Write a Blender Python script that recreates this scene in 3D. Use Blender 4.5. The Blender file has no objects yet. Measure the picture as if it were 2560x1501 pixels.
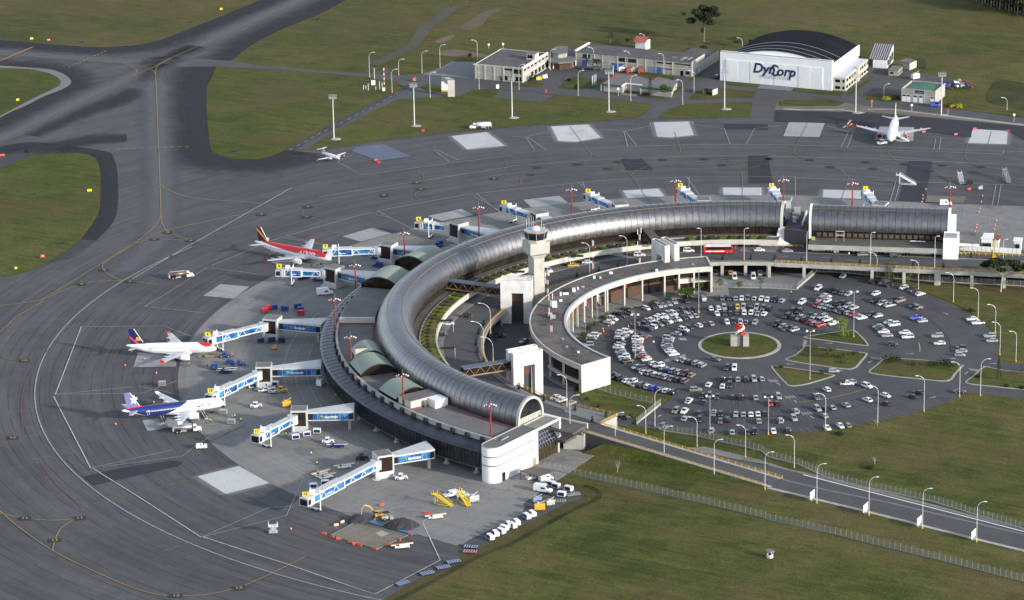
import bpy,math,random
import numpy as np
from mathutils import Vector,Matrix
random.seed(7)
R=math.radians
pi=math.pi
SC=bpy.context.scene
COL=SC.collection

# ---------------------------------------------------------------- camera, sky, sun, exposure
F,PITCH,ROLL,CH=9002.0,0.316738,-0.0165474,438.0     # focal length in photo pixels, tilt, roll, height above ground
OX,OY=85.0,1277.0                                        # camera stands at (-OX, -OY); the car park's centre is the origin
_cp,_sp,_cr,_sr=math.cos(PITCH),math.sin(PITCH),math.cos(ROLL),math.sin(ROLL)
cam=bpy.data.objects.new('camera',bpy.data.cameras.new('camera'))
COL.objects.link(cam)
_U=Vector((0,_sp,_cp)); _F=Vector((0,_cp,-_sp)); _R=Vector((1,0,0))
_ri=_R*_cr+_U*_sr
_ui=_R*-_sr+_U*_cr
_m=Matrix((_ri,_ui,-_F)).transposed().to_4x4()
_m.translation=(-OX,-OY,CH)
cam.matrix_world=_m
cam.data.sensor_width=36.0
cam.data.lens=F/2560.0*36.0
cam.data.clip_start=5.0
cam.data.clip_end=20000.0
SC.camera=cam

SUN_EL=R(17.0)
SUN_AZ=math.atan2(-0.55,0.83)                             # direction towards the sun, measured from +x
w=bpy.data.worlds.new('World'); SC.world=w; w.use_nodes=True
_nt=w.node_tree
_sky=_nt.nodes.new('ShaderNodeTexSky'); _sky.sky_type='NISHITA'; _sky.sun_disc=False
_sky.sun_elevation=SUN_EL
_sky.sun_rotation=pi/2 - SUN_AZ
_sky.altitude=2100.0
_sky.air_density=1.0; _sky.dust_density=2.0
_bg=_nt.nodes['Background']; _bg.inputs[1].default_value=0.15
_hs=_nt.nodes.new('ShaderNodeHueSaturation'); _hs.inputs['Saturation'].default_value=.55   # thin cloud veil
_nt.links.new(_sky.outputs[0],_hs.inputs['Color']); _nt.links.new(_hs.outputs[0],_bg.inputs[0])
sun=bpy.data.objects.new('sun',bpy.data.lights.new('sun','SUN')); COL.objects.link(sun)
sun.data.energy=2.4; sun.data.angle=R(2.5); sun.data.color=(1.0,0.93,0.83)
_d=Vector((math.cos(SUN_AZ)*math.cos(SUN_EL),math.sin(SUN_AZ)*math.cos(SUN_EL),math.sin(SUN_EL)))
sun.rotation_euler=_d.to_track_quat('Z','Y').to_euler()
SC.view_settings.view_transform='Standard'; SC.view_settings.look='None'
SC.view_settings.gamma=1.0; SC.view_settings.exposure=1.2

# ---------------------------------------------------------------- where a traced point stands in the world
def G(px,py,z=0.0):
    x=px - 1280.0; y=750.5 - py
    xr=_cr*x - _sr*y; yr=_sr*x+_cr*y
    dy=F*_cp+yr*_sp; dz=-F*_sp+yr*_cp
    t=(CH - z)/-dz
    return Vector((xr*t - OX,dy*t - OY,z))
def PR(v):
    X=Vector(v) - Vector((-OX,-OY,CH))
    d=X.dot(_F); u=X.x*F/d; q=X.dot(_U)*F/d
    return 1280+_cr*u+_sr*q,750.5+_sr*u - _cr*q
CROP=dict(A=(1440,720),B=(1720,680),C=(2000,680),D=(1480,880),E=(1660,910),F=(1940,900),G=(2200,740),N1=(1160,90,.2233),N2=(1440,90,.2512),N3=(1780,60,.2373),N4=(2060,100,.2791),N5=(880,110,.2094))
def px(k,x,y):
    if isinstance(k,str):
        o=CROP[k]; f=o[2] if len(o) > 2 else .12698; return o[0]+x*f,o[1]+y*f
    k -= 1
    return (k % 4)*640+x*.25397,(k // 4)*375+y*(.25437 if k > 11 else .25397)
def g(k,x,y,z=0.0):
    return G(*px(k,x,y),z)
def up(base,k,ytop):
    """height of something whose foot is at base and whose top is seen at row ytop"""
    b=Vector(base); X,Y=px(k,0,ytop)
    lo,hi=0.0,80.0
    for _ in range(30):
        m=(lo+hi)/2
        if PR((b.x,b.y,b.z+m))[1] > Y: lo=m
        else: hi=m
    return lo
def P(s,z=0.0):
    out=[]
    for seg in s.split(';'):
        k,pts=seg.split(':'); k=k.strip(); k=int(k) if k.isdigit() else k
        for p in pts.split():
            x,y=p.split(','); out.append(g(k,float(x),float(y),z))
    return out
def smooth(pts,n=4,closed=False):
    pts=[Vector(p) for p in pts]; N=len(pts); out=[]
    for i in range(N if closed else N - 1):
        if closed: a,b,c,d=pts[i - 1],pts[i],pts[(i+1) % N],pts[(i+2) % N]
        else: a,b,c,d=pts[max(i - 1,0)],pts[i],pts[i+1],pts[min(i+2,N - 1)]
        for j in range(n):
            t=j/n
            out.append(.5*((2*b)+(c - a)*t+(2*a - 5*b+4*c - d)*t*t+(3*b - a - 3*c+d)*t**3))
    if not closed: out.append(pts[-1])
    return out
TC=Vector((1.0,-11.0,0))                                 # centre of the curved terminal
def pol(r,th,z=0.0,c=TC):
    return Vector((c.x+r*math.cos(R(th)),c.y+r*math.sin(R(th)),z))
O0=Vector((0,0,0))

# ---------------------------------------------------------------- materials
class NT:
    def __init__(s,name):
        s.m=bpy.data.materials.new(name); s.m.use_nodes=True; s.t=s.m.node_tree
        s.b=s.t.nodes['Principled BSDF']
    def n(s,ty,**kw):
        x=s.t.nodes.new(ty)
        for k,v in kw.items(): setattr(x,k,v)
        return x
    def lk(s,a,b): s.t.links.new(a,b)
    def set(s,sock,v):
        if hasattr(v,'is_output'): s.lk(v,sock)
        else: sock.default_value=v
    def ma(s,op,a,b=0.0,c=0.0):
        x=s.n('ShaderNodeMath',operation=op)
        s.set(x.inputs[0],a); s.set(x.inputs[1],b); s.set(x.inputs[2],c)
        return x.outputs[0]
    def pos(s): return s.n('ShaderNodeNewGeometry').outputs['Position']
    def obj(s): return s.n('ShaderNodeTexCoord').outputs['Object']
    def xyz(s,v):
        x=s.n('ShaderNodeSeparateXYZ'); s.lk(v,x.inputs[0]); return x.outputs
    def vec(s,a,b,c):
        x=s.n('ShaderNodeCombineXYZ')
        for i,v in enumerate((a,b,c)): s.set(x.inputs[i],v)
        return x.outputs[0]
    def noise(s,v,sc,det=3.0,ro=.55,out=0):
        x=s.n('ShaderNodeTexNoise'); s.lk(v,x.inputs['Vector'])
        x.inputs['Scale'].default_value=sc; x.inputs['Detail'].default_value=det; x.inputs['Roughness'].default_value=ro
        return x.outputs[out]
    def map(s,v,a,b,c=0.0,d=1.0):
        x=s.n('ShaderNodeMapRange'); s.set(x.inputs[0],v)
        for i,q in enumerate((a,b,c,d)): x.inputs[i+1].default_value=q
        return x.outputs[0]
    def mix(s,f,a,b,bt='MIX'):
        x=s.n('ShaderNodeMix',data_type='RGBA',blend_type=bt)
        s.set(x.inputs[0],f)
        for i,q in ((6,a),(7,b)):
            if hasattr(q,'is_output'): s.lk(q,x.inputs[i])
            else: x.inputs[i].default_value=(*q,1)
        return x.outputs[2]
    def ramp(s,f,stops):
        x=s.n('ShaderNodeValToRGB'); s.lk(f,x.inputs[0]); e=x.color_ramp.elements
        while len(e) < len(stops): e.new(.5)
        for i,(p,c) in enumerate(stops): e[i].position=p; e[i].color=(*c,1)
        return x.outputs[0]
    def bump(s,h,st=.3,d=.05):
        x=s.n('ShaderNodeBump'); s.lk(h,x.inputs['Height']); x.inputs['Strength'].default_value=st; x.inputs['Distance'].default_value=d
        s.lk(x.outputs[0],s.b.inputs['Normal'])
    def fin(s,col,rough=.6,metal=0.0,spec=.5):
        s.set(s.b.inputs['Base Color'],col if hasattr(col,'is_output') else (*col,1))
        s.set(s.b.inputs['Roughness'],rough); s.b.inputs['Metallic'].default_value=metal
        s.b.inputs['Specular IOR Level'].default_value=spec
        return s.m
def mat(name,col,rough=.6,metal=0.0,amt=.10,sc=.35,spec=.4):
    t=NT(name)
    if amt <= 0: return t.fin(col,rough,metal,spec)
    p=t.pos()
    a=t.noise(p,sc,4,.6); b=t.noise(p,sc*9,3,.6)
    f=t.ma('ADD',t.ma('MULTIPLY',a,.65),t.ma('MULTIPLY',b,.35))
    v=t.map(f,.3,.7,1 - amt,1+amt*.6)
    c=t.mix(1.0,col,t.vec(v,v,v),'MULTIPLY')
    return t.fin(c,rough,metal,spec)

def grass_mat(name,cols,k=1.0):
    t=NT(name); p=t.pos(); X,Y,Z=t.xyz(p)
    a=t.noise(p,.011,5,.6); b=t.noise(p,.07,6,.65); c=t.noise(p,.9,4,.7); d=t.noise(p,.25,3,.6)
    q=t.vec(t.ma('MULTIPLY',t.ma('ADD',X,t.ma('MULTIPLY',Y,-.55)),.035),t.ma('MULTIPLY',t.ma('ADD',Y,t.ma('MULTIPLY',X,.55)),.32),0.0); e=t.noise(q,1.0,5,.65)
    f=t.ma('ADD',t.ma('ADD',t.ma('MULTIPLY',a,.40),t.ma('MULTIPLY',b,.26)),t.ma('ADD',t.ma('ADD',t.ma('MULTIPLY',c,.12),t.ma('MULTIPLY',d,.08)),t.ma('MULTIPLY',e,.14)))
    col=t.ramp(f,cols)
    br=t.map(t.noise(p,.022,5,.65),.47,.62)
    col=t.mix(t.ma('MULTIPLY',br,.6),col,(.092,.069,.033))
    sp=t.map(t.noise(p,.10,6,.72),.54,.68)
    col=t.mix(t.ma('MULTIPLY',sp,.5),col,(.034,.042,.014))
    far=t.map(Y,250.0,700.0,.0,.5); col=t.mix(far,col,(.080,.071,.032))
    v=t.map(t.ma('ADD',t.ma('MULTIPLY',c,.6),t.ma('MULTIPLY',e,.4)),.3,.7,.70,1.30)
    col=t.mix(1.0,col,t.vec(v,v,v),'MULTIPLY')
    t.bump(c,.6,.4)
    return t.fin(col,.95,0,.1)
GR=[(.42,(.046,.058,.014)),(.475,(.074,.082,.020)),(.52,(.100,.096,.029)),(.585,(.140,.114,.046))]
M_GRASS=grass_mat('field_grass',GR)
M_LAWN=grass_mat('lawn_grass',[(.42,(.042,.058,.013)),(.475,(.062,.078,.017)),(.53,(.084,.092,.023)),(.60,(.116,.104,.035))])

def pave_mat(name,c0,c1,crack=.0,rad=None,joints=0.0,stain=.35,streak=.0):
    t=NT(name); p=t.pos(); X,Y,Z=t.xyz(p)
    a=t.noise(p,.018,5,.62); b=t.noise(p,.14,5,.65); c=t.noise(p,1.6,3,.6)
    f=t.ma('ADD',t.ma('MULTIPLY',a,.5),t.ma('ADD',t.ma('MULTIPLY',b,.35),t.ma('MULTIPLY',c,.15)))
    col=t.ramp(f,[(.34,c0),(.66,c1)])
    dx=t.ma('SUBTRACT',X,TC.x); dy=t.ma('SUBTRACT',Y,TC.y)
    r=t.ma('SQRT',t.ma('ADD',t.ma('MULTIPLY',dx,dx),t.ma('MULTIPLY',dy,dy)))
    th=t.ma('ARCTAN2',dy,t.ma('MULTIPLY',dx,-1.0))
    pv=t.vec(t.ma('MULTIPLY',r,.30),t.ma('MULTIPLY',th,9.0),0.0)
    if streak:
        s1=t.map(t.noise(t.vec(t.ma('MULTIPLY',r,.22),t.ma('MULTIPLY',th,3.0),0.0),1.0,5,.7),.35,.7,1 - streak,1+streak*.7)
        col=t.mix(1.0,col,t.vec(s1,s1,s1),'MULTIPLY')
    if stain:
        s2=t.map(t.noise(p,.055,6,.7),.55,.72)
        col=t.mix(t.ma('MULTIPLY',s2,stain),col,(c0[0]*.45,c0[1]*.45,c0[2]*.5))
        s3=t.map(t.noise(p,.45,4,.7),.68,.78)
        col=t.mix(t.ma('MULTIPLY',s3,stain*.8),col,(c0[0]*.4,c0[1]*.4,c0[2]*.42))
    if crack:
        wob=t.ma('MULTIPLY',t.noise(p,.3,3,.6),.12)
        fr=t.ma('FRACT',t.ma('ADD',t.ma('DIVIDE',r,3.75),wob))
        ln=t.map(t.ma('ABSOLUTE',t.ma('SUBTRACT',fr,.5)),.0,.08,1.0,.0)
        br=t.map(t.noise(pv,1.3,3,.6),.43,.57)
        near=t.map(r,330.0,400.0,1.0,.25)
        ar=t.ma('FRACT',t.ma('MULTIPLY',th,57.2958/2.1))
        l2=t.map(t.ma('ABSOLUTE',t.ma('SUBTRACT',ar,.5)),.0,.03,1.0,.0)
        b2=t.map(t.noise(pv,2.2,2,.6),.55,.66)
        k=t.ma('MINIMUM',t.ma('ADD',t.ma('MULTIPLY',ln,br),t.ma('MULTIPLY',t.ma('MULTIPLY',l2,b2),.55)),1.0)
        col=t.mix(t.ma('MULTIPLY',t.ma('MULTIPLY',k,near),crack),col,(.018,.019,.022))
    if joints:
        fr=t.ma('FRACT',t.ma('DIVIDE',r,5.0)); ar=t.ma('FRACT',t.ma('MULTIPLY',th,57.2958/1.6))
        j1=t.map(t.ma('ABSOLUTE',t.ma('SUBTRACT',fr,.5)),.0,.03,1.0,.0)
        j2=t.map(t.ma('ABSOLUTE',t.ma('SUBTRACT',ar,.5)),.0,.03,1.0,.0)
        col=t.mix(t.ma('MULTIPLY',t.ma('MAXIMUM',j1,j2),joints),col,(c0[0]*.4,c0[1]*.4,c0[2]*.4))
    v=t.map(c,.3,.7,.93,1.07)
    col=t.mix(1.0,col,t.vec(v,v,v),'MULTIPLY')
    return t.fin(col,.85,0,.25)
M_APRON=pave_mat('apron_asphalt',(.064,.064,.066),(.104,.103,.103),crack=.95,streak=.26)
M_SHOULD=pave_mat('shoulder_asphalt',(.040,.040,.043),(.078,.077,.080),streak=.3,stain=.4)
M_TAXI=pave_mat('taxiway_asphalt',(.098,.100,.106),(.142,.142,.148),streak=.12,stain=.25)
M_CONC=pave_mat('apron_concrete',(.175,.170,.161),(.255,.246,.230),joints=.45,stain=.75,streak=.12)
M_ROAD=pave_mat('road_asphalt',(.062,.062,.063),(.098,.097,.097),stain=.3)
M_PARK=pave_mat('carpark_asphalt',(.052,.052,.055),(.086,.085,.087),stain=.4)
M_NEWASPH=pave_mat('new_asphalt',(.022,.023,.030),(.038,.039,.048),stain=.3)
M_PAD=pave_mat('stand_concrete',(.40,.40,.395),(.54,.54,.53),stain=.45)
M_PADOLD=pave_mat('worn_stand_concrete',(.25,.25,.25),(.36,.36,.355),stain=.5)
M_WET=pave_mat('tarpaulin',(.085,.10,.14),(.14,.16,.21),stain=.3)
M_LIGHTPAVE=pave_mat('pale_paving',(.15,.15,.15),(.21,.205,.20),stain=.3)
M_DIRT=pave_mat('bare_soil',(.10,.085,.062),(.22,.195,.155),stain=.5)
M_RUBBLE=pave_mat('pale_rubble',(.20,.19,.165),(.42,.40,.36),stain=.5)

def soft_mat(name,col,amount,sc=.12):
    """worn film on the paving that fades out across a ribbon"""
    t=NT(name); a=t.n('ShaderNodeAttribute',attribute_name='w').outputs['Fac']; p=t.pos(); n=t.noise(p,sc,6,.7)
    k=t.ma('MULTIPLY',t.map(t.ma('ADD',t.ma('MULTIPLY',a,1.25),t.ma('SUBTRACT',n,.75)),0.0,.75),amount); t.lk(k,t.b.inputs['Alpha']); return t.fin(col,.85,0,.2)
S_DARK=soft_mat('rubber_film',(.030,.030,.034),.80); S_PALE=soft_mat('bleached_film',(.128,.129,.136),.75,.05); S_DUST=soft_mat('cement_dust',(.30,.295,.285),.55,.5)
WHITE=mat('white_wall_paint',(.78,.78,.76),.6,0,.12,.12)
WHITE2=mat('white_metal_paint',(.80,.80,.80),.4,0,.05)
CREAM=mat('cream_concrete',(.50,.48,.42),.8,0,.22,.25)
CONCR=mat('weathered_concrete',(.36,.35,.32),.85,0,.30,.25)
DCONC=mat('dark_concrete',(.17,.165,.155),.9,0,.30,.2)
ROOFG=mat('grey_roof_felt',(.15,.145,.14),.9,0,.30,.12)
ROOFD=mat('dark_roof_felt',(.040,.042,.050),.7,0,.30,.12)
def glass_mat(name,c,rough=.08):
    t=NT(name); p=t.pos()
    v=t.map(t.noise(p,.3,3),.3,.7,.5,1.5)
    return t.fin(t.mix(1.0,c,t.vec(v,v,v),'MULTIPLY'),rough,0,.6)
GLASS=glass_mat('dark_glass',(.012,.014,.018))
BRONZE=glass_mat('bronze_glass',(.022,.015,.010),.12)
YEL=mat('yellow_paint',(.62,.36,.03),.5,0,.1)
YELB=mat('bright_yellow_paint',(.85,.62,.02),.5,0,.05)
ORG=mat('orange_plastic',(.55,.10,.035),.5,0,.05)
REDM=mat('red_mast_paint',(.24,.035,.026),.5,0,.12)
REDP=mat('red_paint',(.55,.03,.025),.4,0,.06)
GALV=mat('galvanised_steel',(.42,.43,.44),.45,.4,.1)
POLE=mat('pale_pole_paint',(.66,.66,.66),.4,.1,.08)
BLK=mat('black_rubber',(.016,.016,.017),.7,0,.1)
BLUEP=mat('blue_paint',(.015,.05,.22),.4,0,.08)
NAVY=mat('navy_paint',(.012,.022,.10),.35,0,.05)
BRICK=mat('red_brick',(.085,.045,.033),.85,0,.3)
HUB=mat('wheel_rim',(.45,.45,.45),.4,.3,0)

# ---------------------------------------------------------------- mesh builder
class MB:
    def __init__(s): s.v=[]; s.f=[]; s.k=[]; s.T=None; s.mi=0
    def add(s,vs,fs):
        o=len(s.v)
        for v in vs:
            v=Vector(v)
            s.v.append(s.T @ v if s.T else v)
        for f in fs: s.f.append([i+o for i in f]); s.k.append(s.mi)
        return s
    def poly(s,pts): return s.add(pts,[list(range(len(pts)))])
    def box(s,x0,x1,y0,y1,z0,z1):
        return s.add([(x0,y0,z0),(x1,y0,z0),(x1,y1,z0),(x0,y1,z0),(x0,y0,z1),(x1,y0,z1),(x1,y1,z1),(x0,y1,z1)],
                     [[0,3,2,1],[4,5,6,7],[0,1,5,4],[1,2,6,5],[2,3,7,6],[3,0,4,7]])
    def prism(s,poly,z0,z1,top=True,bot=False):
        n=len(poly); a=[(p[0],p[1],z0) for p in poly]; b=[(p[0],p[1],z1) for p in poly]
        ar=sum(poly[i][0]*poly[(i+1) % n][1] - poly[(i+1) % n][0]*poly[i][1] for i in range(n))
        fs=[[i,(i+1) % n,n+(i+1) % n,n+i] for i in range(n)]
        if top: fs.append([n+i for i in range(n)])
        if bot: fs.append([n - 1 - i for i in range(n)])
        if ar < 0: fs=[f[::-1] for f in fs]
        return s.add(a+b,fs)
    def cone(s,p,q,r0,r1,n=10,caps=True):
        p=Vector(p); q=Vector(q); d=(q - p).normalized()
        a=d.cross(Vector((0,0,1)) if abs(d.z) < .9 else Vector((1,0,0))).normalized(); b=d.cross(a)
        vs=[]
        for c,r in ((p,r0),(q,r1)):
            for i in range(n):
                t=2*pi*i/n; vs.append(c+(a*math.cos(t)+b*math.sin(t))*r)
        fs=[[i,i+n,(i+1) % n+n,(i+1) % n] for i in range(n)]
        if caps: fs += [list(range(n)),[2*n - 1 - i for i in range(n)]]
        return s.add(vs,fs)
    def cyl(s,p,q,r,n=10): return s.cone(p,q,r,r,n)
    def tube(s,pts,r,n=6,r1=None):
        pts=[Vector(p) for p in pts]; N=len(pts); rings=[]
        for i,p in enumerate(pts):
            d=(pts[min(i+1,N - 1)] - pts[max(i - 1,0)]).normalized()
            a=d.cross(Vector((0,0,1)) if abs(d.z) < .95 else Vector((1,0,0))).normalized(); b=d.cross(a)
            rr=r if r1 is None else r+(r1 - r)*i/(N - 1)
            rings.append([p+(a*math.cos(2*pi*j/n)+b*math.sin(2*pi*j/n))*rr for j in range(n)])
        return s.loft(rings,True,True)
    def loft(s,rings,closed=True,cap=False):
        n=len(rings[0]); vs=[v for r in rings for v in r]; fs=[]
        for i in range(len(rings) - 1):
            for j in range(n if closed else n - 1):
                k=(j+1) % n
                fs.append([i*n+j,(i+1)*n+j,(i+1)*n+k,i*n+k])
        if cap: fs.append(list(range(n))); fs.append([len(vs) - 1 - i for i in range(n)])
        return s.add(vs,fs)
    def bar(s,p,q,wd,h):
        """square bar from p to q, wd wide, h high, top face at the points' height + h/2"""
        p=Vector(p); q=Vector(q); d=q - p; e=Vector((-d.y,d.x,0))
        if e.length < 1e-6: e=Vector((1,0,0))
        e=e.normalized()*wd/2; u=d.cross(e).normalized()*h/2
        if abs(d.z) > .95*d.length: u=Vector((0,h/2,0))
        return s.loft([[p+e+u,p - e+u,p - e - u,p+e - u],[q+e+u,q - e+u,q - e - u,q+e - u]],True,True)
    def strip(s,pts,wd,z=None):
        """flat ribbon along a line on the ground"""
        pts=[Vector(p) for p in pts]; N=len(pts); L=[]; Rr=[]
        for i,p in enumerate(pts):
            d=pts[min(i+1,N - 1)] - pts[max(i - 1,0)]; d.z=0; d.normalize()
            e=Vector((-d.y,d.x,0))*wd/2
            L.append(p+e); Rr.append(p - e)
        n=len(L)
        return s.add(Rr+L,[[i,i+1,n+i+1,n+i] for i in range(n - 1)])
    def soft(s,pts,w0,w1,n=8):
        """ribbon from w0 to w1 metres left of a line; attribute 'w' runs from 1 at w0 to 0 at w1"""
        pts=[Vector(p) for p in pts]; N=len(pts); o=len(s.v); s.wt=getattr(s,'wt',[])
        for j in range(n+1):
            for i,p in enumerate(pts):
                d=pts[min(i+1,N - 1)] - pts[max(i - 1,0)]; d.z=0; d.normalize(); s.v.append(p+Vector((-d.y,d.x,0))*(w0+(w1 - w0)*j/n)); s.wt.append(1 - j/n)
        for j in range(n):
            for i in range(N - 1): q=o+j*N+i; s.f.append([q,q+1,q+N+1,q+N]); s.k.append(0)
        return s
    def ring(s,r0,r1,t0,t1,z0,z1,c=TC,step=2.0,ends=True):
        """curved slab between two radii and two angles"""
        N=max(1,int(abs(t1 - t0)/step+.5)); rings=[]
        for i in range(N+1):
            t=t0+(t1 - t0)*i/N
            rings.append([pol(r0,t,z0,c),pol(r1,t,z0,c),pol(r1,t,z1,c),pol(r0,t,z1,c)])
        return s.loft(rings,True,ends)
    def obj(s,name,mats,parent=None,smooth=False,rel=True):
        me=bpy.data.meshes.new(name)
        off=Vector((0,0,0)); q=parent if rel else None
        while q is not None: off=off+q.location; q=q.parent
        me.from_pydata([v - off for v in s.v],[],s.f)
        mats=mats if isinstance(mats,(list,tuple)) else [mats]
        for m in mats: me.materials.append(m)
        me.polygons.foreach_set('material_index',s.k)
        if smooth: me.polygons.foreach_set('use_smooth',[True]*len(s.f))
        if getattr(s,'wt',None): me.attributes.new('w','FLOAT','POINT').data.foreach_set('value',s.wt)
        me.update()
        o=bpy.data.objects.new(name,me); COL.objects.link(o)
        if parent is not None: o.parent=parent
        return o
def fixn(o):
    import bmesh
    b=bmesh.new(); b.from_mesh(o.data); bmesh.ops.recalc_face_normals(b,faces=b.faces); b.to_mesh(o.data); b.free(); return o
def tag(o,label,cat,group=None):
    o['label']=label; o['category']=cat
    if group: o['group']=group
    return o
def thing(name,label,cat,loc=(0,0,0),rz=0.0,group=None):
    o=bpy.data.objects.new(name,None); COL.objects.link(o); o.location=Vector(loc); o.rotation_euler=(0,0,rz)
    return tag(o,label,cat,group)
KIDS={}
def dup(root,loc,rz=None,label=None,group=None,scale=None):
    r=root.copy(); COL.objects.link(r); r.location=Vector(loc)
    if rz is not None: r.rotation_euler=(0,0,rz)
    if label: r['label']=label
    if group: r['group']=group
    if scale: r.scale=(scale,)*3 if not isinstance(scale,tuple) else scale
    if root.name not in KIDS: KIDS[root.name]=[(c,list(c.children)) for c in root.children]
    for ch,subs in KIDS[root.name]:
        c=ch.copy(); COL.objects.link(c); c.parent=r
        for sb in subs:
            d=sb.copy(); COL.objects.link(d); d.parent=c
    return r
def struct(name,mb,m,smooth=False):
    o=mb.obj(name,m,None,smooth); o['kind']='structure'; return o
def sheet(name,pts,z,m):
    import bmesh
    mb=MB(); mb.poly([(p[0],p[1],z) for p in pts])
    o=struct(name,mb,m)
    b=bmesh.new(); b.from_mesh(o.data); bmesh.ops.triangulate(b,faces=b.faces)
    for f in b.faces:
        if f.normal.z < 0: f.normal_flip()
    b.to_mesh(o.data); b.free()
    return o
_tc={}
def textmesh(s,size=1.0,bold=0.0,shear=0.0):
    """(verts, faces) of a line of lettering centred on the origin, in the x-y plane"""
    key=(s,size,bold,shear)
    if key not in _tc:
        cu=bpy.data.curves.new('lettering','FONT'); cu.body=s; cu.size=size; cu.align_x='CENTER'; cu.align_y='CENTER'
        cu.offset=bold; cu.shear=shear; cu.resolution_u=3
        ob=bpy.data.objects.new('lettering',cu); COL.objects.link(ob)
        bpy.context.view_layer.update()
        me=bpy.data.meshes.new_from_object(ob.evaluated_get(bpy.context.evaluated_depsgraph_get()))
        _tc[key]=([v.co.copy() for v in me.vertices],[list(p.vertices) for p in me.polygons])
        bpy.data.objects.remove(ob); bpy.data.curves.remove(cu); bpy.data.meshes.remove(me)
    return _tc[key]
def text(mb,s,at,u,v,size,bold=0.0,shear=0.0):
    """lettering whose baseline runs along u and whose height runs along v"""
    vs,fs=textmesh(s,size,bold,shear); at=Vector(at); u=Vector(u).normalized(); v=Vector(v).normalized()
    mb.add([at+u*p.x+v*p.y for p in vs],fs)
ORD=['first','second','third','fourth','fifth','sixth','seventh','eighth','ninth','tenth','eleventh','twelfth','thirteenth',
       'fourteenth','fifteenth','sixteenth','seventeenth','eighteenth','nineteenth','twentieth']+['%dth' % i for i in range(21,90)]
def lerp3(a,b,f): return a+(b - a)*f
# ---------------------------------------------------------------- ground, pavements and painted markings
mb=MB(); mb.poly([(-4000,-2500,0),(4000,-2500,0),(4000,9000,0),(-4000,9000,0)]); struct('grass_field',mb,M_GRASS)
APRON=P("1:-900,330 -300,365 0,395 300,420 600,445 900,463 1150,460 1400,435 1600,385 1900,270 2200,150 2520,20;2:600,-224 1330,-520 1900,-520 890,0 600,150 300,270 0,420;"
  "1:2400,500 2330,560 2270,600 2130,655 2080,780 2040,840 2030,950 2035,1150 2050,1300 2075,1477;5:2075,0 2130,45 2230,80 2350,92 2520,95;6:60,85 180,55 290,0;"
  "2:320,1477 500,1477 660,1477 1000,1415 1400,1360 1800,1315 2200,1275 2520,1248;3:0,1245 300,1230 700,1205 1000,1185 1220,1165 1445,1150 1480,1167 1800,1165 2350,1150;4:60,1085 800,1108 1000,1110 1650,1165 2000,1195 2520,1245 3300,1330 3500,2200;"
  "8:3300,1060 2500,1040 1900,1000 1750,830 430,800;7:2000,880;10:1600,700;11:60,1200;15:280,170 420,215 420,300 560,360 690,430 670,470 590,520 450,580 300,660 150,740 0,800;"
  "14:2516,830 2300,920 2180,990 2000,1080 1760,1210 1500,1340 1330,1430 1270,1478 900,1700 0,2300;13:-1500,2600 -1500,0;9:-1500,0;5:-1500,300")
sheet('apron',APRON,.03,M_APRON)
# dark asphalt shoulders along the taxiways
sheet('taxiway_shoulder',P("5:0,185 150,120 330,65 550,38 750,35 870,48 940,80 970,130 990,250 990,400 985,560 965,640 900,750 800,880 700,960 560,1060 450,1120 700,1070 820,1000 950,890 1060,780 1130,680 1160,550 1163,350 1150,180 1110,60 1050,15;1:700,1440 300,1400 0,1440"),.05,M_SHOULD)
def soft(nm,m,z,w0,w1,*ss):
    mb=MB()
    for s in ss: mb.soft(smooth(P(s,z),3),w0,w1)
    return struct(nm,mb,m)
E1="1:-900,330 -300,365 0,395 300,420 600,445 900,463 1150,460 1400,435 1600,385 1900,270 2200,150 2520,20;2:600,-224 1330,-520"; E2="2:1900,-520 890,0 600,150 300,270 0,420;1:2400,500 2330,560 2270,600"
E3="1:2130,655 2080,780 2040,840 2030,950 2035,1150 2050,1300 2075,1470;5:2130,45 2230,80 2350,92 2520,95;6:60,85 180,55 290,0"; E4="1:-500,690 0,675 300,690 450,715 550,760 600,815 580,850 480,900 300,985 0,1145 -500,1400"
soft('rubber_film',S_DARK,.055,0,-26,E1); soft('rubber_film',S_DARK,.058,0,-24,E2); soft('rubber_film',S_DARK,.061,0,-34,E3); soft('rubber_film',S_DARK,.064,0,26,E4)
soft('rubber_film',S_DARK,.067,0,24,"5:950,890 1060,780 1130,680 1160,550 1163,350 1150,180 1110,60 1050,15;1:700,1440 300,1400 0,1440 -400,1500")
for w_ in (12,-12): soft('rubber_film',S_DARK,.07,0,w_,"1:250,1330 500,1230 800,1110 1100,1010 1400,880","1:500,1450 900,1380 1250,1360")
# light strip beside the left island, and the paler wheel track of the taxiways
mb=MB(); mb.strip(smooth(P("1:-500,1420 0,1130 200,1040 400,940 560,880 640,830 645,795 600,750 500,705 400,688 300,680 0,660 -600,630",.1),4),5.0); struct('taxiway_edge_strip',mb,M_LIGHTPAVE)
for w_ in (13,-13): soft('bleached_film',S_PALE,.085,0,w_,"1:-700,1690 0,1370 600,1085 1350,730 1750,545 2520,190;2:440,0 1300,-400","1:1640,560 1545,700 1535,850 1550,1140 1560,1470;5:1575,340 1585,640 1560,800 1440,1000 1200,1200","1:-700,495 0,515 500,550 1000,585 1300,600 1600,560 1900,450")
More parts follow.
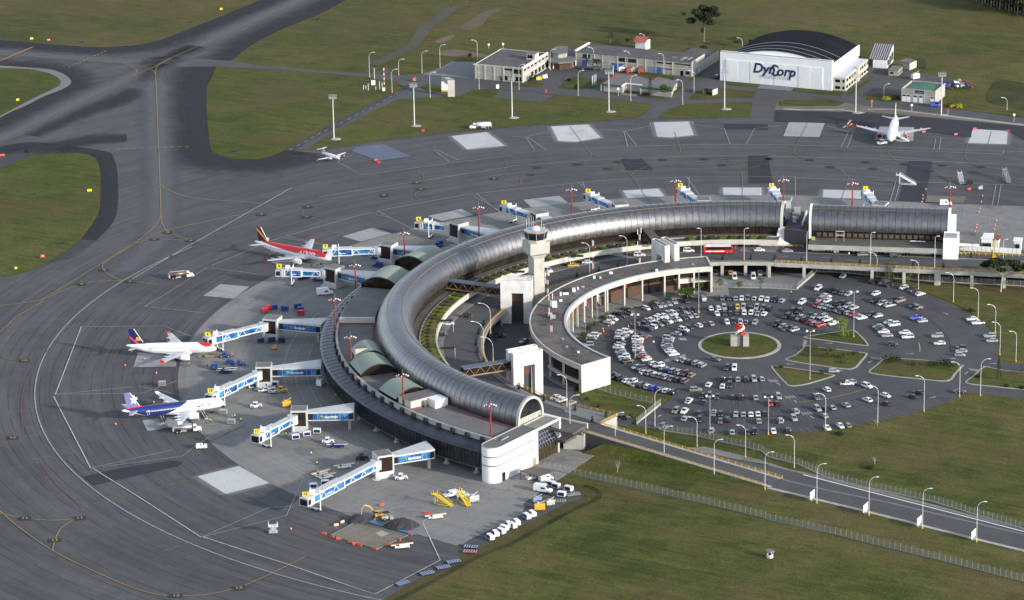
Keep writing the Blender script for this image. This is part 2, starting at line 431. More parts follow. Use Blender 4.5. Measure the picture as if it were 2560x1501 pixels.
# grass islands
ISL=["5:-900,560 -500,350 0,185 150,120 330,65 550,38 750,35 870,48 940,80 970,130 990,250 990,400 985,560 965,640 900,750 800,880 700,960 560,1060 430,1130 300,1190 150,1230 0,1258 -600,1330 -1200,1300",
       "1:-500,1370 -900,900 -600,650 0,672 300,685 450,715 550,760 600,815 580,850 480,900 300,985 0,1145"]
for s in ISL: sheet('grass_island',P(s),.14,M_LAWN)
for s in ["1:2130,655 2080,780 2040,840 2030,950 2035,1150 2050,1300 2075,1477;5:2075,0 2130,45 2230,80 2350,92 2520,95;6:60,85 180,55 290,0;2:600,1310 900,1140 1200,990 1340,920 1430,880 1450,850 1400,815 1300,790 1110,765 700,727 0,676"]:
    sheet('grass_island',P(s),.14,M_LAWN)
# service roads and yards behind the apron
YARD=P("1:2270,600;2:0,640 500,690 1000,725 1400,742 1560,738 1750,690 1930,603 2150,610;3:0,560 650,560 1950,640 2050,600;4:620,700 1050,640 1200,680 1700,760 1900,840 1720,900 1850,1070 2700,1200 2700,1290 1720,1140 1000,1080 700,1060 60,1090;3:2350,1155 1480,1172 1445,1155 1220,1170 1370,1040 1330,1020 1000,985 500,940 0,892;"
  "2:2300,875 2130,890 2000,950 1600,965 1400,985 1200,1070 900,1230 650,1370 500,1470 320,1470 600,1310 900,1140 1200,990 1340,920 1450,850 1330,790 1110,765 700,725 0,676;1:2130,655")
sheet('service_road',YARD,.06,M_ROAD)
mb=MB(); mb.strip(P("6:290,0;2:420,1400 760,1225 1050,1060 1300,930 1420,860",.075),9.0); struct('access_road',mb,M_SHOULD)
sheet('paved_yard',P("2:1640,735 1800,680 1930,610 2160,615 2155,775",.0),.09,M_LIGHTPAVE)
GI=["2:500,1477 650,1370 900,1230 1200,1070 1400,985 1600,968 1900,975 2000,952 2130,890 2300,877;3:0,895 300,925 500,945 800,960 1000,990 1200,1010 1330,1040 1370,1065 1340,1095 1220,1167 1000,1187 700,1207 300,1232 0,1247;2:2520,1250 2200,1277 1800,1317 1400,1362 1000,1417 660,1478",
      "3:1445,1152 1520,1090 1640,1045 1800,1020 2100,1012 2365,1005 2350,1152 1800,1167 1480,1169","3:1725,985 1790,930 1890,880 2030,870 2405,905 2370,960 2100,970 1900,980",
      "3:2070,800 2440,832 2410,862 2150,845","4:270,868 710,905 760,905 710,945 500,930 235,897","3:450,870 520,800 620,757 890,790 800,860 620,890","3:730,890 880,840 900,910 1250,950 1500,975 1600,925 1700,855 1620,850 1560,760 1400,700 1000,740 880,830",
      "4:920,960 1080,920 1300,940 1310,990 1230,1005 980,985","4:1740,940 1850,960 2520,1130 2520,1160 1740,1065 1650,1045","2:1620,860 1700,830 1830,850 1830,915 1700,915","3:0,840 240,860 310,840 250,810 0,800",
      "4:760,930 1040,740 1050,760 900,880 800,940","3:1740,800 1790,740 1870,730 1850,770"]
for s in GI: sheet('grass_verge',P(s),.14,M_LAWN)
sheet('old_tarmac_patch',P("2:2330,965 2400,895 2520,905;3:200,915 410,945 300,1012 100,990 0,980"),.17,M_ROAD)
sheet('dirt_strip',P("4:60,1085 100,1000 160,985 600,985 800,1020 1050,1060 1300,1075 1700,1130 2520,1225 2520,1245 1650,1165 1000,1108 800,1106"),.12,M_DIRT)
mb=MB(); mb.strip(P("4:980,1080 1200,1075 1450,1105 1750,1140 2000,1170 2520,1232",.16),2.5); mb.strip(P("4:150,1075 350,1085 700,1080 950,1115",.16),2.0); struct('rubble_heap_strip',mb,M_RUBBLE)
sheet('grass_verge',P("4:110,1000 165,987 600,987 760,1012 700,1045 300,1050 100,1050"),.19,M_GRASS)
# worn paths and bare soil on the far field
mb=MB(); mb.strip(smooth(P("2:1150,640 1200,620 1300,570 1500,480 1600,380 1650,290 1750,230 1850,140 1950,60",.10),3),7.0); mb.strip(P("2:1130,690 1260,660 1300,730",.10),4)
struct('dirt_track',mb,pave_mat('worn_track',(.060,.056,.036),(.092,.082,.055),stain=.2))
sheet('bare_patch',smooth(P("2:1760,415 1850,370 1950,345 1930,385 1830,425"),3,True),.1,pave_mat('red_soil',(.13,.085,.055),(.17,.12,.085),stain=.3))
sheet('bare_patch',smooth(P("2:1800,520 1950,490 2200,530 2330,570 2000,560 1850,555"),3,True),.1,bpy.data.materials['red_soil'])
sheet('bare_patch',smooth(P("2:2000,270 2100,210 2200,140 2350,90 2420,100 2300,160 2250,230 2150,290 2050,300"),3,True),.1,pave_mat('dry_grass',(.085,.075,.038),(.12,.10,.055),stain=.4))
sheet('weed_patch',smooth(P("4:2150,950 2250,800 2520,820 2700,850 2700,1090 2400,1060 2200,1020"),3,True),.1,grass_mat('tall_weeds',[(.36,(.020,.032,.010)),(.5,(.03,.045,.014)),(.66,(.045,.055,.018))]))
sheet('weed_patch',smooth(P("4:1400,590 1480,580 1560,600 1540,680 1440,650"),3,True),.1,bpy.data.materials['tall_weeds'])
# pale concrete ring round the terminal
mb=MB(); mb.ring(118,210,-119.5,-285,-1,.12,TC,1.0); struct('concrete_apron',mb,M_CONC)
sheet('concrete_apron',P("7:1650,470 1900,462 2520,462;8:0,470 250,472 1200,508 1750,535 2520,557 3300,600 3300,1060 2500,1040 1900,1000 1750,830 430,800;7:2000,880"),.125,M_CONC)
sheet('concrete_apron',P("14:1580,830 1970,945 2180,850 2516,690;15:100,640 130,560 0,430 -200,380;14:1900,600"),.125,M_CONC)
# aircraft stands
for s,m in [("2:1925,1345 2270,1305 2450,1440 2080,1475",M_PAD),("3:385,1250 750,1230 875,1360 630,1400 455,1392",M_PAD),("3:1395,1210 1740,1200 1790,1335 1560,1358 1430,1348",M_PAD),
             ("4:205,1207 560,1217 505,1355 150,1345",M_PADOLD),("4:1100,1250 1440,1257 1430,1392 1050,1382",M_PADOLD),("4:2020,1275 2360,1295 2350,1425 1970,1412",M_PAD),("6:1690,655 2020,585 2145,645 1830,705",M_PADOLD),
             ("6:850,855 1150,768 1335,825 1030,908",M_PADOLD),("7:110,495 465,455 555,530 190,570",M_PADOLD),("7:1090,405 1440,385 1500,460 1140,478",M_PAD),("7:2075,375 2455,375 2460,450 2080,450",M_PAD),("8:545,395 930,405 915,485 540,470",M_PAD),
             ("5:2000,1440 2170,1325 2455,1350 2300,1470",M_PADOLD),("9:1400,1190 1800,1140 1880,1240 1450,1295",M_PADOLD),("9:1360,520 1740,560 1735,660 1310,667",M_PADOLD),("6:130,1100 390,1060 470,1120 250,1145",M_PADOLD),
             ("13:1945,265 2350,165;14:130,330;13:2220,437",M_PAD),("2:990,1450 1260,1425;6:1530,70 1200,110 940,15",M_WET)]:
    if m is M_PAD:
        q=P(s,.13); q=q if sum(q[i].x*q[(i+1) % len(q)].y - q[(i+1) % len(q)].x*q[i].y for i in range(len(q))) > 0 else q[::-1]; q=[lerp3(q[i],q[(i+1) % len(q)],f) for i in range(len(q)) for f in (0,.25,.5,.75)]; mb=MB(); mb.soft(q+[q[0]],.3,-3.5); struct('cement_dust',mb,S_DUST)
    sheet('aircraft_stand',P(s),.15,m)
for s in ["13:830,265 1150,190 1700,105 1800,120 1760,160 920,352","7:1075,85 1280,85 1390,200 1130,200","7:2330,55 2520,55;8:45,330;7:2335,330","8:1395,110 1620,115 1540,510 1290,500","3:2095,1225 2520,1225 2520,1280 2095,1275",
          "4:80,1092 800,1112 1650,1168 2520,1247 2750,1330 2600,1420 2350,1290 2010,1270 2000,1360 1440,1280 1440,1257 1100,1250 600,1215 560,1217 205,1207 60,1200"]:
    sheet('asphalt_repair',P(s),.16,M_NEWASPH)
# ---- car park and landside roads
mb=MB(); mb.ring(0,61.5,0,360,-1,.04,O0,4); struct('car_park',mb,M_PARK)
sheet('car_park',P("8:280,1380 470,1208 700,1214 900,1237 1230,1290 1560,1420;12:1700,0 1985,150 2160,260 2240,400 2265,520 2262,606 2520,637 2900,680 2900,760 2520,714 2700,735 2700,990 2520,975 1960,905 1880,960 1530,1095 1200,1165 880,1240 570,1285 0,1325;11:2000,1325 1500,1272 1240,1230 1600,940"),.045,M_PARK)
mb=MB(); mb.ring(61,120,72,238,-1,.05,TC,2); struct('arrivals_road',mb,M_ROAD)
sheet('arrivals_road',P("7:1960,1240 2520,1250;8:0,1250 480,1200 470,1208 280,1378;7:2520,1362 1960,1352;7:1500,1455"),.055,M_LIGHTPAVE)
mb=MB(); mb.ring(60.8,80,90,222,-1,.16,O0,2); struct('forecourt_paving',mb,M_CONC)
sheet('grass_verge',P("11:870,700 950,765 1100,840 1300,905 1480,935 1600,940 1240,1230 1100,1180 900,1120 700,1020 600,900 700,850 860,815"),.17,M_LAWN)
sheet('arrivals_road',P("11:440,950 600,960 700,1020 900,1120 1070,1150 1200,1200 1140,1260 1040,1240 900,1150 500,1010"),.18,M_ROAD)
M_HEDGE=grass_mat('low_hedge',[(.36,(.014,.026,.008)),(.5,(.024,.04,.012)),(.66,(.045,.06,.018))])
# bottom right: road on the ground, running to the frame's right edge
sheet('approach_road',P("15:1700,0 2516,160;16:0,150 340,240 2516,805 3300,1010 3300,1210 2516,985 0,365;15:2400,330 1600,60"),.07,M_ROAD)
sheet('road_verge',P("15:1700,-20 2200,95 2516,145;16:0,152 300,228 345,240 1000,400 2516,795 2516,770 600,270 200,190 0,125;15:2516,118 1900,-30"),.065,M_CONC)
mb=MB()
mb.strip(P("16:345,243 2516,802 3300,1008",.12),.55)
struct('road_marking',mb,WHITE)
mb=MB(); mb.strip(P("16:0,372 1000,612 2000,865 2516,990 3300,1215",.1),1.6); struct('road_kerb',mb,CONCR)
mb=MB(); mb.strip(P("16:145,292 600,400 1200,520 2516,830",.10),1.0); struct('road_seam',mb,M_LIGHTPAVE)
# ---- ditch and worn belt along the fence at the lower right
mb=MB(); mb.strip(smooth(P("14:1300,1500 1700,1260 2100,1050 2380,920;15:0,835 300,690 600,540 760,490 800,440 720,390 600,350 430,300",.05),3),5.0)
struct('mown_bank',mb,grass_mat('dry_bank_grass',[(.36,(.05,.05,.018)),(.5,(.075,.068,.026)),(.66,(.10,.085,.036))]))
mb=MB(); mb.strip(smooth(P("14:1330,1510 1740,1290 2130,1080 2400,960;15:0,920 300,750 600,590 800,500 860,440 800,380 700,350",.06),3),2.2); struct('ditch',mb,M_HEDGE)

# ---------------------------------------------------------------- painted lines
def lines(name,m,wd,z,ss,sm=0):
    mb=MB()
    for s in ss:
        pts=P(s,z)
        mb.strip(smooth(pts,sm) if sm else pts,wd)
    return struct(name,mb,m)
def paint(name,c,a=.55):
    """worn road paint"""
    t=NT(name); p=t.pos()
    f=t.map(t.noise(p,.5,4,.7),.35,.65,.55,1.0)
    c1=t.mix(f,(.10,.10,.105),c)
    return t.fin(c1,.8,0,.2)
L_W=paint('white_line_paint',(.60,.58,.57)); L_WT=paint('faded_line_paint',(.42,.40,.40)); L_Y=paint('yellow_line_paint',(.46,.30,.08)); L_O=paint('orange_line_paint',(.55,.26,.03)); L_YF=paint('faded_yellow_paint',(.24,.18,.07)); L_R=paint('red_line_paint',(.24,.07,.05))
mb=MB(); arc=[pol(262.0,a,.2) for a in np.arange(146,250,.8)]; mb.strip(arc,.42); struct('apron_line',mb,paint('blue_white_line',(.36,.40,.42)))
lines('apron_line',L_W,.3,.2,["5:1300,1270 1800,975 2100,808 2520,570;6:0,572 350,372"])
lines('apron_line',L_W,.32,.21,["9:800,265 545,930","9:525,945 800,1477;13:800,0 890,177","13:915,183 1350,452 1980,858","13:2000,855 2516,1025;14:300,1118 800,1295 1170,1418 1813,1083 1637,705 1720,655"])
lines('apron_line',L_WT,.24,.22,["9:800,265 1610,255 1885,360","9:550,932 1000,885 1310,855","9:690,928 1400,918 1740,797","9:1360,848 1900,960","13:890,178 1700,0","13:1010,165 1790,62 1875,0;9:2220,1235","13:1980,858 2516,625;14:130,565 480,548 1100,540","13:1990,858 2516,722;14:300,645 470,270","14:1640,705 1980,545",
  "5:1540,1477 2040,1155 2520,1220","5:2080,1140 2520,960;6:0,950 250,858","9:1425,65 1530,0","9:1425,65 2050,132","6:170,890 250,858 640,930","6:300,845 1120,615 1300,665","6:300,845 700,945","6:1190,598 2110,432 2400,600","6:1190,598 1535,778","6:2170,430 2400,615","6:2170,430 2520,392;7:400,350 1000,290 1700,268 2520,264;8:268,265",
  "6:620,462 2520,165;7:0,160 800,100 1700,62 2520,50;8:0,60 1000,88 2520,150","6:800,118 1040,245 2520,52;3:0,1530","6:800,118 970,38","6:1750,0 1905,117","6:1780,0 2000,103","3:0,1345 130,1352 360,1295","3:135,1352 222,1477","3:150,1350 335,1477","3:930,1277 1100,1293 1365,1240 1358,1208","3:1100,1293 1140,1443","3:1115,1293 1230,1440",
  "3:1790,1225 2090,1268 2147,1420","3:2305,1420 2385,1268 2520,1255","3:1772,1198 1785,1228","3:570,1477 1140,1443 1800,1425 2520,1422;4:0,1425 1200,1450 2520,1495","4:580,1240 790,1300 720,1450","4:835,1310 780,1455","4:1650,1365 1632,1477","4:1703,1355 1685,1477","8:1260,305 1195,530","8:1300,320 1250,500","8:2245,345 2205,550","8:2295,345 2258,550","8:280,275 1300,310 2520,350","8:268,265 270,470",
  "7:640,315 780,410","7:690,312 730,385","7:1718,262 1840,440","7:1745,262 1740,370","8:2460,850 2445,925","8:1935,600 1918,675","8:2185,670 2170,750","8:2320,0 2315,40","8:1200,0 2310,42","4:0,1250 130,1238"])
lines('apron_line',L_Y,.3,.23,["1:0,1370 600,1085 1350,730 1570,635 1690,570 2100,385 2520,190;2:440,0 1000,-260","1:-700,1690 0,1370"])
lines('apron_line',L_Y,.26,.24,["1:1680,572 1600,610 1550,650 1533,695 1535,800 1550,1140 1560,1477;5:1562,0 1575,340 1585,640","5:1585,640 1590,700 1615,760 1660,810 1870,890","1:1140,617 1250,635 1330,680 1348,710 1320,740","1:1140,617 1400,655 1500,695 1533,730","1:0,538 500,565 1140,617 1400,610 1690,572",
  "5:1575,340 1650,390 1800,450 2000,485 2520,520","5:1583,640 1540,730 1450,820 1300,935 1150,1030 1040,1100 1010,1140 1018,1175 1060,1220 1180,1280 1300,1295 1550,1325","5:2520,608 2000,710 1660,785 1550,820 1380,905","5:1870,890 1700,885 1530,880 1380,905 1250,960 700,1300 400,1477;9:420,15 150,175 0,310 -500,600","5:1220,1288 1000,1290 850,1310 780,1330 600,1390 400,1477;9:0,55 -400,90",
  "13:-500,200 0,600 150,730 520,990 1000,1225 1300,1350 1500,1410 1700,1433 1900,1430 2100,1410 2350,1350 2516,1285;14:200,1190 480,1050","13:0,620 200,665 500,692 740,675 820,660","13:740,675 610,760 555,850 522,960 530,992","14:-30,1290 0,1280"],3)
lines('apron_line',L_YF,.24,.25,["6:0,525 230,578","6:0,610 230,578 700,490 1500,365 2000,300 2520,235;7:300,180 700,160 1000,175","1:1320,1060 1450,1090 1520,1120 1548,1140","1:620,1090 800,1060 1000,1045","7:750,0 780,40 760,90 650,140","7:780,40 950,105 1150,130 1300,130 1480,95 1640,30 1660,0","7:2100,150 2200,185 2265,230 2265,480","7:2265,230 2330,185 2450,150",
  "7:920,180 1100,220 1180,260 1340,500","7:1180,260 1200,220 1330,165","7:0,300 100,345 85,310 110,265 190,240","7:1300,130 2000,112 2520,98;8:0,90 150,60 255,20 260,0","8:255,20 300,60 420,100 700,130 950,120 1130,60 1185,40 1195,0","8:1185,40 1250,95 1350,135 1500,160 1700,150 1870,90 1935,65 1950,0","8:1935,65 1990,120 2100,165 2300,190",
  "8:600,165 720,195 800,260 1030,185 1200,165","8:800,260 720,490","8:1580,205 1700,235 1790,300 1870,250 2000,215","8:1790,300 1770,380","3:570,1245 750,1477","3:1600,1300 1660,1477","4:385,1215 260,1477","4:2200,1290 2165,1420","4:1970,1410 1950,1477","6:1580,205 1650,250 1640,300 1580,320","6:1800,325 1650,370 1580,420 1570,460 1620,495","6:2440,95 2475,130 2450,190 2400,215",
  "6:470,580 455,630 520,665 780,720","5:1900,900 2250,970","9:0,545 100,590 240,595","9:0,635 250,600","9:0,1370 150,1355 450,1320"],3)
lines('apron_line',L_O,.9,.25,["1:-300,735 0,600 325,462"])
def dashes(name,m,wd,z,s,on,off):
    mb=MB(); pts=P(s,z)
    for a,b in zip(pts,pts[1:]):
        L=(b - a).length; d=(b - a)/L; q=0.0
        while q < L - on:
            mb.strip([a+d*q,a+d*(q+on)],wd); q += on+off
    return struct(name,mb,m)
for s in ["1:675,665 1050,498","1:1150,1470 1870,1440"]: dashes('apron_line',L_Y,.6,.26,s,1.8,1.6)
for s in ["13:315,97 800,15","13:795,562 1080,490 1940,280","13:1600,1000 1980,870","9:60,1110 480,1070"]: dashes('apron_line',L_YF,.4,.26,s,2.5,2.0)
dashes('apron_line',L_WT,.3,.26,"2:330,1477 600,1330 900,1180 1250,1000 1420,900",3.0,4.0)
lines('apron_line',L_R,.28,.25,["9:560,385 450,520","9:310,700 240,860 212,1000 215,1150 230,1280","13:400,130 560,340 730,490 800,560","9:2420,1230 1890,1470"],2)
# tail-of-stand road markings in the concrete ring
mb=MB()
for r_ in (171.0,162.5):
    mb.strip([pol(r_,a,.24) for a in np.arange(160,238,1)],.3)
a=160.0
while a < 236:
    mb.strip([pol(167,a+.0,.24),pol(167,a+.6,.24)],.3); a += 1.3
for k in range(86):
    a=165+k*.84
    if (a % 19) > 3.5: mb.strip([pol(160.2,a,.24),pol(165,a,.24)][0:2],.22)
struct('apron_line',mb,L_WT)
# gate numbers painted on dark plates
M_PLATE=mat('black_plate_paint',(.025,.025,.022),.8,0,.2)
mb=MB(); mt=MB()
def plate(k,x,y,s,u,sz=2.4,wd=4.0):
    c=g(k,x,y,.27); u=Vector((*u,0)).normalized(); v=Vector((-u.y,u.x,0))
    mb.poly([c - u*wd/2 - v*sz*.6,c+u*wd/2 - v*sz*.6,c+u*wd/2+v*sz*.6,c - u*wd/2+v*sz*.6])
    if s: text(mt,s,c+Vector((0,0,.02)),u,v,sz,.06)
for a in [(13,245,672,'11',(1,.15)),(13,540,887,'11',(1,.1)),(13,785,668,'11',(1,.2)),(13,1733,1433,'12',(1,.1)),(13,2352,1355,'12',(1,.25)),(5,1653,812,'8',(1,0)),(5,1520,880,'8',(1,0)),(5,1880,893,'8',(1,0)),(5,1025,1183,'9',(1,0)),(5,803,1322,'9',(1,0)),(5,1280,1295,'9',(1,0)),
          (9,238,597,'10',(1,0)),(9,125,1357,'10',(1,0)),(6,510,562,'7',(1,0)),(6,55,637,'7',(1,0)),(6,500,660,'7',(1,0)),(6,1260,447,'6',(1,0)),(6,1625,383,'6',(1,0)),(6,1585,322,'6',(1,0)),(6,2345,285,'5',(1,0))]: plate(*a)
for k,x,y in [(7,250,172),(7,645,140),(7,945,182),(7,1045,115),(7,1330,163),(7,1485,95),(7,1895,87),(7,2070,147),(7,2480,148),(7,185,242),(8,413,98),(8,615,167),(8,965,120),(8,1035,183),(8,1352,135),(8,1600,205),(8,1715,150),(8,2020,218),(8,2100,165),(8,10,90),(7,2510,88)]: plate(k,x,y,'',(1,-.02),2.2,3.4)
o=struct('apron_marking',mb,M_PLATE)
struct('apron_marking',mt,L_Y)
# ---------------------------------------------------------------- the curved terminal
M_METAL=None
def metal():
    t=NT('brushed_roof_metal'); p=t.pos()
    n=t.noise(p,.5,4,.6); n2=t.noise(p,.08,3,.6)
    v=t.map(t.ma('ADD',t.ma('MULTIPLY',n,.6),t.ma('MULTIPLY',n2,.4)),.3,.7,.74,1.12)
    c=t.mix(1.0,(.23,.225,.23),t.vec(v,v,v),'MULTIPLY')
    t.bump(t.noise(p,.9,3,.6),.15,.05)
    return t.fin(c,t.map(n,.3,.7,.34,.50),.92,.5)
M_METAL=metal()
M_SEAM=mat('roof_seam_metal',(.075,.072,.068),.5,.6,.1)
M_RIDGE=mat('ridge_flashing',(.24,.20,.13),.5,.5,.15)
M_GREEN=mat('pale_green_roof',(.235,.285,.225),.6,.0,.12,.2)
M_REDL=mat('red_roof_flashing',(.24,.055,.04),.8,0,.2)
T0,T1,RT,ZT,AT=231.6,79.2,129.6,14.2,6.8

term=thing('terminal_building','long curved terminal with a ribbed silver barrel roof sweeping round the car park','terminal',pol(RT,180))
PROF=[math.cos(R(a)) for a in np.linspace(-16,196,25)],[math.sin(R(a)) for a in np.linspace(-16,196,25)]
def barrel(path,parent,name='barrel_roof'):
    """path: list of (centre, outward unit vector); every panel between two ribs is its own smooth strip"""
    mb=MB(); ms=MB()
    sec=[[c+o*(AT*x)+Vector((0,0,ZT+AT*z)) for x,z in zip(*PROF)] for c,o in path]
    for a,b in zip(sec,sec[1:]):
        k=random.uniform(-.05,.05)
        mb.loft([[p+Vector((0,0,k*.4)) for p in a],[p+Vector((0,0,-k*.4)) for p in b]],False)
    for (c,o),s in zip(path,sec):
        d=Vector((-o.y,o.x,0))*.09
        ms.loft([[p+(p - c - Vector((0,0,ZT))).normalized()*.05 - d for p in s],[p+(p - c - Vector((0,0,ZT))).normalized()*.05+d for p in s]],False)
    r=fixn(mb.obj(name,M_METAL,parent,True)); ms.obj('roof_rib',M_SEAM,parent)
    for x in (-.42,.42):
        z=math.sqrt(1 - x*x); mr=MB()
        mr.tube([c+o*(AT*x)+Vector((0,0,ZT+AT*z+.05)) for c,o in path],.13,5)
        mr.obj('ridge_strip',M_RIDGE,parent)
    return r
N=128
P1=[(pol(RT,T0+(T1 - T0)*i/N),(pol(1,T0+(T1 - T0)*i/N,0,O0))) for i in range(N+1)]
barrel(P1,term)
def arch_end(c,o,d,parent,deep=0.0,zb=12.2):
    """arched gable: c centre, o outward across, d direction it looks; cream rim, dark fan glazing, low wall"""
    A=[R(a) for a in np.linspace(0,180,25)]
    def ring(r,q): return [c+o*(r*math.cos(a))+Vector((0,0,ZT+r*math.sin(a)))+d*q for a in A]
    def full(r,q):
        p=ring(r,q); return [p[0] - Vector((0,0,ZT - zb))]+p+[p[-1] - Vector((0,0,ZT - zb))]
    mb=MB(); a,b,e,f=full(AT+.25,.5),full(AT - .55,.5),full(AT - .55,-.6),full(AT+.25,-.6)
    mb.loft([a,b],False); mb.loft([b,e],False); mb.loft([f,a],False); fixn(mb.obj('gable_rim',CREAM,parent))
    mb=MB(); mb.poly(full(AT - .5,-.3 - deep)); mb.obj('gable_glazing',GLASS,parent)
    mb=MB(); z0=c+Vector((0,0,ZT))+d*(-.2 - deep)
    for a_ in A[2:-2:2]: mb.bar(z0,z0+o*(6.2*math.cos(a_))+Vector((0,0,6.2*math.sin(a_))),.07,.07)
    for r in (2.2,4.3): mb.tube([z0+o*(r*math.cos(a_))+Vector((0,0,r*math.sin(a_))) for a_ in A],.05,4)
    mb.obj('gable_mullions',M_SEAM,parent)
    mb=MB(); w0=AT - .56
    for i in range(9):
        x0=-w0+2*w0*i/9+.03; x1=-w0+2*w0*(i+1)/9 - .03
        mb.poly([c+o*x0+d*(-.12 - deep)+Vector((0,0,zb)),c+o*x1+d*(-.12 - deep)+Vector((0,0,zb)),c+o*x1+d*(-.12 - deep)+Vector((0,0,ZT+.5)),c+o*x0+d*(-.12 - deep)+Vector((0,0,ZT+.5))])
    mb.obj('gable_wall',CONCR,parent)
def tang(th): return Vector((-math.sin(R(th)),math.cos(R(th)),0))
arch_end(pol(RT,T0),pol(1,T0,0,O0),tang(T0),term)
arch_end(pol(RT,T1),pol(1,T1,0,O0),-tang(T1),term,1.2)
def ringpart(name,m,parent,*a,**k):
    mb=MB(); mb.ring(*a,**k); return mb.obj(name,m,parent)
# glazing below the roof, both sides
ringpart('inner_glazing',BRONZE,term,124.2,124.5,T0,T1,5.5,13.2)
ringpart('outer_glazing',GLASS,term,135.4,135.7,T0,T1,11.9,13.0)
mb=MB()
for i in range(230):
    th=T0+(T1 - T0)*i/229; p=pol(124.12,th,9.0); mb.bar(p,p+Vector((0,0,4.1)),.10,.10)
for z in (10.2,11.6): mb.tube([pol(124.1,th,z) for th in np.linspace(T0,T1,150)],.05,4)
mb.obj('glazing_bars',M_SEAM,term)
# canopy over the kerb with the planted roof
CZ=9.0
ringpart('canopy_roof',mat('canopy_roof_felt',(.105,.095,.085),.9,0,.3,.15),term,114.6,124.3,238,79.5,8.3,CZ)
ringpart('canopy_ledge',CONCR,term,120.0,120.6,231,80,9.0,9.35)
ringpart('canopy_fascia',CREAM,term,114.0,114.6,238,79.5,7.6,9.55)
ringpart('kerb_wall',WHITE,term,119.2,119.5,231,80,5.5,8.3)
for i in range(24):
    th=84+i*6.3
    for q in (-.75,.75): p=pol(118.0,th+q*.35,5.5); mb=MB(); mb.box(p.x - .3,p.x+.3,p.y - .3,p.y+.3,5.5,8.3); mb.obj('kerb_pillar',DCONC,term)
    ringpart('kerb_door',BRONZE,term,118.95,119.2,th+2.2,th+3.4,5.5,7.9)
# apron side concourse
E0,E1=232.4,78.0
ringpart('concourse_wall',GLASS,term,155.9,156.4,E0,E1,3.2,9.0)
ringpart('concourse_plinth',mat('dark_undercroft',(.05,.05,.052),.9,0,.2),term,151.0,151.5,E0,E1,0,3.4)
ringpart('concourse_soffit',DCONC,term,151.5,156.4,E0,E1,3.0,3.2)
M_CROOF=NT('concourse_roof_panels'); _p=M_CROOF.pos(); _X,_Y,_Z=M_CROOF.xyz(_p)
_v=M_CROOF.map(M_CROOF.noise(_p,.25,4,.6),.3,.7,.7,1.3)
M_CROOF=M_CROOF.fin(M_CROOF.mix(1.0,(.034,.037,.050),M_CROOF.vec(_v,_v,_v),'MULTIPLY'),.42,.35,.5)
mb=MB(); rings=[]
pr=[(156.4,8.6),(157.1,8.75),(157.45,9.15),(157.4,9.6),(156.9,10.0),(156.0,10.25),(153.5,10.7),(151.0,11.1)]
for i in range(78): rings.append([pol(r,E0+(E1 - E0)*i/77,z) for r,z in pr])
mb.loft(rings,False); fixn(mb.obj('concourse_roof',M_CROOF,term,True))
mb=MB()
for i in range(116):
    th=E0+(E1 - E0)*i/115; mb.tube([pol(r+.03,th,z+.05) for r,z in pr[2:]],.045,4)
for r,z in ((155.2,10.43),(153.2,10.78)): mb.tube([pol(r,E0+(E1 - E0)*i/90,z) for i in range(91)],.06,4)
mb.obj('concourse_roof_joints',mat('roof_joint_metal',(.075,.08,.10),.5,.4,0),term)
mb=MB()
for i in range(250):
    th=E0+(E1 - E0)*i/249; p=pol(156.5,th,3.2); mb.bar(p,p+Vector((0,0,5.4)),.12,.12)
mb.obj('concourse_mullions',M_SEAM,term)
for i in range(20):
    th=230 - i*5.2; p=pol(154.0,th); mb=MB()
    mb.cone(p,p+Vector((0,0,.8)),1.3,.9,6); mb.cone(p+Vector((0,0,.8)),p+Vector((0,0,3.0)),.55,.55,8)
    mb.obj('undercroft_column',CONCR,term)
ringpart('parapet',CONCR,term,150.7,151.5,E0,150,11.0,12.7)
for i in range(26):
    th=230.4 - i*2.62; o=pol(1,th,0,O0); u=tang(th); c=pol(151.75,th,11.7); mb=MB()
    mb.loft([[c+u*sx*.75+o*sy*.65+Vector((0,0,z)) for sx,sy in ((-1,-1),(1,-1),(1,1),(-1,1))] for z in (-.9,.9)],True,True)
    fixn(mb.obj('roof_vent',mat('black_vent',(.02,.021,.025),.7,0,0) if 'black_vent' not in bpy.data.materials else bpy.data.materials['black_vent'],term))
ringpart('flat_roof',ROOFG,term,135.6,150.8,E0,E1,3.0,12.0)
ringpart('roof_edge_flashing',M_REDL,term,137.6,138.0,E0,150,12.0,12.35)
ringpart('raised_roof',ROOFG,term,137.5,150.4,176.4,162.0,12.0,14.0)
ringpart('raised_roof_wall',CREAM,term,137.4,150.6,176.9,176.4,12.0,14.4)
ringpart('raised_roof_flashing',M_REDL,term,137.4,150.6,177.0,176.9,12.0,12.5)
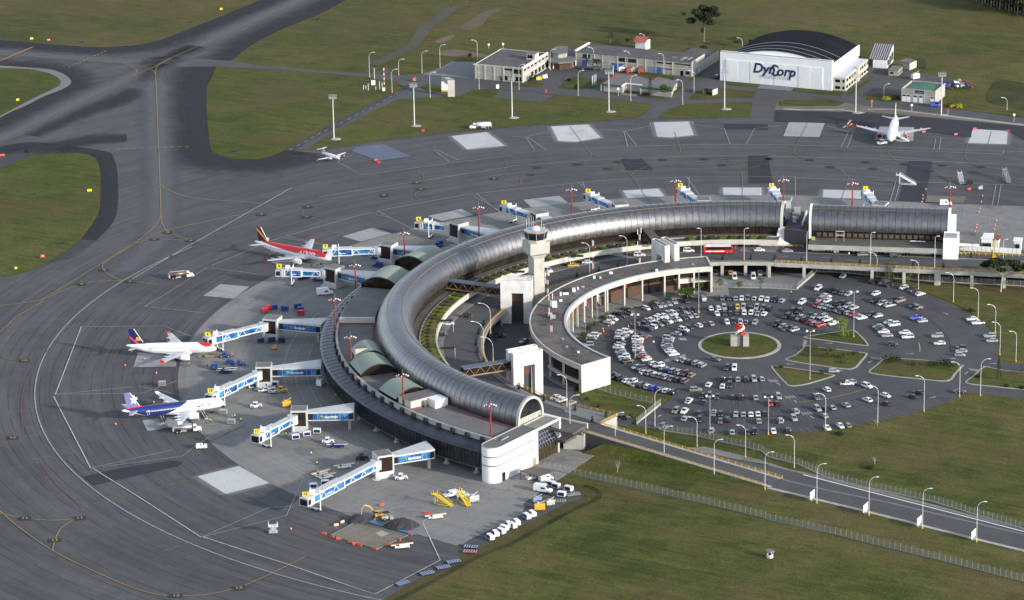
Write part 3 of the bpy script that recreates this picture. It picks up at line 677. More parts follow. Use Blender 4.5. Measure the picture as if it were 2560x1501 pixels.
# arched skylights
def vault(t0,t1,r0,r1,zb,rise,zr=12.0):
    A=np.linspace(0,1,17); mb=MB()
    def arc(th,lift=0.0): return [pol(r0+(r1 - r0)*a,th,zb+lift+rise*(1 - (2*a - 1)**2)) for a in A]
    L=[arc(t0+(t1 - t0)*j/3,.35) for j in range(4)]; mb.loft(L,False)
    v=fixn(mb.obj('arched_skylight',M_GREEN,term,True))
    s=t1 if t1 > t0 else t0; e=t0 if s == t1 else t1
    q=.35 if t1 > t0 else -.35
    mb=MB(); a=arc(s,.35); b=arc(s,-.1); mb.loft([a,b],False); b2=arc(s - .5,-.12)
    mb.obj('skylight_rim',M_SEAM,v)
    mb=MB(); mb.add([p for p in arc(s - .5,-.15)]+[Vector((p.x,p.y,zr)) for p in arc(s - .5,0)],[[i,i+1,18+i,17+i] for i in range(16)]); mb.obj('skylight_end_glazing',BRONZE,v)
    for rr in (r1 - .1,r0+.1): mb=MB(); mb.add([pol(rr,s,zb+.3),pol(rr,e,zb+.3),pol(rr,e,zr),pol(rr,s,zr)],[[0,1,2,3]]); mb.obj('skylight_side_wall',GLASS,v)
vault(207.3,212.1,136.2,150.2,13.0,3.2); vault(195.3,200.7,136.2,150.2,13.0,3.2); vault(189.6,194.6,136.2,147.0,13.0,3.2)
vault(144.0,150.3,136.5,151.5,15.0,3.0); vault(155.5,161.6,136.5,151.5,15.0,3.0)
ringpart('skylight_base_wall',CREAM,term,137.0,151.2,155.3,161.0,12.0,15.0); ringpart('skylight_base_wall',CREAM,term,137.0,151.2,143.8,149.6,12.0,15.0)
# plant rooms on the flat roof
def block(name,m,pts,z0,z1,parent):
    mb=MB(); mb.prism(pts,z0,z1); return mb.obj(name,m,parent)
c=g(10,1035,585,12); o_=pol(1,190,0,O0); u_=tang(190)
block('lift_room',CREAM,[c+u_*a+o_*b for a,b in ((-1.7,-2.2),(1.7,-2.2),(1.7,2.2),(-1.7,2.2))],12,16.6,term)
block('lift_room_roof',DCONC,[c+u_*a+o_*b for a,b in ((-1.6,-2.1),(1.6,-2.1),(1.6,2.1),(-1.6,2.1))],16.6,16.7,term)
ringpart('plant_room',CREAM,term,137.2,149.8,212.6,215.6,12.0,15.0); ringpart('plant_room_roof',ROOFG,term,137.4,149.6,212.7,215.5,15.0,15.15)
ringpart('plant_room_annex',WHITE,term,137.2,142.6,215.6,217.4,12.0,14.9)
ringpart('plant_room_base',M_REDL,term,137.1,150.0,215.62,215.8,12.0,12.5)
mb=MB(); c=pol(144.5,216.0,12.0)
for i in range(4): mb.box(c.x - .3+i*.2,c.x - .2+i*.2,c.y - .5,c.y+.5,12.0,14.6)
mb.obj('roof_door',YEL if 0 else DCONC,term)

# white rounded stair block at the apron end
dS=Vector((.595,.804,0)); nS=Vector((.804,-.595,0))              # along the long face, and out of it
f0=g(14,2412,319); wS=7.1
stair=thing('stair_block','white rounded stair block with two dark slots at the terminal end','building',f0)
def stairpoly(ins=0.0,L=21.6):
    r=wS/2; cc=f0 - nS*r; p=[cc+nS*(r - ins)*math.cos(R(a)) - dS*(r - ins)*math.sin(R(a)) for a in np.linspace(0,180,17)]
    return p+[cc - nS*(r - ins)+dS*(L - ins),cc+nS*(r - ins)+dS*(L - ins)]
HS=12.6
for i,(z0,z1) in enumerate(((0,6.0),(6.45,9.15),(9.6,HS))):
    block('white_wall',WHITE,stairpoly(),z0,z1,stair)
for z0,z1 in ((6.0,6.45),(9.15,9.6)):
    block('slot_window',GLASS,stairpoly(.4),z0,z1,stair)
    q=f0+dS*19.4; mb=MB(); mb.prism([q - nS*.5,q+nS*.0,q+nS*.0+dS*2.2,q - nS*.5+dS*2.2],z0 - .01,z1+.01); mb.obj('slot_end',WHITE,stair)
block('flat_roof',ROOFG,stairpoly(.35),HS,HS+.04,stair)
mb=MB(); pp=stairpoly(.0); pq=stairpoly(.3); n_=len(pp)
mb.add([Vector((p.x,p.y,HS)) for p in pp]+[Vector((p.x,p.y,HS+.3)) for p in pp]+[Vector((p.x,p.y,HS+.3)) for p in pq]+[Vector((p.x,p.y,HS)) for p in pq],
       [[i+k*n_,(i+1) % n_+k*n_,(i+1) % n_+(k+1)*n_,i+(k+1)*n_] for k in range(3) for i in range(n_)]); fixn(mb.obj('roof_kerb',CONCR,stair))
def facepanel(name,m,a,b,z0,z1,out=.03,par=stair):
    mb=MB(); p=f0+dS*a+nS*out; q=f0+dS*b+nS*out
    mb.add([p+Vector((0,0,z0)),q+Vector((0,0,z0)),q+Vector((0,0,z1)),p+Vector((0,0,z1))],[[0,1,2,3]]); return mb.obj(name,m,par)
facepanel('doorway',GLASS,.6,2.6,.05,3.2); facepanel('wall_patch',mat('grey_wall_patch',(.5,.51,.53),.7,0,.1),2.9,9.5,.3,2.9)
facepanel('door',mat('tan_door',(.30,.23,.14),.6,0,.1),18.4,20.3,.05,2.9)
mb=MB(); q=f0+dS*5 - nS*3.2; mb.bar(q+Vector((0,0,HS+.4)),q+dS*3.2+nS*.6+Vector((0,0,HS+.9)),.5,.25); mb.cyl(q+Vector((0,0,HS)),q+Vector((0,0,HS+.5)),.15,6); mb.obj('roof_unit',GALV,stair)
# glazed corner with the slatted pergola
gz=thing('glazed_corner','dark glazed corner with sloping solar glass under a slatted concrete pergola','building',f0+dS*27)
ga,gb=21.7,33.8
def FP(a,out,z): return f0+dS*a+nS*out+Vector((0,0,z))
mb=MB(); mb.prism([FP(ga,-1.0,0),FP(gb,-1.0,0),FP(gb,-9,0),FP(ga,-9,0)],0,4.8); mb.obj('lower_glazing',BRONZE,gz)
mb=MB(); mb.add([FP(ga,-.2,4.9),FP(gb,-.2,4.9),FP(gb,-4.4,10.8),FP(ga,-4.4,10.8),FP(gb,-4.6,4.9),FP(ga,-4.6,4.9)],[[0,1,2,3],[1,4,2],[0,3,5]])
M_SOLAR=glass_mat('blue_black_glass',(.016,.019,.034),.2); fixn(mb.obj('sloping_glazing',M_SOLAR,gz))
mb=MB()
for i in range(9): a=ga+(gb - ga)*i/8; mb.bar(FP(a,-.15,4.95),FP(a,-4.35,10.85),.09,.09)
for j in range(1,5): z=4.9+5.9*j/5; mb.bar(FP(ga,-.15 - 4.2*j/5,z+.05),FP(gb,-.15 - 4.2*j/5,z+.05),.08,.08)
mb.obj('glazing_bars',CONCR,gz)
mb=MB()
for i in range(15): a=ga+.4+(gb - ga - .6)*i/14; mb.bar(FP(a,-.8,.1),FP(a,-.4,4.8),.14,.14)
mb.obj('bronze_fins',mat('bronze_fin',(.16,.12,.07),.6,0,.1),gz)
mb=MB(); mb.bar(FP(ga,-.3,HS - .3),FP(gb,-.3,HS - .3),.5,.9); mb.obj('front_beam',CREAM,gz)
mb=MB(); mb.bar(FP(ga,-6.4,HS - .3),FP(gb,-6.4,HS - .3),.5,.8); mb.obj('rear_beam',CREAM,gz)
for i in range(11):
    a=ga+.6+(gb - ga - 1.0)*i/10; mb=MB(); mb.bar(FP(a,-.5,HS - .35),FP(a,-6.2,HS - .35),.28,.6); mb.obj('pergola_slat',CREAM,gz)
mb=MB(); mb.prism([FP(gb,.25,0),FP(gb+.9,.25,0),FP(gb+.9,-6.8,0),FP(gb,-6.8,0)],6.0,HS+.25); mb.obj('end_wall',WHITE,gz)
mb=MB(); mb.prism([FP(gb,-.3,0),FP(gb+.8,-.3,0),FP(gb+.8,-1.2,0),FP(gb,-1.2,0)],0,6.0); mb.obj('corner_post',CREAM,gz)
mb=MB(); mb.prism([FP(gb+.8,-1.2,0),FP(gb+3.2,-3.0,0),FP(gb+3.2,-9.0,0),FP(gb+.8,-9.0,0)],0,5.2); mb.obj('side_glazing',GLASS,gz)
mb=MB(); mb.prism([FP(ga - .5,-6.6,0),FP(gb+.9,-6.6,0),FP(gb+.9,-17,0),FP(ga - .5,-17,0)],5.5,12.0); mb.obj('roof_terrace',ROOFG,gz)
mb=MB(); mb.bar(FP(gb+.9,-9.5,11.4),FP(gb+6.5,-11.5,11.4),.4,1.3); mb.obj('cantilever_beam',CREAM,gz)

# second, straight section to the right of the gap
a2=g(8,440,570,20.6); b2=g(8,1770,610,20.6); a2.z=b2.z=0
d2=(b2 - a2).normalized(); o2=Vector((-d2.y,d2.x,0))
if o2.y < 0: o2=-o2
a2 += o2*2.4; b2 += o2*2.4
sec=thing('terminal_wing','straight terminal wing with a shorter silver barrel roof, right of the white wall','terminal',(a2+b2)/2)
n2=21
barrel([(a2+(b2 - a2)*i/n2,o2) for i in range(n2+1)],sec)
def wp(a,out,z=0.0): return a2+d2*a+o2*out+Vector((0,0,z))
L2=(b2 - a2).length
def rimend(x,s):
    mb=MB(); A=np.linspace(0,180,25)
    for r0,r1 in ((AT+.35,AT - .45),):
        F1=[wp(x,r0*math.cos(R(a)),ZT+r0*math.sin(R(a))) for a in A]; F2=[wp(x,r1*math.cos(R(a)),ZT+r1*math.sin(R(a))) for a in A]
        dn=Vector((0,0,ZT - 9.0))
        F1=[F1[0] - dn]+F1+[F1[-1] - dn]; F2=[F2[0] - dn]+F2+[F2[-1] - dn]
        e=d2*.9*s
        mb.loft([F1,F2],False); mb.loft([[p+e for p in F1],[p+e for p in F2]],False); mb.loft([F1,[p+e for p in F1]],False); mb.loft([F2,[p+e for p in F2]],False)
    mb.obj('gable_rim',WHITE,sec)
    mb=MB(); mb.poly([wp(x+.3*s,(AT - .45)*math.cos(R(a)),ZT+(AT - .45)*math.sin(R(a))) for a in A]+[wp(x+.3*s,-AT+.45,9),wp(x+.3*s,AT - .45,9)]); mb.obj('gable_glazing',GLASS,sec)
rimend(-.2,-1); rimend(L2+.2,1)
def wbox(name,m,x0,x1,y0,y1,z0,z1,par=None):
    mb=MB(); mb.prism([wp(x0,y0),wp(x1,y0),wp(x1,y1),wp(x0,y1)],z0,z1); return mb.obj(name,m,par or sec)
wbox('inner_glazing',BRONZE,0,L2,-5.2,-4.9,5.5,13.4); wbox('core_wall',DCONC,0,L2,-4.9,6,0,13.0)
mb=MB()
for i in range(28): mb.bar(wp(.5+i*2.02,-5.25,9.2),wp(.5+i*2.02,-5.25,12.8),.16,.12)
mb.obj('glazing_bars',M_SEAM,sec)
TAN=mat('tan_blind',(.10,.085,.06),.8,0,.3)
for i in range(22): wbox('window_blind',TAN,2+i*2.42,3.6+i*2.42,-5.3,-5.2,9.6,11.2)
wbox('canopy_roof',bpy.data.materials['canopy_roof_felt'],-.6,L2 - 1.2,-16.0,-5.0,8.2,9.0)
wbox('canopy_fascia',CONCR,-.6,L2 - 1.2,-16.5,-16.0,7.4,9.3); wbox('kerb_wall',WHITE,.5,L2 - 1.2,-12.0,-11.7,5.5,8.2)
for i in range(5):
    for x in (6,7.4): wbox('kerb_pillar',BRONZE,x+i*10.6,x+.5+i*10.6,-13.8,-13.3,5.5,8.2)
wbox('roof_bench',WHITE,39.5,45.5,-8.6,-8.3,9.6,9.9); wbox('roof_hatch',mat('lime_frame',(.25,.5,.1),.6,0,0),.2,1.6,-8.9,-8.7,9.0,10.4)
mb=MB()
for x in (10.0,13.2): mb.bar(wp(x,-9.5,9),wp(x,-9.5,13.2),.12,.12)
for z in (11.6,13.2): mb.bar(wp(9.9,-9.5,z),wp(13.3,-9.5,z),.15,.3)
mb.obj('sign_frame',CREAM,sec)
# white end block and stair at the right end
wbox('end_block',WHITE,L2 - 1.0,L2+5.0,-17.6,-8.0,4.0,13.6); wbox('end_block_louvre',CONCR,L2 - .2,L2+4.2,-16.8,-8.8,13.6,13.75)
for y0,y1 in ((-17.6,-16.9),(-8.7,-8.0)): wbox('end_block_parapet',WHITE,L2 - 1.0,L2+5.0,y0,y1,13.6,14.2)
mb=MB(); mb.add([wp(L2+.9,-7.5,0),wp(L2+.9,5,0),wp(L2+.9,5,17.5),wp(L2+.9,3.6,17.8),wp(L2+.9,-7.5,9),wp(L2+3.2,-7.5,0),wp(L2+3.2,5,0),wp(L2+3.2,5,17.5),wp(L2+3.2,3.6,17.8),wp(L2+3.2,-7.5,9)],
                  [[0,1,2,3,4],[9,8,7,6,5],[0,5,6,1],[1,6,7,2],[2,7,8,3],[3,8,9,4],[4,9,5,0]]); fixn(mb.obj('stepped_fin_wall',WHITE,sec))
wbox('side_canopy',ROOFG,L2+5.0,L2+13.0,-9,3,9.0,9.5); wbox('side_canopy_edge',WHITE,L2+5.0,L2+13.0,-9.4,-9.0,8.7,9.6)
mb=MB()
for x in (7,9.2,11.5): mb.cyl(wp(L2+x,-8,0),wp(L2+x,-8,9),.12,6)
for x in (7.4,8.6): mb.bar(wp(L2+x,-8.4,8.9),wp(L2+x+4,-8.4,2),.12,.15)
mb.bar(wp(L2+5.2,-9.5,6.0),wp(L2+10.5,-9.5,3.0),.5,.2); mb.obj('side_stair',POLE,sec)
# roofs in the gap between the two sections
gap=thing('link_building','low dark-roofed link with a broad white wall between the two silver roofs','building',pol(126,75.5))
def quad(name,m,pts,z0,z1): return block(name,m,pts,z0,z1,gap)
gx0,gx1=pol(121,78.6),wp(-1.3,-8.5); gx1.z=0
bk0,bk1=pol(150,78.6),wp(-1.3,16)
quad('link_roof',ROOFD,[gx0,gx1,bk1,bk0],4.0,12.1)
m0=gx0.lerp(gx1,.28); m1=gx0.lerp(gx1,.66); n0=bk0.lerp(bk1,.28); n1=bk0.lerp(bk1,.66)
quad('blue_roof_strip',mat('blue_roof_membrane',(.035,.05,.10),.6,0,.15),[m0.lerp(n0,.02),m1.lerp(n1,.02),m1.lerp(n1,.32),m0.lerp(n0,.32)],12.1,12.2)
quad('roof_kerb',WHITE,[m1.lerp(n1,.3),m1.lerp(n1,.3)+Vector((.5,0,0)),n1+Vector((.5,0,0)),n1],12.1,13.2)
for q,(s,h) in zip((.42,.6,.78),((1.6,2.2),(2.4,2.4),(2.6,3.2))):
    c=gx0.lerp(gx1,.3).lerp(bk0.lerp(bk1,.3),q); quad('roof_plant_unit',GALV,[c+Vector(v) for v in ((-s/2,-1,0),(s/2,-1,0),(s/2,1,0),(-s/2,1,0))],12.1,12.1+h)
w0,w1=g(8,75,945,5.5),g(8,418,955,5.5); t0,t1=g(8,120,760,12.1),g(8,420,770,12.1)
mb=MB(); mb.add([w0,w1,t1,t0,w0+Vector((0,1.5,0)),w1+Vector((0,1.5,0)),t1+Vector((0,.6,0)),t0+Vector((0,.6,0))],[[0,1,2,3],[0,3,7,4],[1,5,6,2],[3,2,6,7]]); fixn(mb.obj('sloping_white_wall',WHITE,gap))
mb=MB(); mb.bar(t0+Vector((0,.3,.15)),t1+Vector((0,.3,.15)),.5,.35); mb.obj('wall_coping',M_REDL,gap)
for a,b in ((w0,t0),(w1,t1)):
    mb=MB(); mb.loft([[a+Vector((-.4,-.5,0)),a+Vector((.4,-.5,0)),a+Vector((.4,3,0)),a+Vector((-.4,3,0))],[b+Vector((-.4,-.5,.6)),b+Vector((.4,-.5,.6)),b+Vector((.4,3,.6)),b+Vector((-.4,3,.6))]],True,True); fixn(mb.obj('buttress',WHITE,gap))

# planted beds along the canopy roof
M_LIME=grass_mat('lime_hedge',[(.36,(.065,.085,.010)),(.5,(.115,.135,.013)),(.66,(.18,.18,.025))]); M_DKH=grass_mat('green_hedge',[(.36,(.022,.035,.008)),(.5,(.045,.06,.012)),(.66,(.085,.095,.02))])
def leafy(mb,x0,x1,y0,y1,z0,h,n=9,m=5,am=.10):
    rr=random.Random(n*7+m); vs=[]; fs=[]
    for j in range(m+1):
        for i in range(n+1):
            e=min(i,n - i,j,m - j); vs.append((x0+(x1 - x0)*i/n+rr.uniform(-am,am)*.5,y0+(y1 - y0)*j/m+rr.uniform(-am,am)*.5,z0+(h*(.55 if e == 0 else 1)+rr.uniform(-am,am) if e >= 0 else 0)))
    for j in range(m):
        for i in range(n): a=j*(n+1)+i; fs.append([a,a+1,a+n+2,a+n+1])
    b0=len(vs); edge=[j for j in range(n+1)]+[(k+1)*(n+1) - 1 for k in range(1,m+1)]+[m*(n+1)+i for i in range(n - 1,-1,-1)]+[k*(n+1) for k in range(m - 1,0,-1)]
    for k in edge: vs.append((vs[k][0],vs[k][1],z0))
    ne=len(edge)
    for q in range(ne): fs.append([edge[q],b0+q,b0+(q+1) % ne,edge[(q+1) % ne]])
    mb.add(vs,fs)
protos={}
for key,m in (('lime',M_LIME),('dark green',M_DKH)):
    t=thing('planted_bed',key,'planted bed',(0,0,0)); mb=MB(); leafy(mb,-2.6,2.6,-1.55,1.55,.15,.55); mb.obj('hedge',m,t)
    mb=MB(); mb.box(-2.75,2.75,-1.7,1.7,0,.18); mb.obj('planter_kerb',DCONC,t)
    mb=MB(); mb.box(-.5,.4,1.5,2.3,0,.95); mb.obj('roof_light',bpy.data.materials['black_vent'],t); protos[key]=t
used=set(); cnt={'lime': 0,'dark green': 0}; seq=[]
for i in range(62):
    th=82.5+i*2.02
    if 97 < th < 103: continue
    left=th > 163
    key='lime' if (left and i % 4 != 3) or (not left and i % 3 == 1) else 'dark green'
    cnt[key] += 1; c=pol(117.3,th,CZ)
    lab='%s %s bed on the canopy roof, counting from the white link wall' % (ORD[cnt[key] - 1],key)
    if key not in used: used.add(key); t=protos[key]; t.location=c; t.rotation_euler=(0,0,R(th)); t['label']=lab; t['group']='planted beds on the canopy roof'
    else: t=dup(protos[key],c,R(th),lab,'planted beds on the canopy roof')
# ---------------------------------------------------------------- elevated road, arcade, portals, tower
DZ=5.5
M_DECK=M_ROAD
mb=MB(); mb.ring(97.2,124.2,79,236.5,DZ - .9,DZ,TC,2); struct('elevated_road',mb,M_ROAD)
mb=MB(); mb.ring(111.8,119.3,79.5,231,DZ,DZ+.16,TC,2); mb.ring(97.3,99.2,79,228,DZ,DZ+.16,TC,2); struct('kerb_pavement',mb,M_LIGHTPAVE)
mb=MB(); mb.ring(96.9,97.3,79,233,DZ - 1.3,DZ+.12,TC,2); struct('road_edge_beam',mb,CONCR)
nA=pol(97.2,79); nB=g(8,3300,1262,DZ); fA=pol(124,79); fB=g(8,3300,1005,DZ)
for v in (nA,nB,fA,fB): v.z=0
mb=MB(); mb.prism([nA,nB,fB,fA],DZ - .9,DZ - .01); struct('elevated_road',mb,M_ROAD)
dn=(nB - nA).normalized(); nn=Vector((dn.y,-dn.x,0))
mb=MB(); mb.prism([nA+nn*.4,nB+nn*.4,nB,nA],DZ - 1.5,DZ+.14); struct('road_edge_beam',mb,CONCR)
mb=MB(); q0=nA - nn*.1; mb.prism([q0,nB,nB - nn*2,q0 - nn*2],DZ,DZ+.16); struct('kerb_pavement',mb,M_LIGHTPAVE)
mb=MB(); mb.prism([nA - nn*19,nB - nn*19,nB - nn*19.4,nA - nn*19.4],0,DZ - .9); o=mb.obj('undercroft_shade_wall',bpy.data.materials['dark_undercroft']); tag(o,'dark rear wall in the shade under the elevated road','wall')  # dark plane added here; the shade under the deck is put into its colour
mb=MB(); p0=g(8,1900,1062,DZ+.1); p1=g(8,3300,1130,DZ+.1); mb.strip([g(8,300,1012,DZ+.03),g(8,1700,1062,DZ+.03),p1],.6); mb.strip([g(7,1700,985,DZ+.03),g(8,0,1003,DZ+.03),g(8,300,1012,DZ+.03)],.3)
for k,(x,y) in enumerate([(100,1050),(300,1055),(520,1060),(760,1085),(880,1095),(1100,1070),(1180,1110),(1400,1085)]):
    p=g(8,x,y,DZ+.03); mb.strip([p,p+dn*4],.3)
struct('road_marking',mb,L_WT)
for x,y,tw in [(10,1165,1),(352,1172,0),(1022,1205,0),(1337,1222,0),(1652,1240,0),(1682,1240,0),(2005,1255,0),(2325,1270,0)]:
    p=g(8,x,y,DZ - 1.5) ; p=Vector((p.x,p.y,0)) - nn*.8; mb=MB(); mb.prism([p+Vector(v) for v in ((-.6,-.5,0),(.6,-.5,0),(.6,.5,0),(-.6,.5,0))],0,DZ - .9)
    tag(mb.obj('bridge_pier',CONCR),'concrete pier under the elevated road beside the car park','pier','piers under the elevated road')
for x in (2070,2300,2520):
    p=g(7,x,1152,DZ - 1.5); p=Vector((p.x,p.y,0))+Vector((0,.8,0)); mb=MB(); mb.prism([p+Vector(v) for v in ((-.6,-.5,0),(.6,-.5,0),(.6,.5,0),(-.6,.5,0))],0,DZ - .9)
    tag(mb.obj('bridge_pier',CONCR),'concrete pier under the elevated road beside the car park','pier','piers under the elevated road')
for i in range(16):
    p=pol(98.5,112+i*7.4); mb=MB(); mb.cyl(p,p+Vector((0,0,DZ - .9)),.5,10)
    tag(mb.obj('bridge_pier',CONCR),'round concrete pier holding the inner edge of the curved elevated road','pier','round piers under the curved road')
# lower end of the deck and the ramp down to the ground
DK=P("11:0,805 35,823 200,907 480,1012 760,1082 1030,1140 872,1226 960,1258 1050,1275 710,1302 690,1330 500,1300 470,1180 300,1135 60,1240 -200,1200",DZ)
mb=MB(); mb.prism(DK,DZ - 1.0,DZ+.005); struct('elevated_road',mb,M_ROAD)
mb=MB(); mb.prism(P("11:480,1012 760,1082 1030,1140 872,1226 700,1165 520,1110",DZ),DZ+.005,DZ+.15); struct('kerb_pavement',mb,M_LIGHTPAVE)
rU0,rU1,rL0,rL1=g(11,1050,1275,DZ),g(16,140,282,.12),g(11,710,1302,DZ),g(16,0,366,.12)
mb=MB(); mb.add([rL0,rU0,rU1,rL1]+[Vector((p.x,p.y,-.5)) for p in (rL0,rU0,rU1,rL1)],[[0,1,2,3],[0,3,7,4],[1,5,6,2],[0,4,5,1]]); fixn(struct('ramp',mb,M_ROAD))
def lerp(a,b,t): return a+(b - a)*t
mb=MB()
for a,b,s in ((rU0,rU1,1),(rL0,rL1,-1)):
    e=(rU0 - rL0); e.z=0; e=e.normalized()*s
    for q in range(10):
        A,B=lerp(a,b,q/10),lerp(a,b,(q+1)/10)
        mb.loft([[A - e*1.5+Vector((0,0,.02)),A+e*.3+Vector((0,0,.02)),A+e*.3+Vector((0,0,.22)),A - e*1.5+Vector((0,0,.22))],[B - e*1.5+Vector((0,0,.02)),B+e*.3+Vector((0,0,.02)),B+e*.3+Vector((0,0,.22)),B - e*1.5+Vector((0,0,.22))]],True,True)
fixn(struct('ramp_pavement',mb,CONCR))
mb=MB(); e=(rL0 - rU0); e.z=0; e=e.normalized(); T_=np.linspace(.12,1,12)
mb.loft([[lerp(rL0,rL1,t)+e*.3+Vector((0,0,-.12 - max(0,.3 - t)*9)) for t in T_],[Vector((*(lerp(rL0,rL1,t)+e*(.8+1.7*lerp(rL0,rL1,t).z))[:2],-.1)) for t in T_]],False)
o=struct('embankment',mb,M_LAWN)
p0,p1,p2=g(11,505,1325,DZ),g(11,705,1330,DZ),g(11,715,1302,DZ)
mb=MB(); mb.prism([(p0.x,p0.y),(p1.x,p1.y),(p2.x+2,p2.y+6),(p0.x+3,p0.y+8)],-.2,DZ - .2); tag(mb.obj('abutment',CONCR),'pale concrete abutment wall where the ramp leaves the terminal corner','wall')
mb=MB(); a,b=g(11,870,1228,DZ),g(11,1035,1150,DZ); mb.prism([(a.x,a.y),(b.x,b.y),(b.x - .8,b.y+.8),(a.x - .8,a.y+.8)],0,DZ+.1)
mb.prism([(a.x,a.y),(a.x - .8,a.y+.8),(rU0.x - 1,rU0.y),(rU0.x,rU0.y - .6)],0,DZ+.1); tag(mb.obj('abutment',CONCR),'concrete retaining wall below the railed notch of the ramp','wall')

# yellow guard rails
def railing(pts,label,sp=2.6,h=1.0):
    pts=[Vector(p) for p in pts]; t=thing('guard_rail',label,'guard rail',pts[0]); mb=MB()
    for z,hh in ((h,.13),(h*.55,.10)): 
        for a,b in zip(pts,pts[1:]): mb.bar(a+Vector((0,0,z)),b+Vector((0,0,z)),.10,hh)
    mb.obj('rail',YEL,t); base=MB(); base.box(-.11,.11,-.09,.09,0,h+.08); base=base.obj('post',YEL,t,False,False)
    q=0.0; first=True; lens=[(b - a).length for a,b in zip(pts,pts[1:])]; tot=sum(lens); n=max(2,min(98,int(tot/sp)))
    for i in range(n+1):
        s=tot*i/n; k=0
        while k < len(lens) - 1 and s > lens[k]: s -= lens[k]; k += 1
        p=lerp(pts[k],pts[k+1],min(1,s/lens[k])) - t.location
        if first: base.location=p; first=False
        else: c=base.copy(); c.location=p; COL.objects.link(c); c.parent=t
    return t
railing([pol(97.6,a,DZ) for a in np.arange(150,205,2)],'curved yellow guard rail on the road edge behind the tower and portals')
railing([pol(97.6,a,DZ) for a in np.arange(100,140,2)],'curved yellow guard rail on the road edge behind the arcade roof')
UZ=Vector((0,0,DZ))
railing([nA - nn*.3+UZ,lerp(nA,nB,.5) - nn*.3+UZ],'long straight yellow guard rail above the car park, left stretch')
railing([lerp(nA,nB,.505) - nn*.3+UZ,nB - nn*.3+UZ],'long straight yellow guard rail above the car park, right stretch behind the dark trees')
railing(P("8:85,955 410,962",DZ),'short yellow guard rail along the foot of the sloping white wall')
railing(P("8:1880,1030 2520,1052 3000,1068",DZ),'yellow guard rail along the far kerb past the terminal wing')
railing(P("11:35,823 200,907 330,962 480,1012 760,1082 1030,1140",DZ),'yellow guard rail below the white portal, running down to the ramp notch')
railing(P("11:1035,1145 872,1228",DZ),'short yellow guard rail across the notch at the head of the ramp')
railing([g(11,872,1228,DZ),g(11,960,1260,DZ),rU0+(rL0 - rU0).normalized()*.3,rU1],'yellow guard rail on the car park side of the ramp')
railing([rL0,lerp(rL0,rL1,.97)],'yellow guard rail on the near side of the ramp')
railing(P("11:488,1280 690,1325",DZ),'yellow guard rail on top of the pale abutment')

# the colonnaded arcade between the car park and the road
arc_b=thing('arcade_building','curved colonnaded arcade with a flat grey roof facing the car park','arcade',pol(70,180,0,O0))
A0,A1=95.6,219.5
def rp(name,m,*a,**k):
    mb=MB(); mb.ring(*a,**dict(c=O0,**k)); return mb.obj(name,m,arc_b)
M_AROOF=mat('mottled_roof_felt',(.125,.118,.11),.9,0,.85,.09)
rp('flat_roof',M_AROOF,65.3,78.2,A0,A1,9.2,10.45)
rp('front_fascia',CREAM,64.7,65.3,A0,A1,8.7,10.7); rp('rear_fascia',CREAM,78.2,78.7,A0,A1,8.7,10.7)
rp('roof_gutter',GALV,65.3,65.75,A0+12,A1,10.45,10.8)
rp('recessed_wall',BRONZE,71.5,72.0,A0+.5,A1 - 1,4.4,9.2); rp('recessed_brick_wall',BRICK,71.3,72.2,A0+.5,A1 - 1,0,4.4)
rp('rear_glazing',BRONZE,77.4,77.7,205,A1 - 1,3.6,8.7); rp('rear_glazing',BRONZE,77.4,77.7,120,158,0.1,8.7)
for t_ in (108.5,126.0,142.0,158,171,184,201): rp('roof_joint',M_REDL,65.8,78.0,t_,t_+.25,10.45,10.52)
for th in [96.1,102.2,107.6,113.0,121.9,129.7,138.0,139.2,147,152.5,158,163,168,173,178,184,190,197,204,211]:
    p=pol(65.0,th,0,O0); mb=MB(); u=pol(1,th,0,O0); v=Vector((-u.y,u.x,0)); mb.prism([p+u*a+v*b for a,b in ((-.35,-.3),(.35,-.3),(.35,.3),(-.35,.3))],0,8.75); mb.obj('column',CREAM,arc_b)
for th in (204,211.5,A1 - .6): p=pol(78.2,th,0,O0); mb=MB(); mb.prism([p+Vector(v) for v in ((-.4,-.4,0),(.4,-.4,0),(.4,.4,0),(-.4,.4,0))],0,8.75); mb.obj('column',CREAM,arc_b)
eL,eR=pol(78.7,A1,0,O0),pol(64.7,A1,0,O0); ed=(eR - eL).normalized(); en=Vector((ed.y,-ed.x,0))
if en.y > 0: en=-en
def ew(name,m,a,b,z0,z1,out): 
    L=(eR - eL).length; mb=MB(); p,q=eL+ed*L*a,eL+ed*L*b; mb.prism([p,q,q+en*out,p+en*out],z0,z1); mb.obj(name,m,arc_b)
ew('end_wall',CREAM,0,1,0,10.7,.5); ew('end_panel',WHITE,.07,.95,5.4,9.0,.62); ew('end_panel',WHITE,.07,.95,.4,4.6,.62)
r0_,r1_=pol(65,A0,0,O0),pol(78.5,A0,0,O0); mb=MB(); mb.prism([r0_,r1_,r1_+Vector((-.8,0,0)),r0_+Vector((-.8,0,0))],0,10.7); mb.obj('end_wall',CREAM,arc_b)
rp('mezzanine_slab',CREAM,66,71.5,96,107.6,4.2,4.7); rp('mezzanine_wall',CREAM,66.3,66.6,102.3,107.4,4.7,6.0)
rp('shop_opening',GLASS,71.0,71.35,112,118,.2,3.6); rp('shop_opening',GLASS,71.0,71.35,131,137,.2,3.6); rp('red_banner',REDP,70.9,71.2,124.5,125.6,4.6,8.2)
rp('rear_slab',CREAM,77.3,78.6,203,A1 - .3,3.2,4.2)
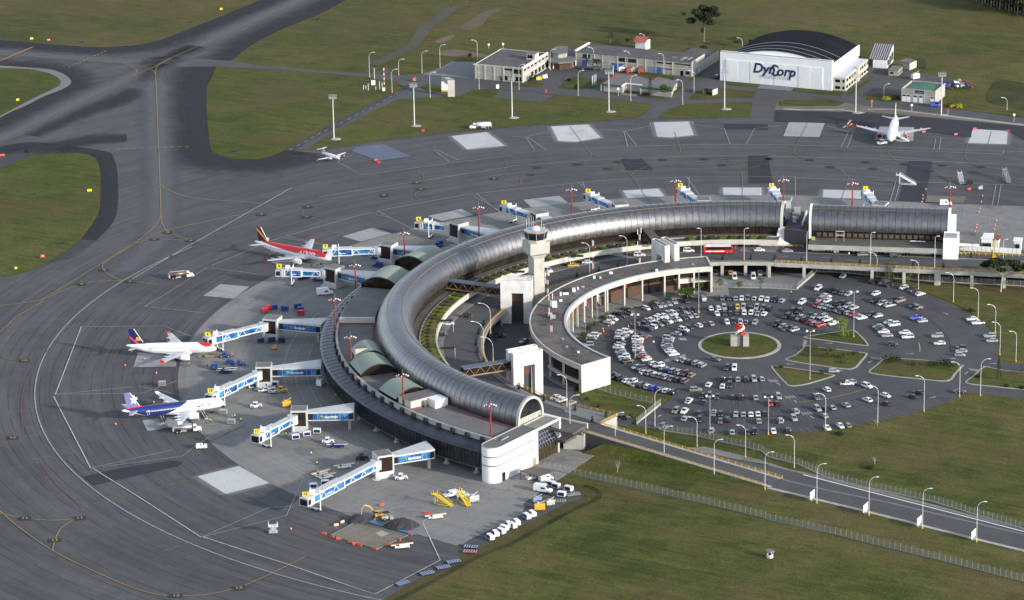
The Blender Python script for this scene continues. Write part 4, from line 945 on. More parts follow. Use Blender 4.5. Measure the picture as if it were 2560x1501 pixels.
# clutter on the arcade roof
for i,(k,x,y,sx,sy,h,m) in enumerate([(7,530,1430,2.2,.5,1.0,WHITE2),(7,610,1400,1.2,1.2,1.6,WHITE2),(7,700,1360,1.2,.8,.8,GALV),(7,810,1270,.9,.9,1.2,WHITE2),(7,975,1225,1.3,.7,1.0,WHITE2),(7,1425,1200,1.0,.8,1.0,WHITE2),(7,870,1270,.8,.8,.9,CREAM),(7,650,1380,.6,.6,1.2,WHITE2),
        (11,420,75,1.8,1.8,2.4,WHITE2),(11,375,170,1.6,1.6,1.6,GALV),(11,410,185,1.6,1.2,1.4,GALV),(11,480,20,1.2,.8,.9,WHITE2),(11,540,470,.9,.7,.6,GALV),(11,655,525,.8,.8,.8,WHITE2),(11,500,395,.7,.7,.7,GALV),(7,480,1440,.7,.7,1.6,WHITE2),(7,1530,1090,.8,.8,.7,GALV),(7,1780,1135,.7,.7,.6,GALV)]):
    c=g(k,x,y,10.46); mb=MB(); mb.box(c.x - sx/2,c.x+sx/2,c.y - sy/2,c.y+sy/2,10.7,10.46+h)
    for dx in (-.35,.35):
        for dy in (-.35,.35): mb.cyl((c.x+dx*sx,c.y+dy*sy,10.45),(c.x+dx*sx,c.y+dy*sy,10.75),.06,5)
    o=mb.obj('rooftop_unit',m,arc_b)
# portals
def portal(label,C,a,t,H=17.3,W=12.0,th=2.1,gap_=2.4):
    """C front corner on the car park side; a runs outward along the fin; t runs from the front fin to the rear fin"""
    a=Vector((*a,0)).normalized(); t=Vector((*t,0)).normalized(); T_=thing('portal',label,'portal',C)
    for k in range(2):
        o=C+t*(k*(th+gap_)); L0,L1=.27*W,.66*W; mb=MB()
        def leg(x0,x1,z0,z1): mb.prism([o+a*x0,o+a*x1,o+a*x1+t*th,o+a*x0+t*th],z0,z1)
        leg(0,L0,0,12.2); leg(L1,W,0,12.2); leg(0,W,12.2,H - .5)
        for x0,x1,y0,y1 in ((0,W,0,.3),(0,W,th - .3,th),(0,.3,.3,th - .3),(W - .3,W,.3,th - .3)):
            mb.prism([o+a*x0+t*y0,o+a*x1+t*y0,o+a*x1+t*y1,o+a*x0+t*y1],H - .5,H)
        mb.obj('frame',mat('stained_white_concrete',(.66,.65,.62),.8,0,.28,.3) if 'stained_white_concrete' not in bpy.data.materials else bpy.data.materials['stained_white_concrete'],T_)
        mb=MB(); mb.prism([o+a*.4+t*.4,o+a*(W - .4)+t*.4,o+a*(W - .4)+t*(th - .4),o+a*.4+t*(th - .4)],H - .5,H - .42); mb.obj('roof',ROOFG,T_)
    o=C+t*th; mb=MB(); mb.prism([o+a*L0,o+a*L1,o+a*L1+t*gap_,o+a*L0+t*gap_],8.2,12.0); mb.obj('passage',bpy.data.materials['portal_brown'] if 'portal_brown' in bpy.data.materials else mat('portal_brown',(.09,.05,.035),.8,0,.2),T_)
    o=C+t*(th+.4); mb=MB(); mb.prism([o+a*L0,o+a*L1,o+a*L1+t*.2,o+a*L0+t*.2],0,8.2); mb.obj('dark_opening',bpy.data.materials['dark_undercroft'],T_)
    return T_
CA=g(11,308,930); CB=g(11,165,300)
portal('white portal standing at the lower end of the arcade, behind the yellow rail',CA,(-10.7,-5.7),(-2.3,5.2))
eB=g(7,182,1290,17.3); eB=Vector((eB.x,eB.y,0))+Vector((.4,-.1,0))
portal('stained grey portal with a black opening, at the foot of the control tower',eB,(-.995,.10),(.10,.995))
q0,q1,q2=g(7,1552,940,17.3),g(7,1412,866,17.3),g(7,1668,922,17.3)
ac=Vector((q1.x - q0.x,q1.y - q0.y)); tc=Vector((-ac.y,ac.x))*-1
q0.z=0
portal('white portal of two slabs seen end on, near the red bus',q0+Vector((tc.x,tc.y,0)).normalized()*0 - Vector((2.1,0,0))*.0+Vector((-tc.x,-tc.y,0)).normalized()*2.1,(ac.x,ac.y),(tc.x,tc.y),17.3,11.0,2.1,2.2)
# covered footbridges
M_TRUSS=mat('brown_truss',(.13,.085,.05),.7,0,.2)
def footbridge(label,p,q,z,w_=3.0,h=3.2,roof=None):
    p=Vector((p.x,p.y,0)); q=Vector((q.x,q.y,0)); T_=thing('footbridge',label,'footbridge',p.lerp(q,.5)+Vector((0,0,z))); d=q - p; L=d.length; d=d/L; e=Vector((-d.y,d.x,0))
    mb=MB(); mb.prism([p - e*(w_/2+.3),q - e*(w_/2+.3),q+e*(w_/2+.3),p+e*(w_/2+.3)],z+h,z+h+.3); mb.obj('roof',roof or mat('bridge_roof',(.10,.11,.15),.6,0,.2),T_)
    mb=MB(); mb.prism([p - e*w_/2,q - e*w_/2,q+e*w_/2,p+e*w_/2],z,z+.35,bot=True); mb.obj('floor',M_TRUSS,T_)
    mb=MB(); mb.prism([p - e*(w_/2 - .25),q - e*(w_/2 - .25),q+e*(w_/2 - .25),p+e*(w_/2 - .25)],z+.35,z+h); mb.obj('glazing',BRONZE,T_)
    n=max(4,int(L/2)); mb=MB()
    for s in (-1,1):
        for i in range(n):
            a=p+d*(L*i/n)+e*s*w_/2; b=p+d*(L*(i+1)/n)+e*s*w_/2
            lo,hi=Vector((0,0,z+.35)),Vector((0,0,z+h)); mb.bar(a+lo,b+hi,.16,.16) if i % 2 else mb.bar(a+hi,b+lo,.16,.16)
        mb.bar(p+e*s*w_/2+Vector((0,0,z+.4)),q+e*s*w_/2+Vector((0,0,z+.4)),.2,.4)
    mb.obj('truss',CREAM if 0 else mat('tan_truss',(.24,.18,.11),.7,0,.2) if 'tan_truss' not in bpy.data.materials else bpy.data.materials['tan_truss'],T_)
    return T_
footbridge('brown trussed footbridge from the lower portal to the terminal',g(11,-10,640,11.5),g(10,2030,715,11.5),9.9)
footbridge('dark footbridge from the tower portal to the terminal, over the planted beds',g(6,2440,1400,11.5),g(6,1815,1315,11.5),10.0)
footbridge('dark brown footbridge to the two-slab portal near the red bus',g(7,1400,905,11.5),g(7,1285,775,11.5),10.0,roof=mat('brown_roof',(.10,.08,.065),.8,0,.2))

# control tower
tw=g(7,245,1470,6.0); tw.z=0
ctl=thing('control_tower','tall concrete control tower with a glazed octagonal cab and white dome','control tower',tw)
ctl.rotation_euler=(0,0,0)
an=R(24); uT=Vector((math.cos(an),math.sin(an),0)); vT=Vector((-math.sin(an),math.cos(an),0))
def tz(y): return up((tw.x,tw.y,0),7,y)
z_hb,z_ht,z_gb,z_gt,z_rf,z_dm,z_bc=tz(1015),tz(893),tz(868),tz(800),tz(780),tz(735),tz(695)
def sq(s,z,off=0.0,s2=None): s2=s2 or s; return [tw+uT*a*s/2+vT*b*s2/2+Vector((0,0,z)) for a,b in ((-1,-1),(1,-1),(1,1),(-1,1))]
def blk(name,m,s,z0,z1,s2=None,top=None):
    mb=MB(); mb.loft([sq(s,z0,0,s2),sq(top or s,z1,0,top or s2)],True,True); return fixn(mb.obj(name,m,ctl))
TCON=mat('tower_concrete',(.41,.39,.345),.85,0,.22,.4)
mb=MB()
for s,a0,a1,b0,b1 in ((0,-2.2,2.2,-2.6,-1.0),(0,-2.2,2.2,1.0,2.6),(0,-2.2,1.4,-1.0,1.0)):
    mb.prism([tw+uT*a+vT*b for a,b in ((a0,b0),(a1,b0),(a1,b1),(a0,b1))],0,z_hb - 1.5)
mb.obj('shaft',TCON,ctl)
mb=MB(); mb.loft([sq(4.4,z_hb - 1.6,0,5.2),sq(6.6,z_hb,0,6.4)],True,True); fixn(mb.obj('corbel',TCON,ctl))
blk('head',TCON,8.2,z_hb,z_ht,7.4); mb=MB(); mb.loft([sq(8.2,z_hb+.02,0,7.42),sq(8.24,z_hb+.5,0,7.46)],True,False); fixn(mb.obj('head_band',DCONC,ctl))
def octo(r,z,rot=24): return [tw+Vector((r*math.cos(R(rot+22.5+45*i)),r*math.sin(R(rot+22.5+45*i)),z)) for i in range(8)]
def ol(name,m,*rz,smooth=False):
    mb=MB(); mb.loft([octo(r,z) for r,z in rz],True,True); return fixn(mb.obj(name,m,ctl,smooth))
ol('cab_base',TCON,(4.3,z_ht - .3),(4.1,z_gb)); ol('cab_glazing',GLASS,(4.0,z_gb),(4.5,z_gt)); ol('cab_eaves',mat('rust_eaves',(.28,.13,.07),.7,0,.2),(4.75,z_gt),(4.85,z_gt+.35)); ol('cab_roof',GALV,(4.85,z_gt+.36),(4.5,z_gt+.6))
mb=MB()
for a,b in zip(octo(4.02,z_gb),octo(4.52,z_gt)): mb.bar(a,b,.16,.16)
mb.obj('cab_mullions',CREAM,ctl)
mb=MB(); rr=[(1.55,0),(1.6,.35),(1.35,.95),(.85,1.35),(.3,1.55)]; mb.loft([[tw+Vector((r*math.cos(2*pi*i/14),r*math.sin(2*pi*i/14),z_gt+.55+z)) for i in range(14)] for r,z in rr],True,True); fixn(mb.obj('dome',WHITE2,ctl,True))
mb=MB(); c=tw+Vector((0,0,z_gt+2.0)); mb.cyl(c,c+Vector((0,0,1.1)),.28,8); mb.obj('beacon',REDP,ctl)
for dx,dy,h in ((-3.6,.5,4.2),(-2.6,1.2,4.6),(-1.6,2.0,5.2),(-.9,2.6,4.6),(2.2,1.0,4.6),(3.1,-.6,2.6)):
    c=tw+Vector((dx,dy,z_gt+.5)); mb=MB(); mb.cyl(c,c+Vector((0,0,h)),.06,5); mb.obj('antenna',POLE,ctl)
mb=MB(); sc_=tw+uT*4.13+Vector((0,0,0)); text(mb,'CORDOVA',sc_+Vector((0,0,z_hb+1.15)),vT,(0,0,1),1.65,.05); text(mb,'JOSE MARIA',sc_+Vector((0,0,z_hb+2.5)),vT,(0,0,1),.95,.03); mb.obj('lettering',BLK,ctl)
# ---------------------------------------------------------------- airliners (nose towards local +x, ground at z = 0)
FZ=3.75
def livery(kind,L):
    t=NT(kind+'_livery'); X,Y,Z=t.xyz(t.obj()); s=t.ma('SUBTRACT',L/2,X); z=t.ma('SUBTRACT',Z,FZ)
    def gt(a,b): return t.ma('GREATER_THAN',a,b)
    WH=(.80,.80,.80); col=t.mix(0.0,WH,WH)
    if kind == 'red_and_white':
        zb=t.ma('ADD',.12,t.ma('MULTIPLY',t.ma('MAXIMUM',t.ma('SUBTRACT',s,17.0),0.0),.105))
        m=t.ma('MULTIPLY',gt(z,zb),gt(s,1.9)); col=t.mix(m,col,(.52,.018,.03))
    if kind == 'blue_and_white':
        u=t.ma('DIVIDE',t.ma('SUBTRACT',2.0,z),4.0)
        m1=gt(s,t.ma('ADD',14.0,t.ma('MULTIPLY',u,9.0))); m2=gt(z,t.ma('MULTIPLY',t.ma('SUBTRACT',s,32.0),.42))
        m2=t.ma('MULTIPLY',m2,gt(z,-1.75)); col=t.mix(t.ma('MULTIPLY',m1,m2),col,(.018,.030,.155))
    if kind == 'white_red_nose':
        m=t.ma('MULTIPLY',t.ma('MULTIPLY',gt(z,t.ma('ADD',.75,t.ma('MULTIPLY',t.ma('MAXIMUM',t.ma('SUBTRACT',s,4.0),0.0),.45))),gt(s,1.9)),gt(7.2,s)); col=t.mix(m,col,(.50,.02,.03))
        m=t.ma('MULTIPLY',t.ma('MULTIPLY',gt(z,-.62),gt(-.5,z)),t.ma('MULTIPLY',gt(s,9.0),gt(L - 8,s))); col=t.mix(m,col,(.55,.12,.12))
    fr=t.ma('FRACT',t.ma('DIVIDE',s,.53)); w=t.ma('MULTIPLY',t.ma('MULTIPLY',gt(fr,.28),gt(.76,fr)),t.ma('MULTIPLY',gt(z,.28),gt(.66,z)))
    w=t.ma('MULTIPLY',w,t.ma('MULTIPLY',gt(s,6.2),gt(L - 8.5,s)))
    col=t.mix(w,col,(.75,.75,.78) if kind == 'blue_and_white' else (.06,.065,.08))
    if kind == 'blue_and_white': col=t.mix(t.ma('MULTIPLY',w,gt(15.0,s)),col,(.25,.26,.28))
    d=t.map(t.noise(t.obj(),.6,4,.6),.3,.7,.9,1.04); col=t.mix(1.0,col,t.vec(d,d,d),'MULTIPLY')
    return t.fin(col,.28,0,.5)
def finpaint(kind,L):
    t=NT(kind+'_fin'); X,Y,Z=t.xyz(t.obj()); a=t.ma('SUBTRACT',L/2,X); h=t.ma('SUBTRACT',Z,FZ+1.6)
    def band(v,lo,hi): return t.ma('MULTIPLY',t.ma('GREATER_THAN',v,lo),t.ma('GREATER_THAN',hi,v))
    q=t.ma('SUBTRACT',h,t.ma('MULTIPLY',t.ma('SUBTRACT',a,L - 5.5),.9))
    if kind == 'red_and_white':
        c=t.mix(t.ma('GREATER_THAN',1.0,q),(.50,.03,.02),(.10,.015,.05)); c=t.mix(band(q,1.0,2.0),c,(.75,.30,.02)); c=t.mix(t.ma('MULTIPLY',band(q,1.0,2.0),t.ma('GREATER_THAN',a,L - 4.4)),c,(.85,.55,.05)); c=t.mix(band(q,2.0,2.9),c,(.03,.02,.09))
    elif kind == 'blue_and_white':
        c=t.mix(band(h,.3,.75),(.15,.155,.30),(.60,.03,.05))
    elif kind == 'white_red_nose':
        c=t.mix(band(q,-.9,.0),(.014,.018,.11),(.62,.05,.04)); c=t.mix(t.ma('MULTIPLY',band(h,1.8,3.0),band(t.ma('SUBTRACT',a,t.ma('MULTIPLY',h,.0)),L - 6.6,L - 4.0)),c,(.60,.28,.08))
    else: c=t.mix(t.ma('GREATER_THAN',a,L - 3.4),(.80,.80,.80),(.42,.05,.06))
    return t.fin(c,.3,0,.5)
M_WING=mat('wing_grey_paint',(.50,.51,.53),.35,.1,.08); M_DOOR=mat('panel_line',(.45,.46,.48),.5,0,0)
def wrap(mb,s,xc,zc,size,side,bold=.02,shear=0.0,r=2.03):
    vs,fs=textmesh(s,size,bold,shear); a0=math.asin(zc/r)
    mb.add([(xc+v.x*-side,side*r*math.cos(a0+v.y/r),FZ+r*math.sin(a0+v.y/r)) for v in vs],fs)
def airliner(name,label,kind,L,nose,tail,fin_kind=None,engcol=None,extra=None,rot=None):
    n=Vector((nose.x,nose.y)); t_=Vector((tail.x,tail.y)); d=(n - t_).normalized(); rz=math.atan2(d.y,d.x) if rot is None else rot
    d=Vector((math.cos(rz),math.sin(rz))); c=n - d*L/2
    T_=thing(name,label,'airliner',(c.x,c.y,.2),rz); H=L/2; paint_=livery(kind,L)
    def ob(mb,nm,m,par=T_,sm=False): return mb.obj(nm,m,par,sm,False)
    mb=MB(); st=[(0,.05,-.62),(.25,.5,-.58),(.9,1.0,-.42),(2.0,1.5,-.2),(3.5,1.84,-.04),(5.5,2.0,0),(10,2.02,0),(L - 14,2.02,0),(L - 11,1.93,.08),(L - 8,1.66,.34),(L - 5,1.22,.74),(L - 2.5,.74,1.08),(L - .6,.34,1.32),(L,.12,1.42)]
    mb.loft([[(H - s,r*math.cos(2*pi*i/24),FZ+zc+r*1.03*math.sin(2*pi*i/24)) for i in range(24)] for s,r,zc in st],True,True)
    fu=fixn(ob(mb,'fuselage',paint_,sm=True))
    sh=(L - 37.57)/2
    mb=MB(); mb.loft([[(H - s,w*math.cos(2*pi*i/12),FZ - 1.75+h*math.sin(2*pi*i/12)) for i in range(12)] for s,w,h in [(10+sh*.8,.4,.2),(11.5+sh*.8,1.9,.55),(15+sh*.8,2.2,.75),(19+sh*.8,1.8,.5),(21.5+sh*.8,.4,.2)]],True,True); fixn(ob(mb,'belly_fairing',WHITE2,sm=True))
    def foil(x0,x1,y,z,th): return [(H - x0,y,z),(H - (x0+(x1 - x0)*.25),y,z+th),(H - (x0+(x1 - x0)*.6),y,z+th*.8),(H - x1,y,z),(H - (x0+(x1 - x0)*.5),y,z - th*.6),(H - (x0+(x1 - x0)*.2),y,z - th*.6)]
    k=sh*.8
    for sd in (1,-1):
        mb=MB(); mb.loft([foil(10.8+k,18.6+k,sd*1.2,FZ - 1.25,.48),foil(14.0+k,18.9+k,sd*6.3,FZ - .80,.34),foil(19.4+k,21.2+k,sd*16.6,FZ+.25,.12)],True,True); wg=fixn(ob(mb,'wing',M_WING,sm=False))
        mb=MB(); mb.add([(H - 19.4 - k,sd*16.6,FZ+.25),(H - 21.2 - k,sd*16.6,FZ+.25),(H - 21.5 - k,sd*16.9,FZ+1.0),(H - 20.6 - k,sd*16.9,FZ+1.0),(H - 21.0 - k,sd*16.7,FZ - .3),(H - 20.2 - k,sd*16.7,FZ - .25)],[[0,1,2,3],[0,5,4,1]]); ob(mb,'wingtip_fence',engcol or (REDP if kind != 'blue_and_white' else WHITE2),wg)
        for y,s0,ln in ((4.2,17.2,3.2),(8.4,17.9,2.8),(12.2,19.0,2.4)): mb=MB(); mb.loft([[(H - s0 - k - ln*q,sd*y+r*math.cos(a),FZ - 1.15+y*.09+r*math.sin(a)) for a in np.linspace(0,2*pi,7)[:-1]] for q,r in ((0,.05),(.4,.26),(.8,.2),(1,.03))],True,True); ob(mb,'flap_fairing',M_WING,wg)
        mb=MB(); ex=H - 11.2 - k; ez=FZ - 1.85; ey=sd*5.75
        mb.loft([[(ex - s,ey+r*math.cos(2*pi*i/16),ez+r*math.sin(2*pi*i/16)) for i in range(16)] for s,r in [(.9,.85),(.05,.93),(0,1.03),(.35,1.13),(1.6,1.18),(3.0,1.05),(3.9,.8),(3.9,.55),(4.9,.35)]],True,False); en=fixn(ob(mb,'engine',engcol or WHITE2,sm=True))
        mb=MB(); mb.add([(ex - .8,ey+.9*math.cos(2*pi*i/16),ez+.9*math.sin(2*pi*i/16)) for i in range(16)],[list(range(16))]); ob(mb,'fan',BLK,en)
        mb=MB(); mb.loft([[(ex - 1.0,ey - .15,ez+1.0),(ex - 1.0,ey+.15,ez+1.0),(ex - 4.6,ey+.15,ez+.7),(ex - 4.6,ey - .15,ez+.7)],[(ex - 2.6,ey - .15,ez+1.5),(ex - 2.6,ey+.15,ez+1.5),(ex - 5.2,ey+.15,ez+1.4),(ex - 5.2,ey - .15,ez+1.4)]],True,True); ob(mb,'pylon',M_WING,en)
        mb=MB(); mb.loft([foil(L - 6.2,L - 2.6,sd*.7,FZ+.95,.22),foil(L - 2.9,L - 1.3,sd*6.2,FZ+1.5,.08)],True,True); fixn(ob(mb,'tailplane',M_WING))
        mb=MB(); gx=H - 16.4 - k; gy=sd*3.8; mb.cyl((gx,gy,.9),(gx,gy*.9,FZ - 1.3),.16,8); ge=ob(mb,'main_gear',GALV)
        for dy in (-.4,.4): mb=MB(); mb.cyl((gx,gy+dy - .2,.58),(gx,gy+dy+.2,.58),.58,14); ob(mb,'wheel',BLK,ge)
    mb=MB(); F2=[(L - 8.6,1.55),(L - 2.2,1.25),(L - 1.1,7.85),(L - 3.3,7.85),(L - 6.3,2.6)]
    mb.loft([[(H - s,-.16 if z < 5 else -.07,FZ+z) for s,z in F2],[(H - s,.16 if z < 5 else .07,FZ+z) for s,z in F2]],True,True); fin=fixn(ob(mb,'tail_fin',finpaint(fin_kind or kind,L)))
    mb=MB(); mb.bar((H - L+6.5,0,FZ+2.5),(H - L+3.25,0,FZ+7.8),.22,.2); ob(mb,'fin_leading_edge',WHITE2,fin)
    if extra: extra(ob,fin,L)
    mb=MB(); nx=H - 5.0; mb.cyl((nx,0,.5),(nx,0,FZ - 1.6),.12,8); ge=ob(mb,'nose_gear',GALV)
    for dy in (-.25,.25): mb=MB(); mb.cyl((nx,dy - .12,.4),(nx,dy+.12,.4),.4,12); ob(mb,'wheel',BLK,ge)
    mb=MB()
    for a0,a1 in ((30,52),(54,74),(76,89),(91,104),(106,126),(128,150)):
        vs=[]
        for s,r,zc in ((1.75,1.43,-.22),(2.65,1.69,-.12)):
            for a in (a0,a1): vs.append((H - s - (0 if 70 < a < 110 else .5),(r+.04)*math.cos(R(a)),FZ+zc+(r+.04)*1.03*math.sin(R(a))*(.86 if s < 2 else .86)))
        mb.add(vs,[[0,1,3,2]])
    ob(mb,'cockpit_windows',GLASS)
    for s in (5.6,L - 9.2):
        for sd in (1,-1): mb=MB(); y=sd*2.035; mb.add([(H - s+a,y*math.cos(q),FZ+2.035*math.sin(q)) for a,q in ((-.42,-.35),(.42,-.35),(.42,.5),(-.42,.5),(-.34,-.31),(.34,-.31),(.34,.46),(-.34,.46))],[[0,1,5,4],[1,2,6,5],[2,3,7,6],[3,0,4,7]]); ob(mb,'door_outline',M_DOOR if kind != 'blue_and_white' else WHITE2,fu)
    return T_
NAVYT=mat('navy_lettering',(.02,.025,.09),.4,0,0); GREYT=mat('grey_lettering',(.38,.38,.40),.4,0,0)
def x_av(ob,fin,L):
    for sd in (1,-1): mb=MB(); wrap(mb,'Avianca',L/2 - 10.6,1.0,2.55,sd,.05,.12,2.06); ob(mb,'lettering',WHITE2)
def x_lan(ob,fin,L):
    for sd in (1,-1):
        mb=MB(); wrap(mb,'LAN',L/2 - 8.3,.75,2.7,sd,.06,0,2.06); ob(mb,'lettering',NAVYT)
        mb=MB(); c=Vector((L/2 - L+4.55,sd*.2,FZ+4.9)); pts=[]
        for i in range(10): r=2.0 if i % 2 == 0 else .78; a=R(90+36*i+8*sd); pts.append(c+Vector((r*math.cos(a)*.8,0,r*math.sin(a))))
        mb.add([c]+pts,[[0,1+i,1+(i+1) % 10] for i in range(10)]); ob(mb,'star_emblem',WHITE2,fin)
def x_taca(ob,fin,L):
    for sd in (1,-1):
        mb=MB(); wrap(mb,'TACA',L/2 - 8.2,-.35,1.4,sd,0,0,2.06); ob(mb,'lettering',GREYT)
        mb=MB(); c=Vector((L/2 - L+4.6,sd*.2,FZ+3.3))
        for i in range(4): mb.add([c+Vector((-.9+i*.5,0,-.2)),c+Vector((-.6+i*.5,0,-.2)),c+Vector((-.5+i*.5,0,.4)),c+Vector((-.8+i*.5,0,.3))],[[0,1,2,3]])
        ob(mb,'fin_emblem',YEL,fin)
airliner('airliner','red-topped white airliner at the upper stand with Avianca lettering','red_and_white',37.57,g(6,742,1078,3.2),g(6,5,905,5.2),extra=x_av)
airliner('airliner','white airliner with red nose cap and navy tail fin at the middle stand','white_red_nose',33.84,g(9,2133,485,3.2),g(9,1235,452,5.2),extra=x_taca)
airliner('airliner','white and dark blue airliner with a star on its tail and LAN lettering','blue_and_white',37.57,g(9,2212,1020,3.2),g(9,1183,1098,5.2),extra=x_lan)
n4=g(4,1205,1385,3.2); wt=(g(4,865,1218,5.0)+g(4,1612,1243,5.0))/2
airliner('airliner','plain white airliner with red engines facing the camera on the far apron','plain_white',35.0,n4,wt,engcol=mat('red_engine_paint',(.50,.10,.07),.4,0,.1))
# small propeller plane
pc=g(6,735,75,1.2); pn=g(6,790,92,1.2); d=(pn - pc); T_=thing('propeller_plane','small white twin propeller plane parked by the far grass edge','small plane',(pc.x,pc.y,.12),math.atan2(d.y,d.x))
def ob(mb,nm,m,par=T_,sm=False): return mb.obj(nm,m,par,sm,False)
mb=MB(); mb.loft([[(x,r*math.cos(2*pi*i/14),1.9+zc+r*1.1*math.sin(2*pi*i/14)) for i in range(14)] for x,r,zc in [(6.6,.06,-.2),(5.8,.4,-.15),(4.5,.62,0),(3.6,.78,.1),(0,.8,.1),(-3,.6,.2),(-6,.2,.45)]],True,True); ob(mb,'fuselage',WHITE2,sm=True)
for sd in (1,-1):
    mb=MB(); mb.loft([[(2.2,sd*.6,1.45),(1.2,sd*.6,1.6),(0,sd*.6,1.45)],[(1.4,sd*7.8,1.95),(.9,sd*7.8,2.0),(.4,sd*7.8,1.95)]],True,True); ob(mb,'wing',WHITE2)
    mb=MB(); mb.loft([[(x,sd*2.4+r*math.cos(a),1.65+r*math.sin(a)) for a in np.linspace(0,2*pi,11)[:-1]] for x,r in ((3.9,.1),(3.6,.36),(2,.42),(-.2,.15))],True,True); e=ob(mb,'engine',WHITE2,sm=True)
    mb=MB()
    for q in range(3): a=R(120*q+20); mb.bar((3.85,sd*2.4,1.65),(3.85,sd*2.4+1.1*math.cos(a),1.65+1.1*math.sin(a)),.14,.05)
    ob(mb,'propeller',BLK,e)
    mb=MB(); mb.loft([[(-5.0,0,4.1),(-5.6,0,4.15),(-6.3,0,4.1)],[(-5.8,sd*2.7,4.1),(-6.1,sd*2.7,4.14),(-6.5,sd*2.7,4.1)]],True,True); ob(mb,'tailplane',WHITE2)
    mb=MB(); mb.cyl((.8,sd*2.4,.3),(.8,sd*2.4,1.4),.07,6); mb.cyl((.8,sd*2.4 - .12,.3),(.8,sd*2.4+.12,.3),.3,10); ob(mb,'landing_gear',BLK)
mb=MB(); F2=[(-3.4,2.5),(-5.8,2.3),(-6.5,4.2),(-5.3,4.2)]; mb.loft([[(x,-.08,z) for x,z in F2],[(x,.08,z) for x,z in F2]],True,True); ob(mb,'tail_fin',mat('pale_blue_paint',(.35,.40,.58),.4,0,.05))
mb=MB(); mb.cyl((5.2,0,.28),(5.2,0,1.4),.06,6); ob(mb,'nose_gear',BLK); mb=MB(); mb.loft([[(4.75,y,2.1) for y in (-.5,.5)],[(3.9,y,2.78) for y in (-.5,.5)]],False); ob(mb,'cockpit_windows',GLASS)

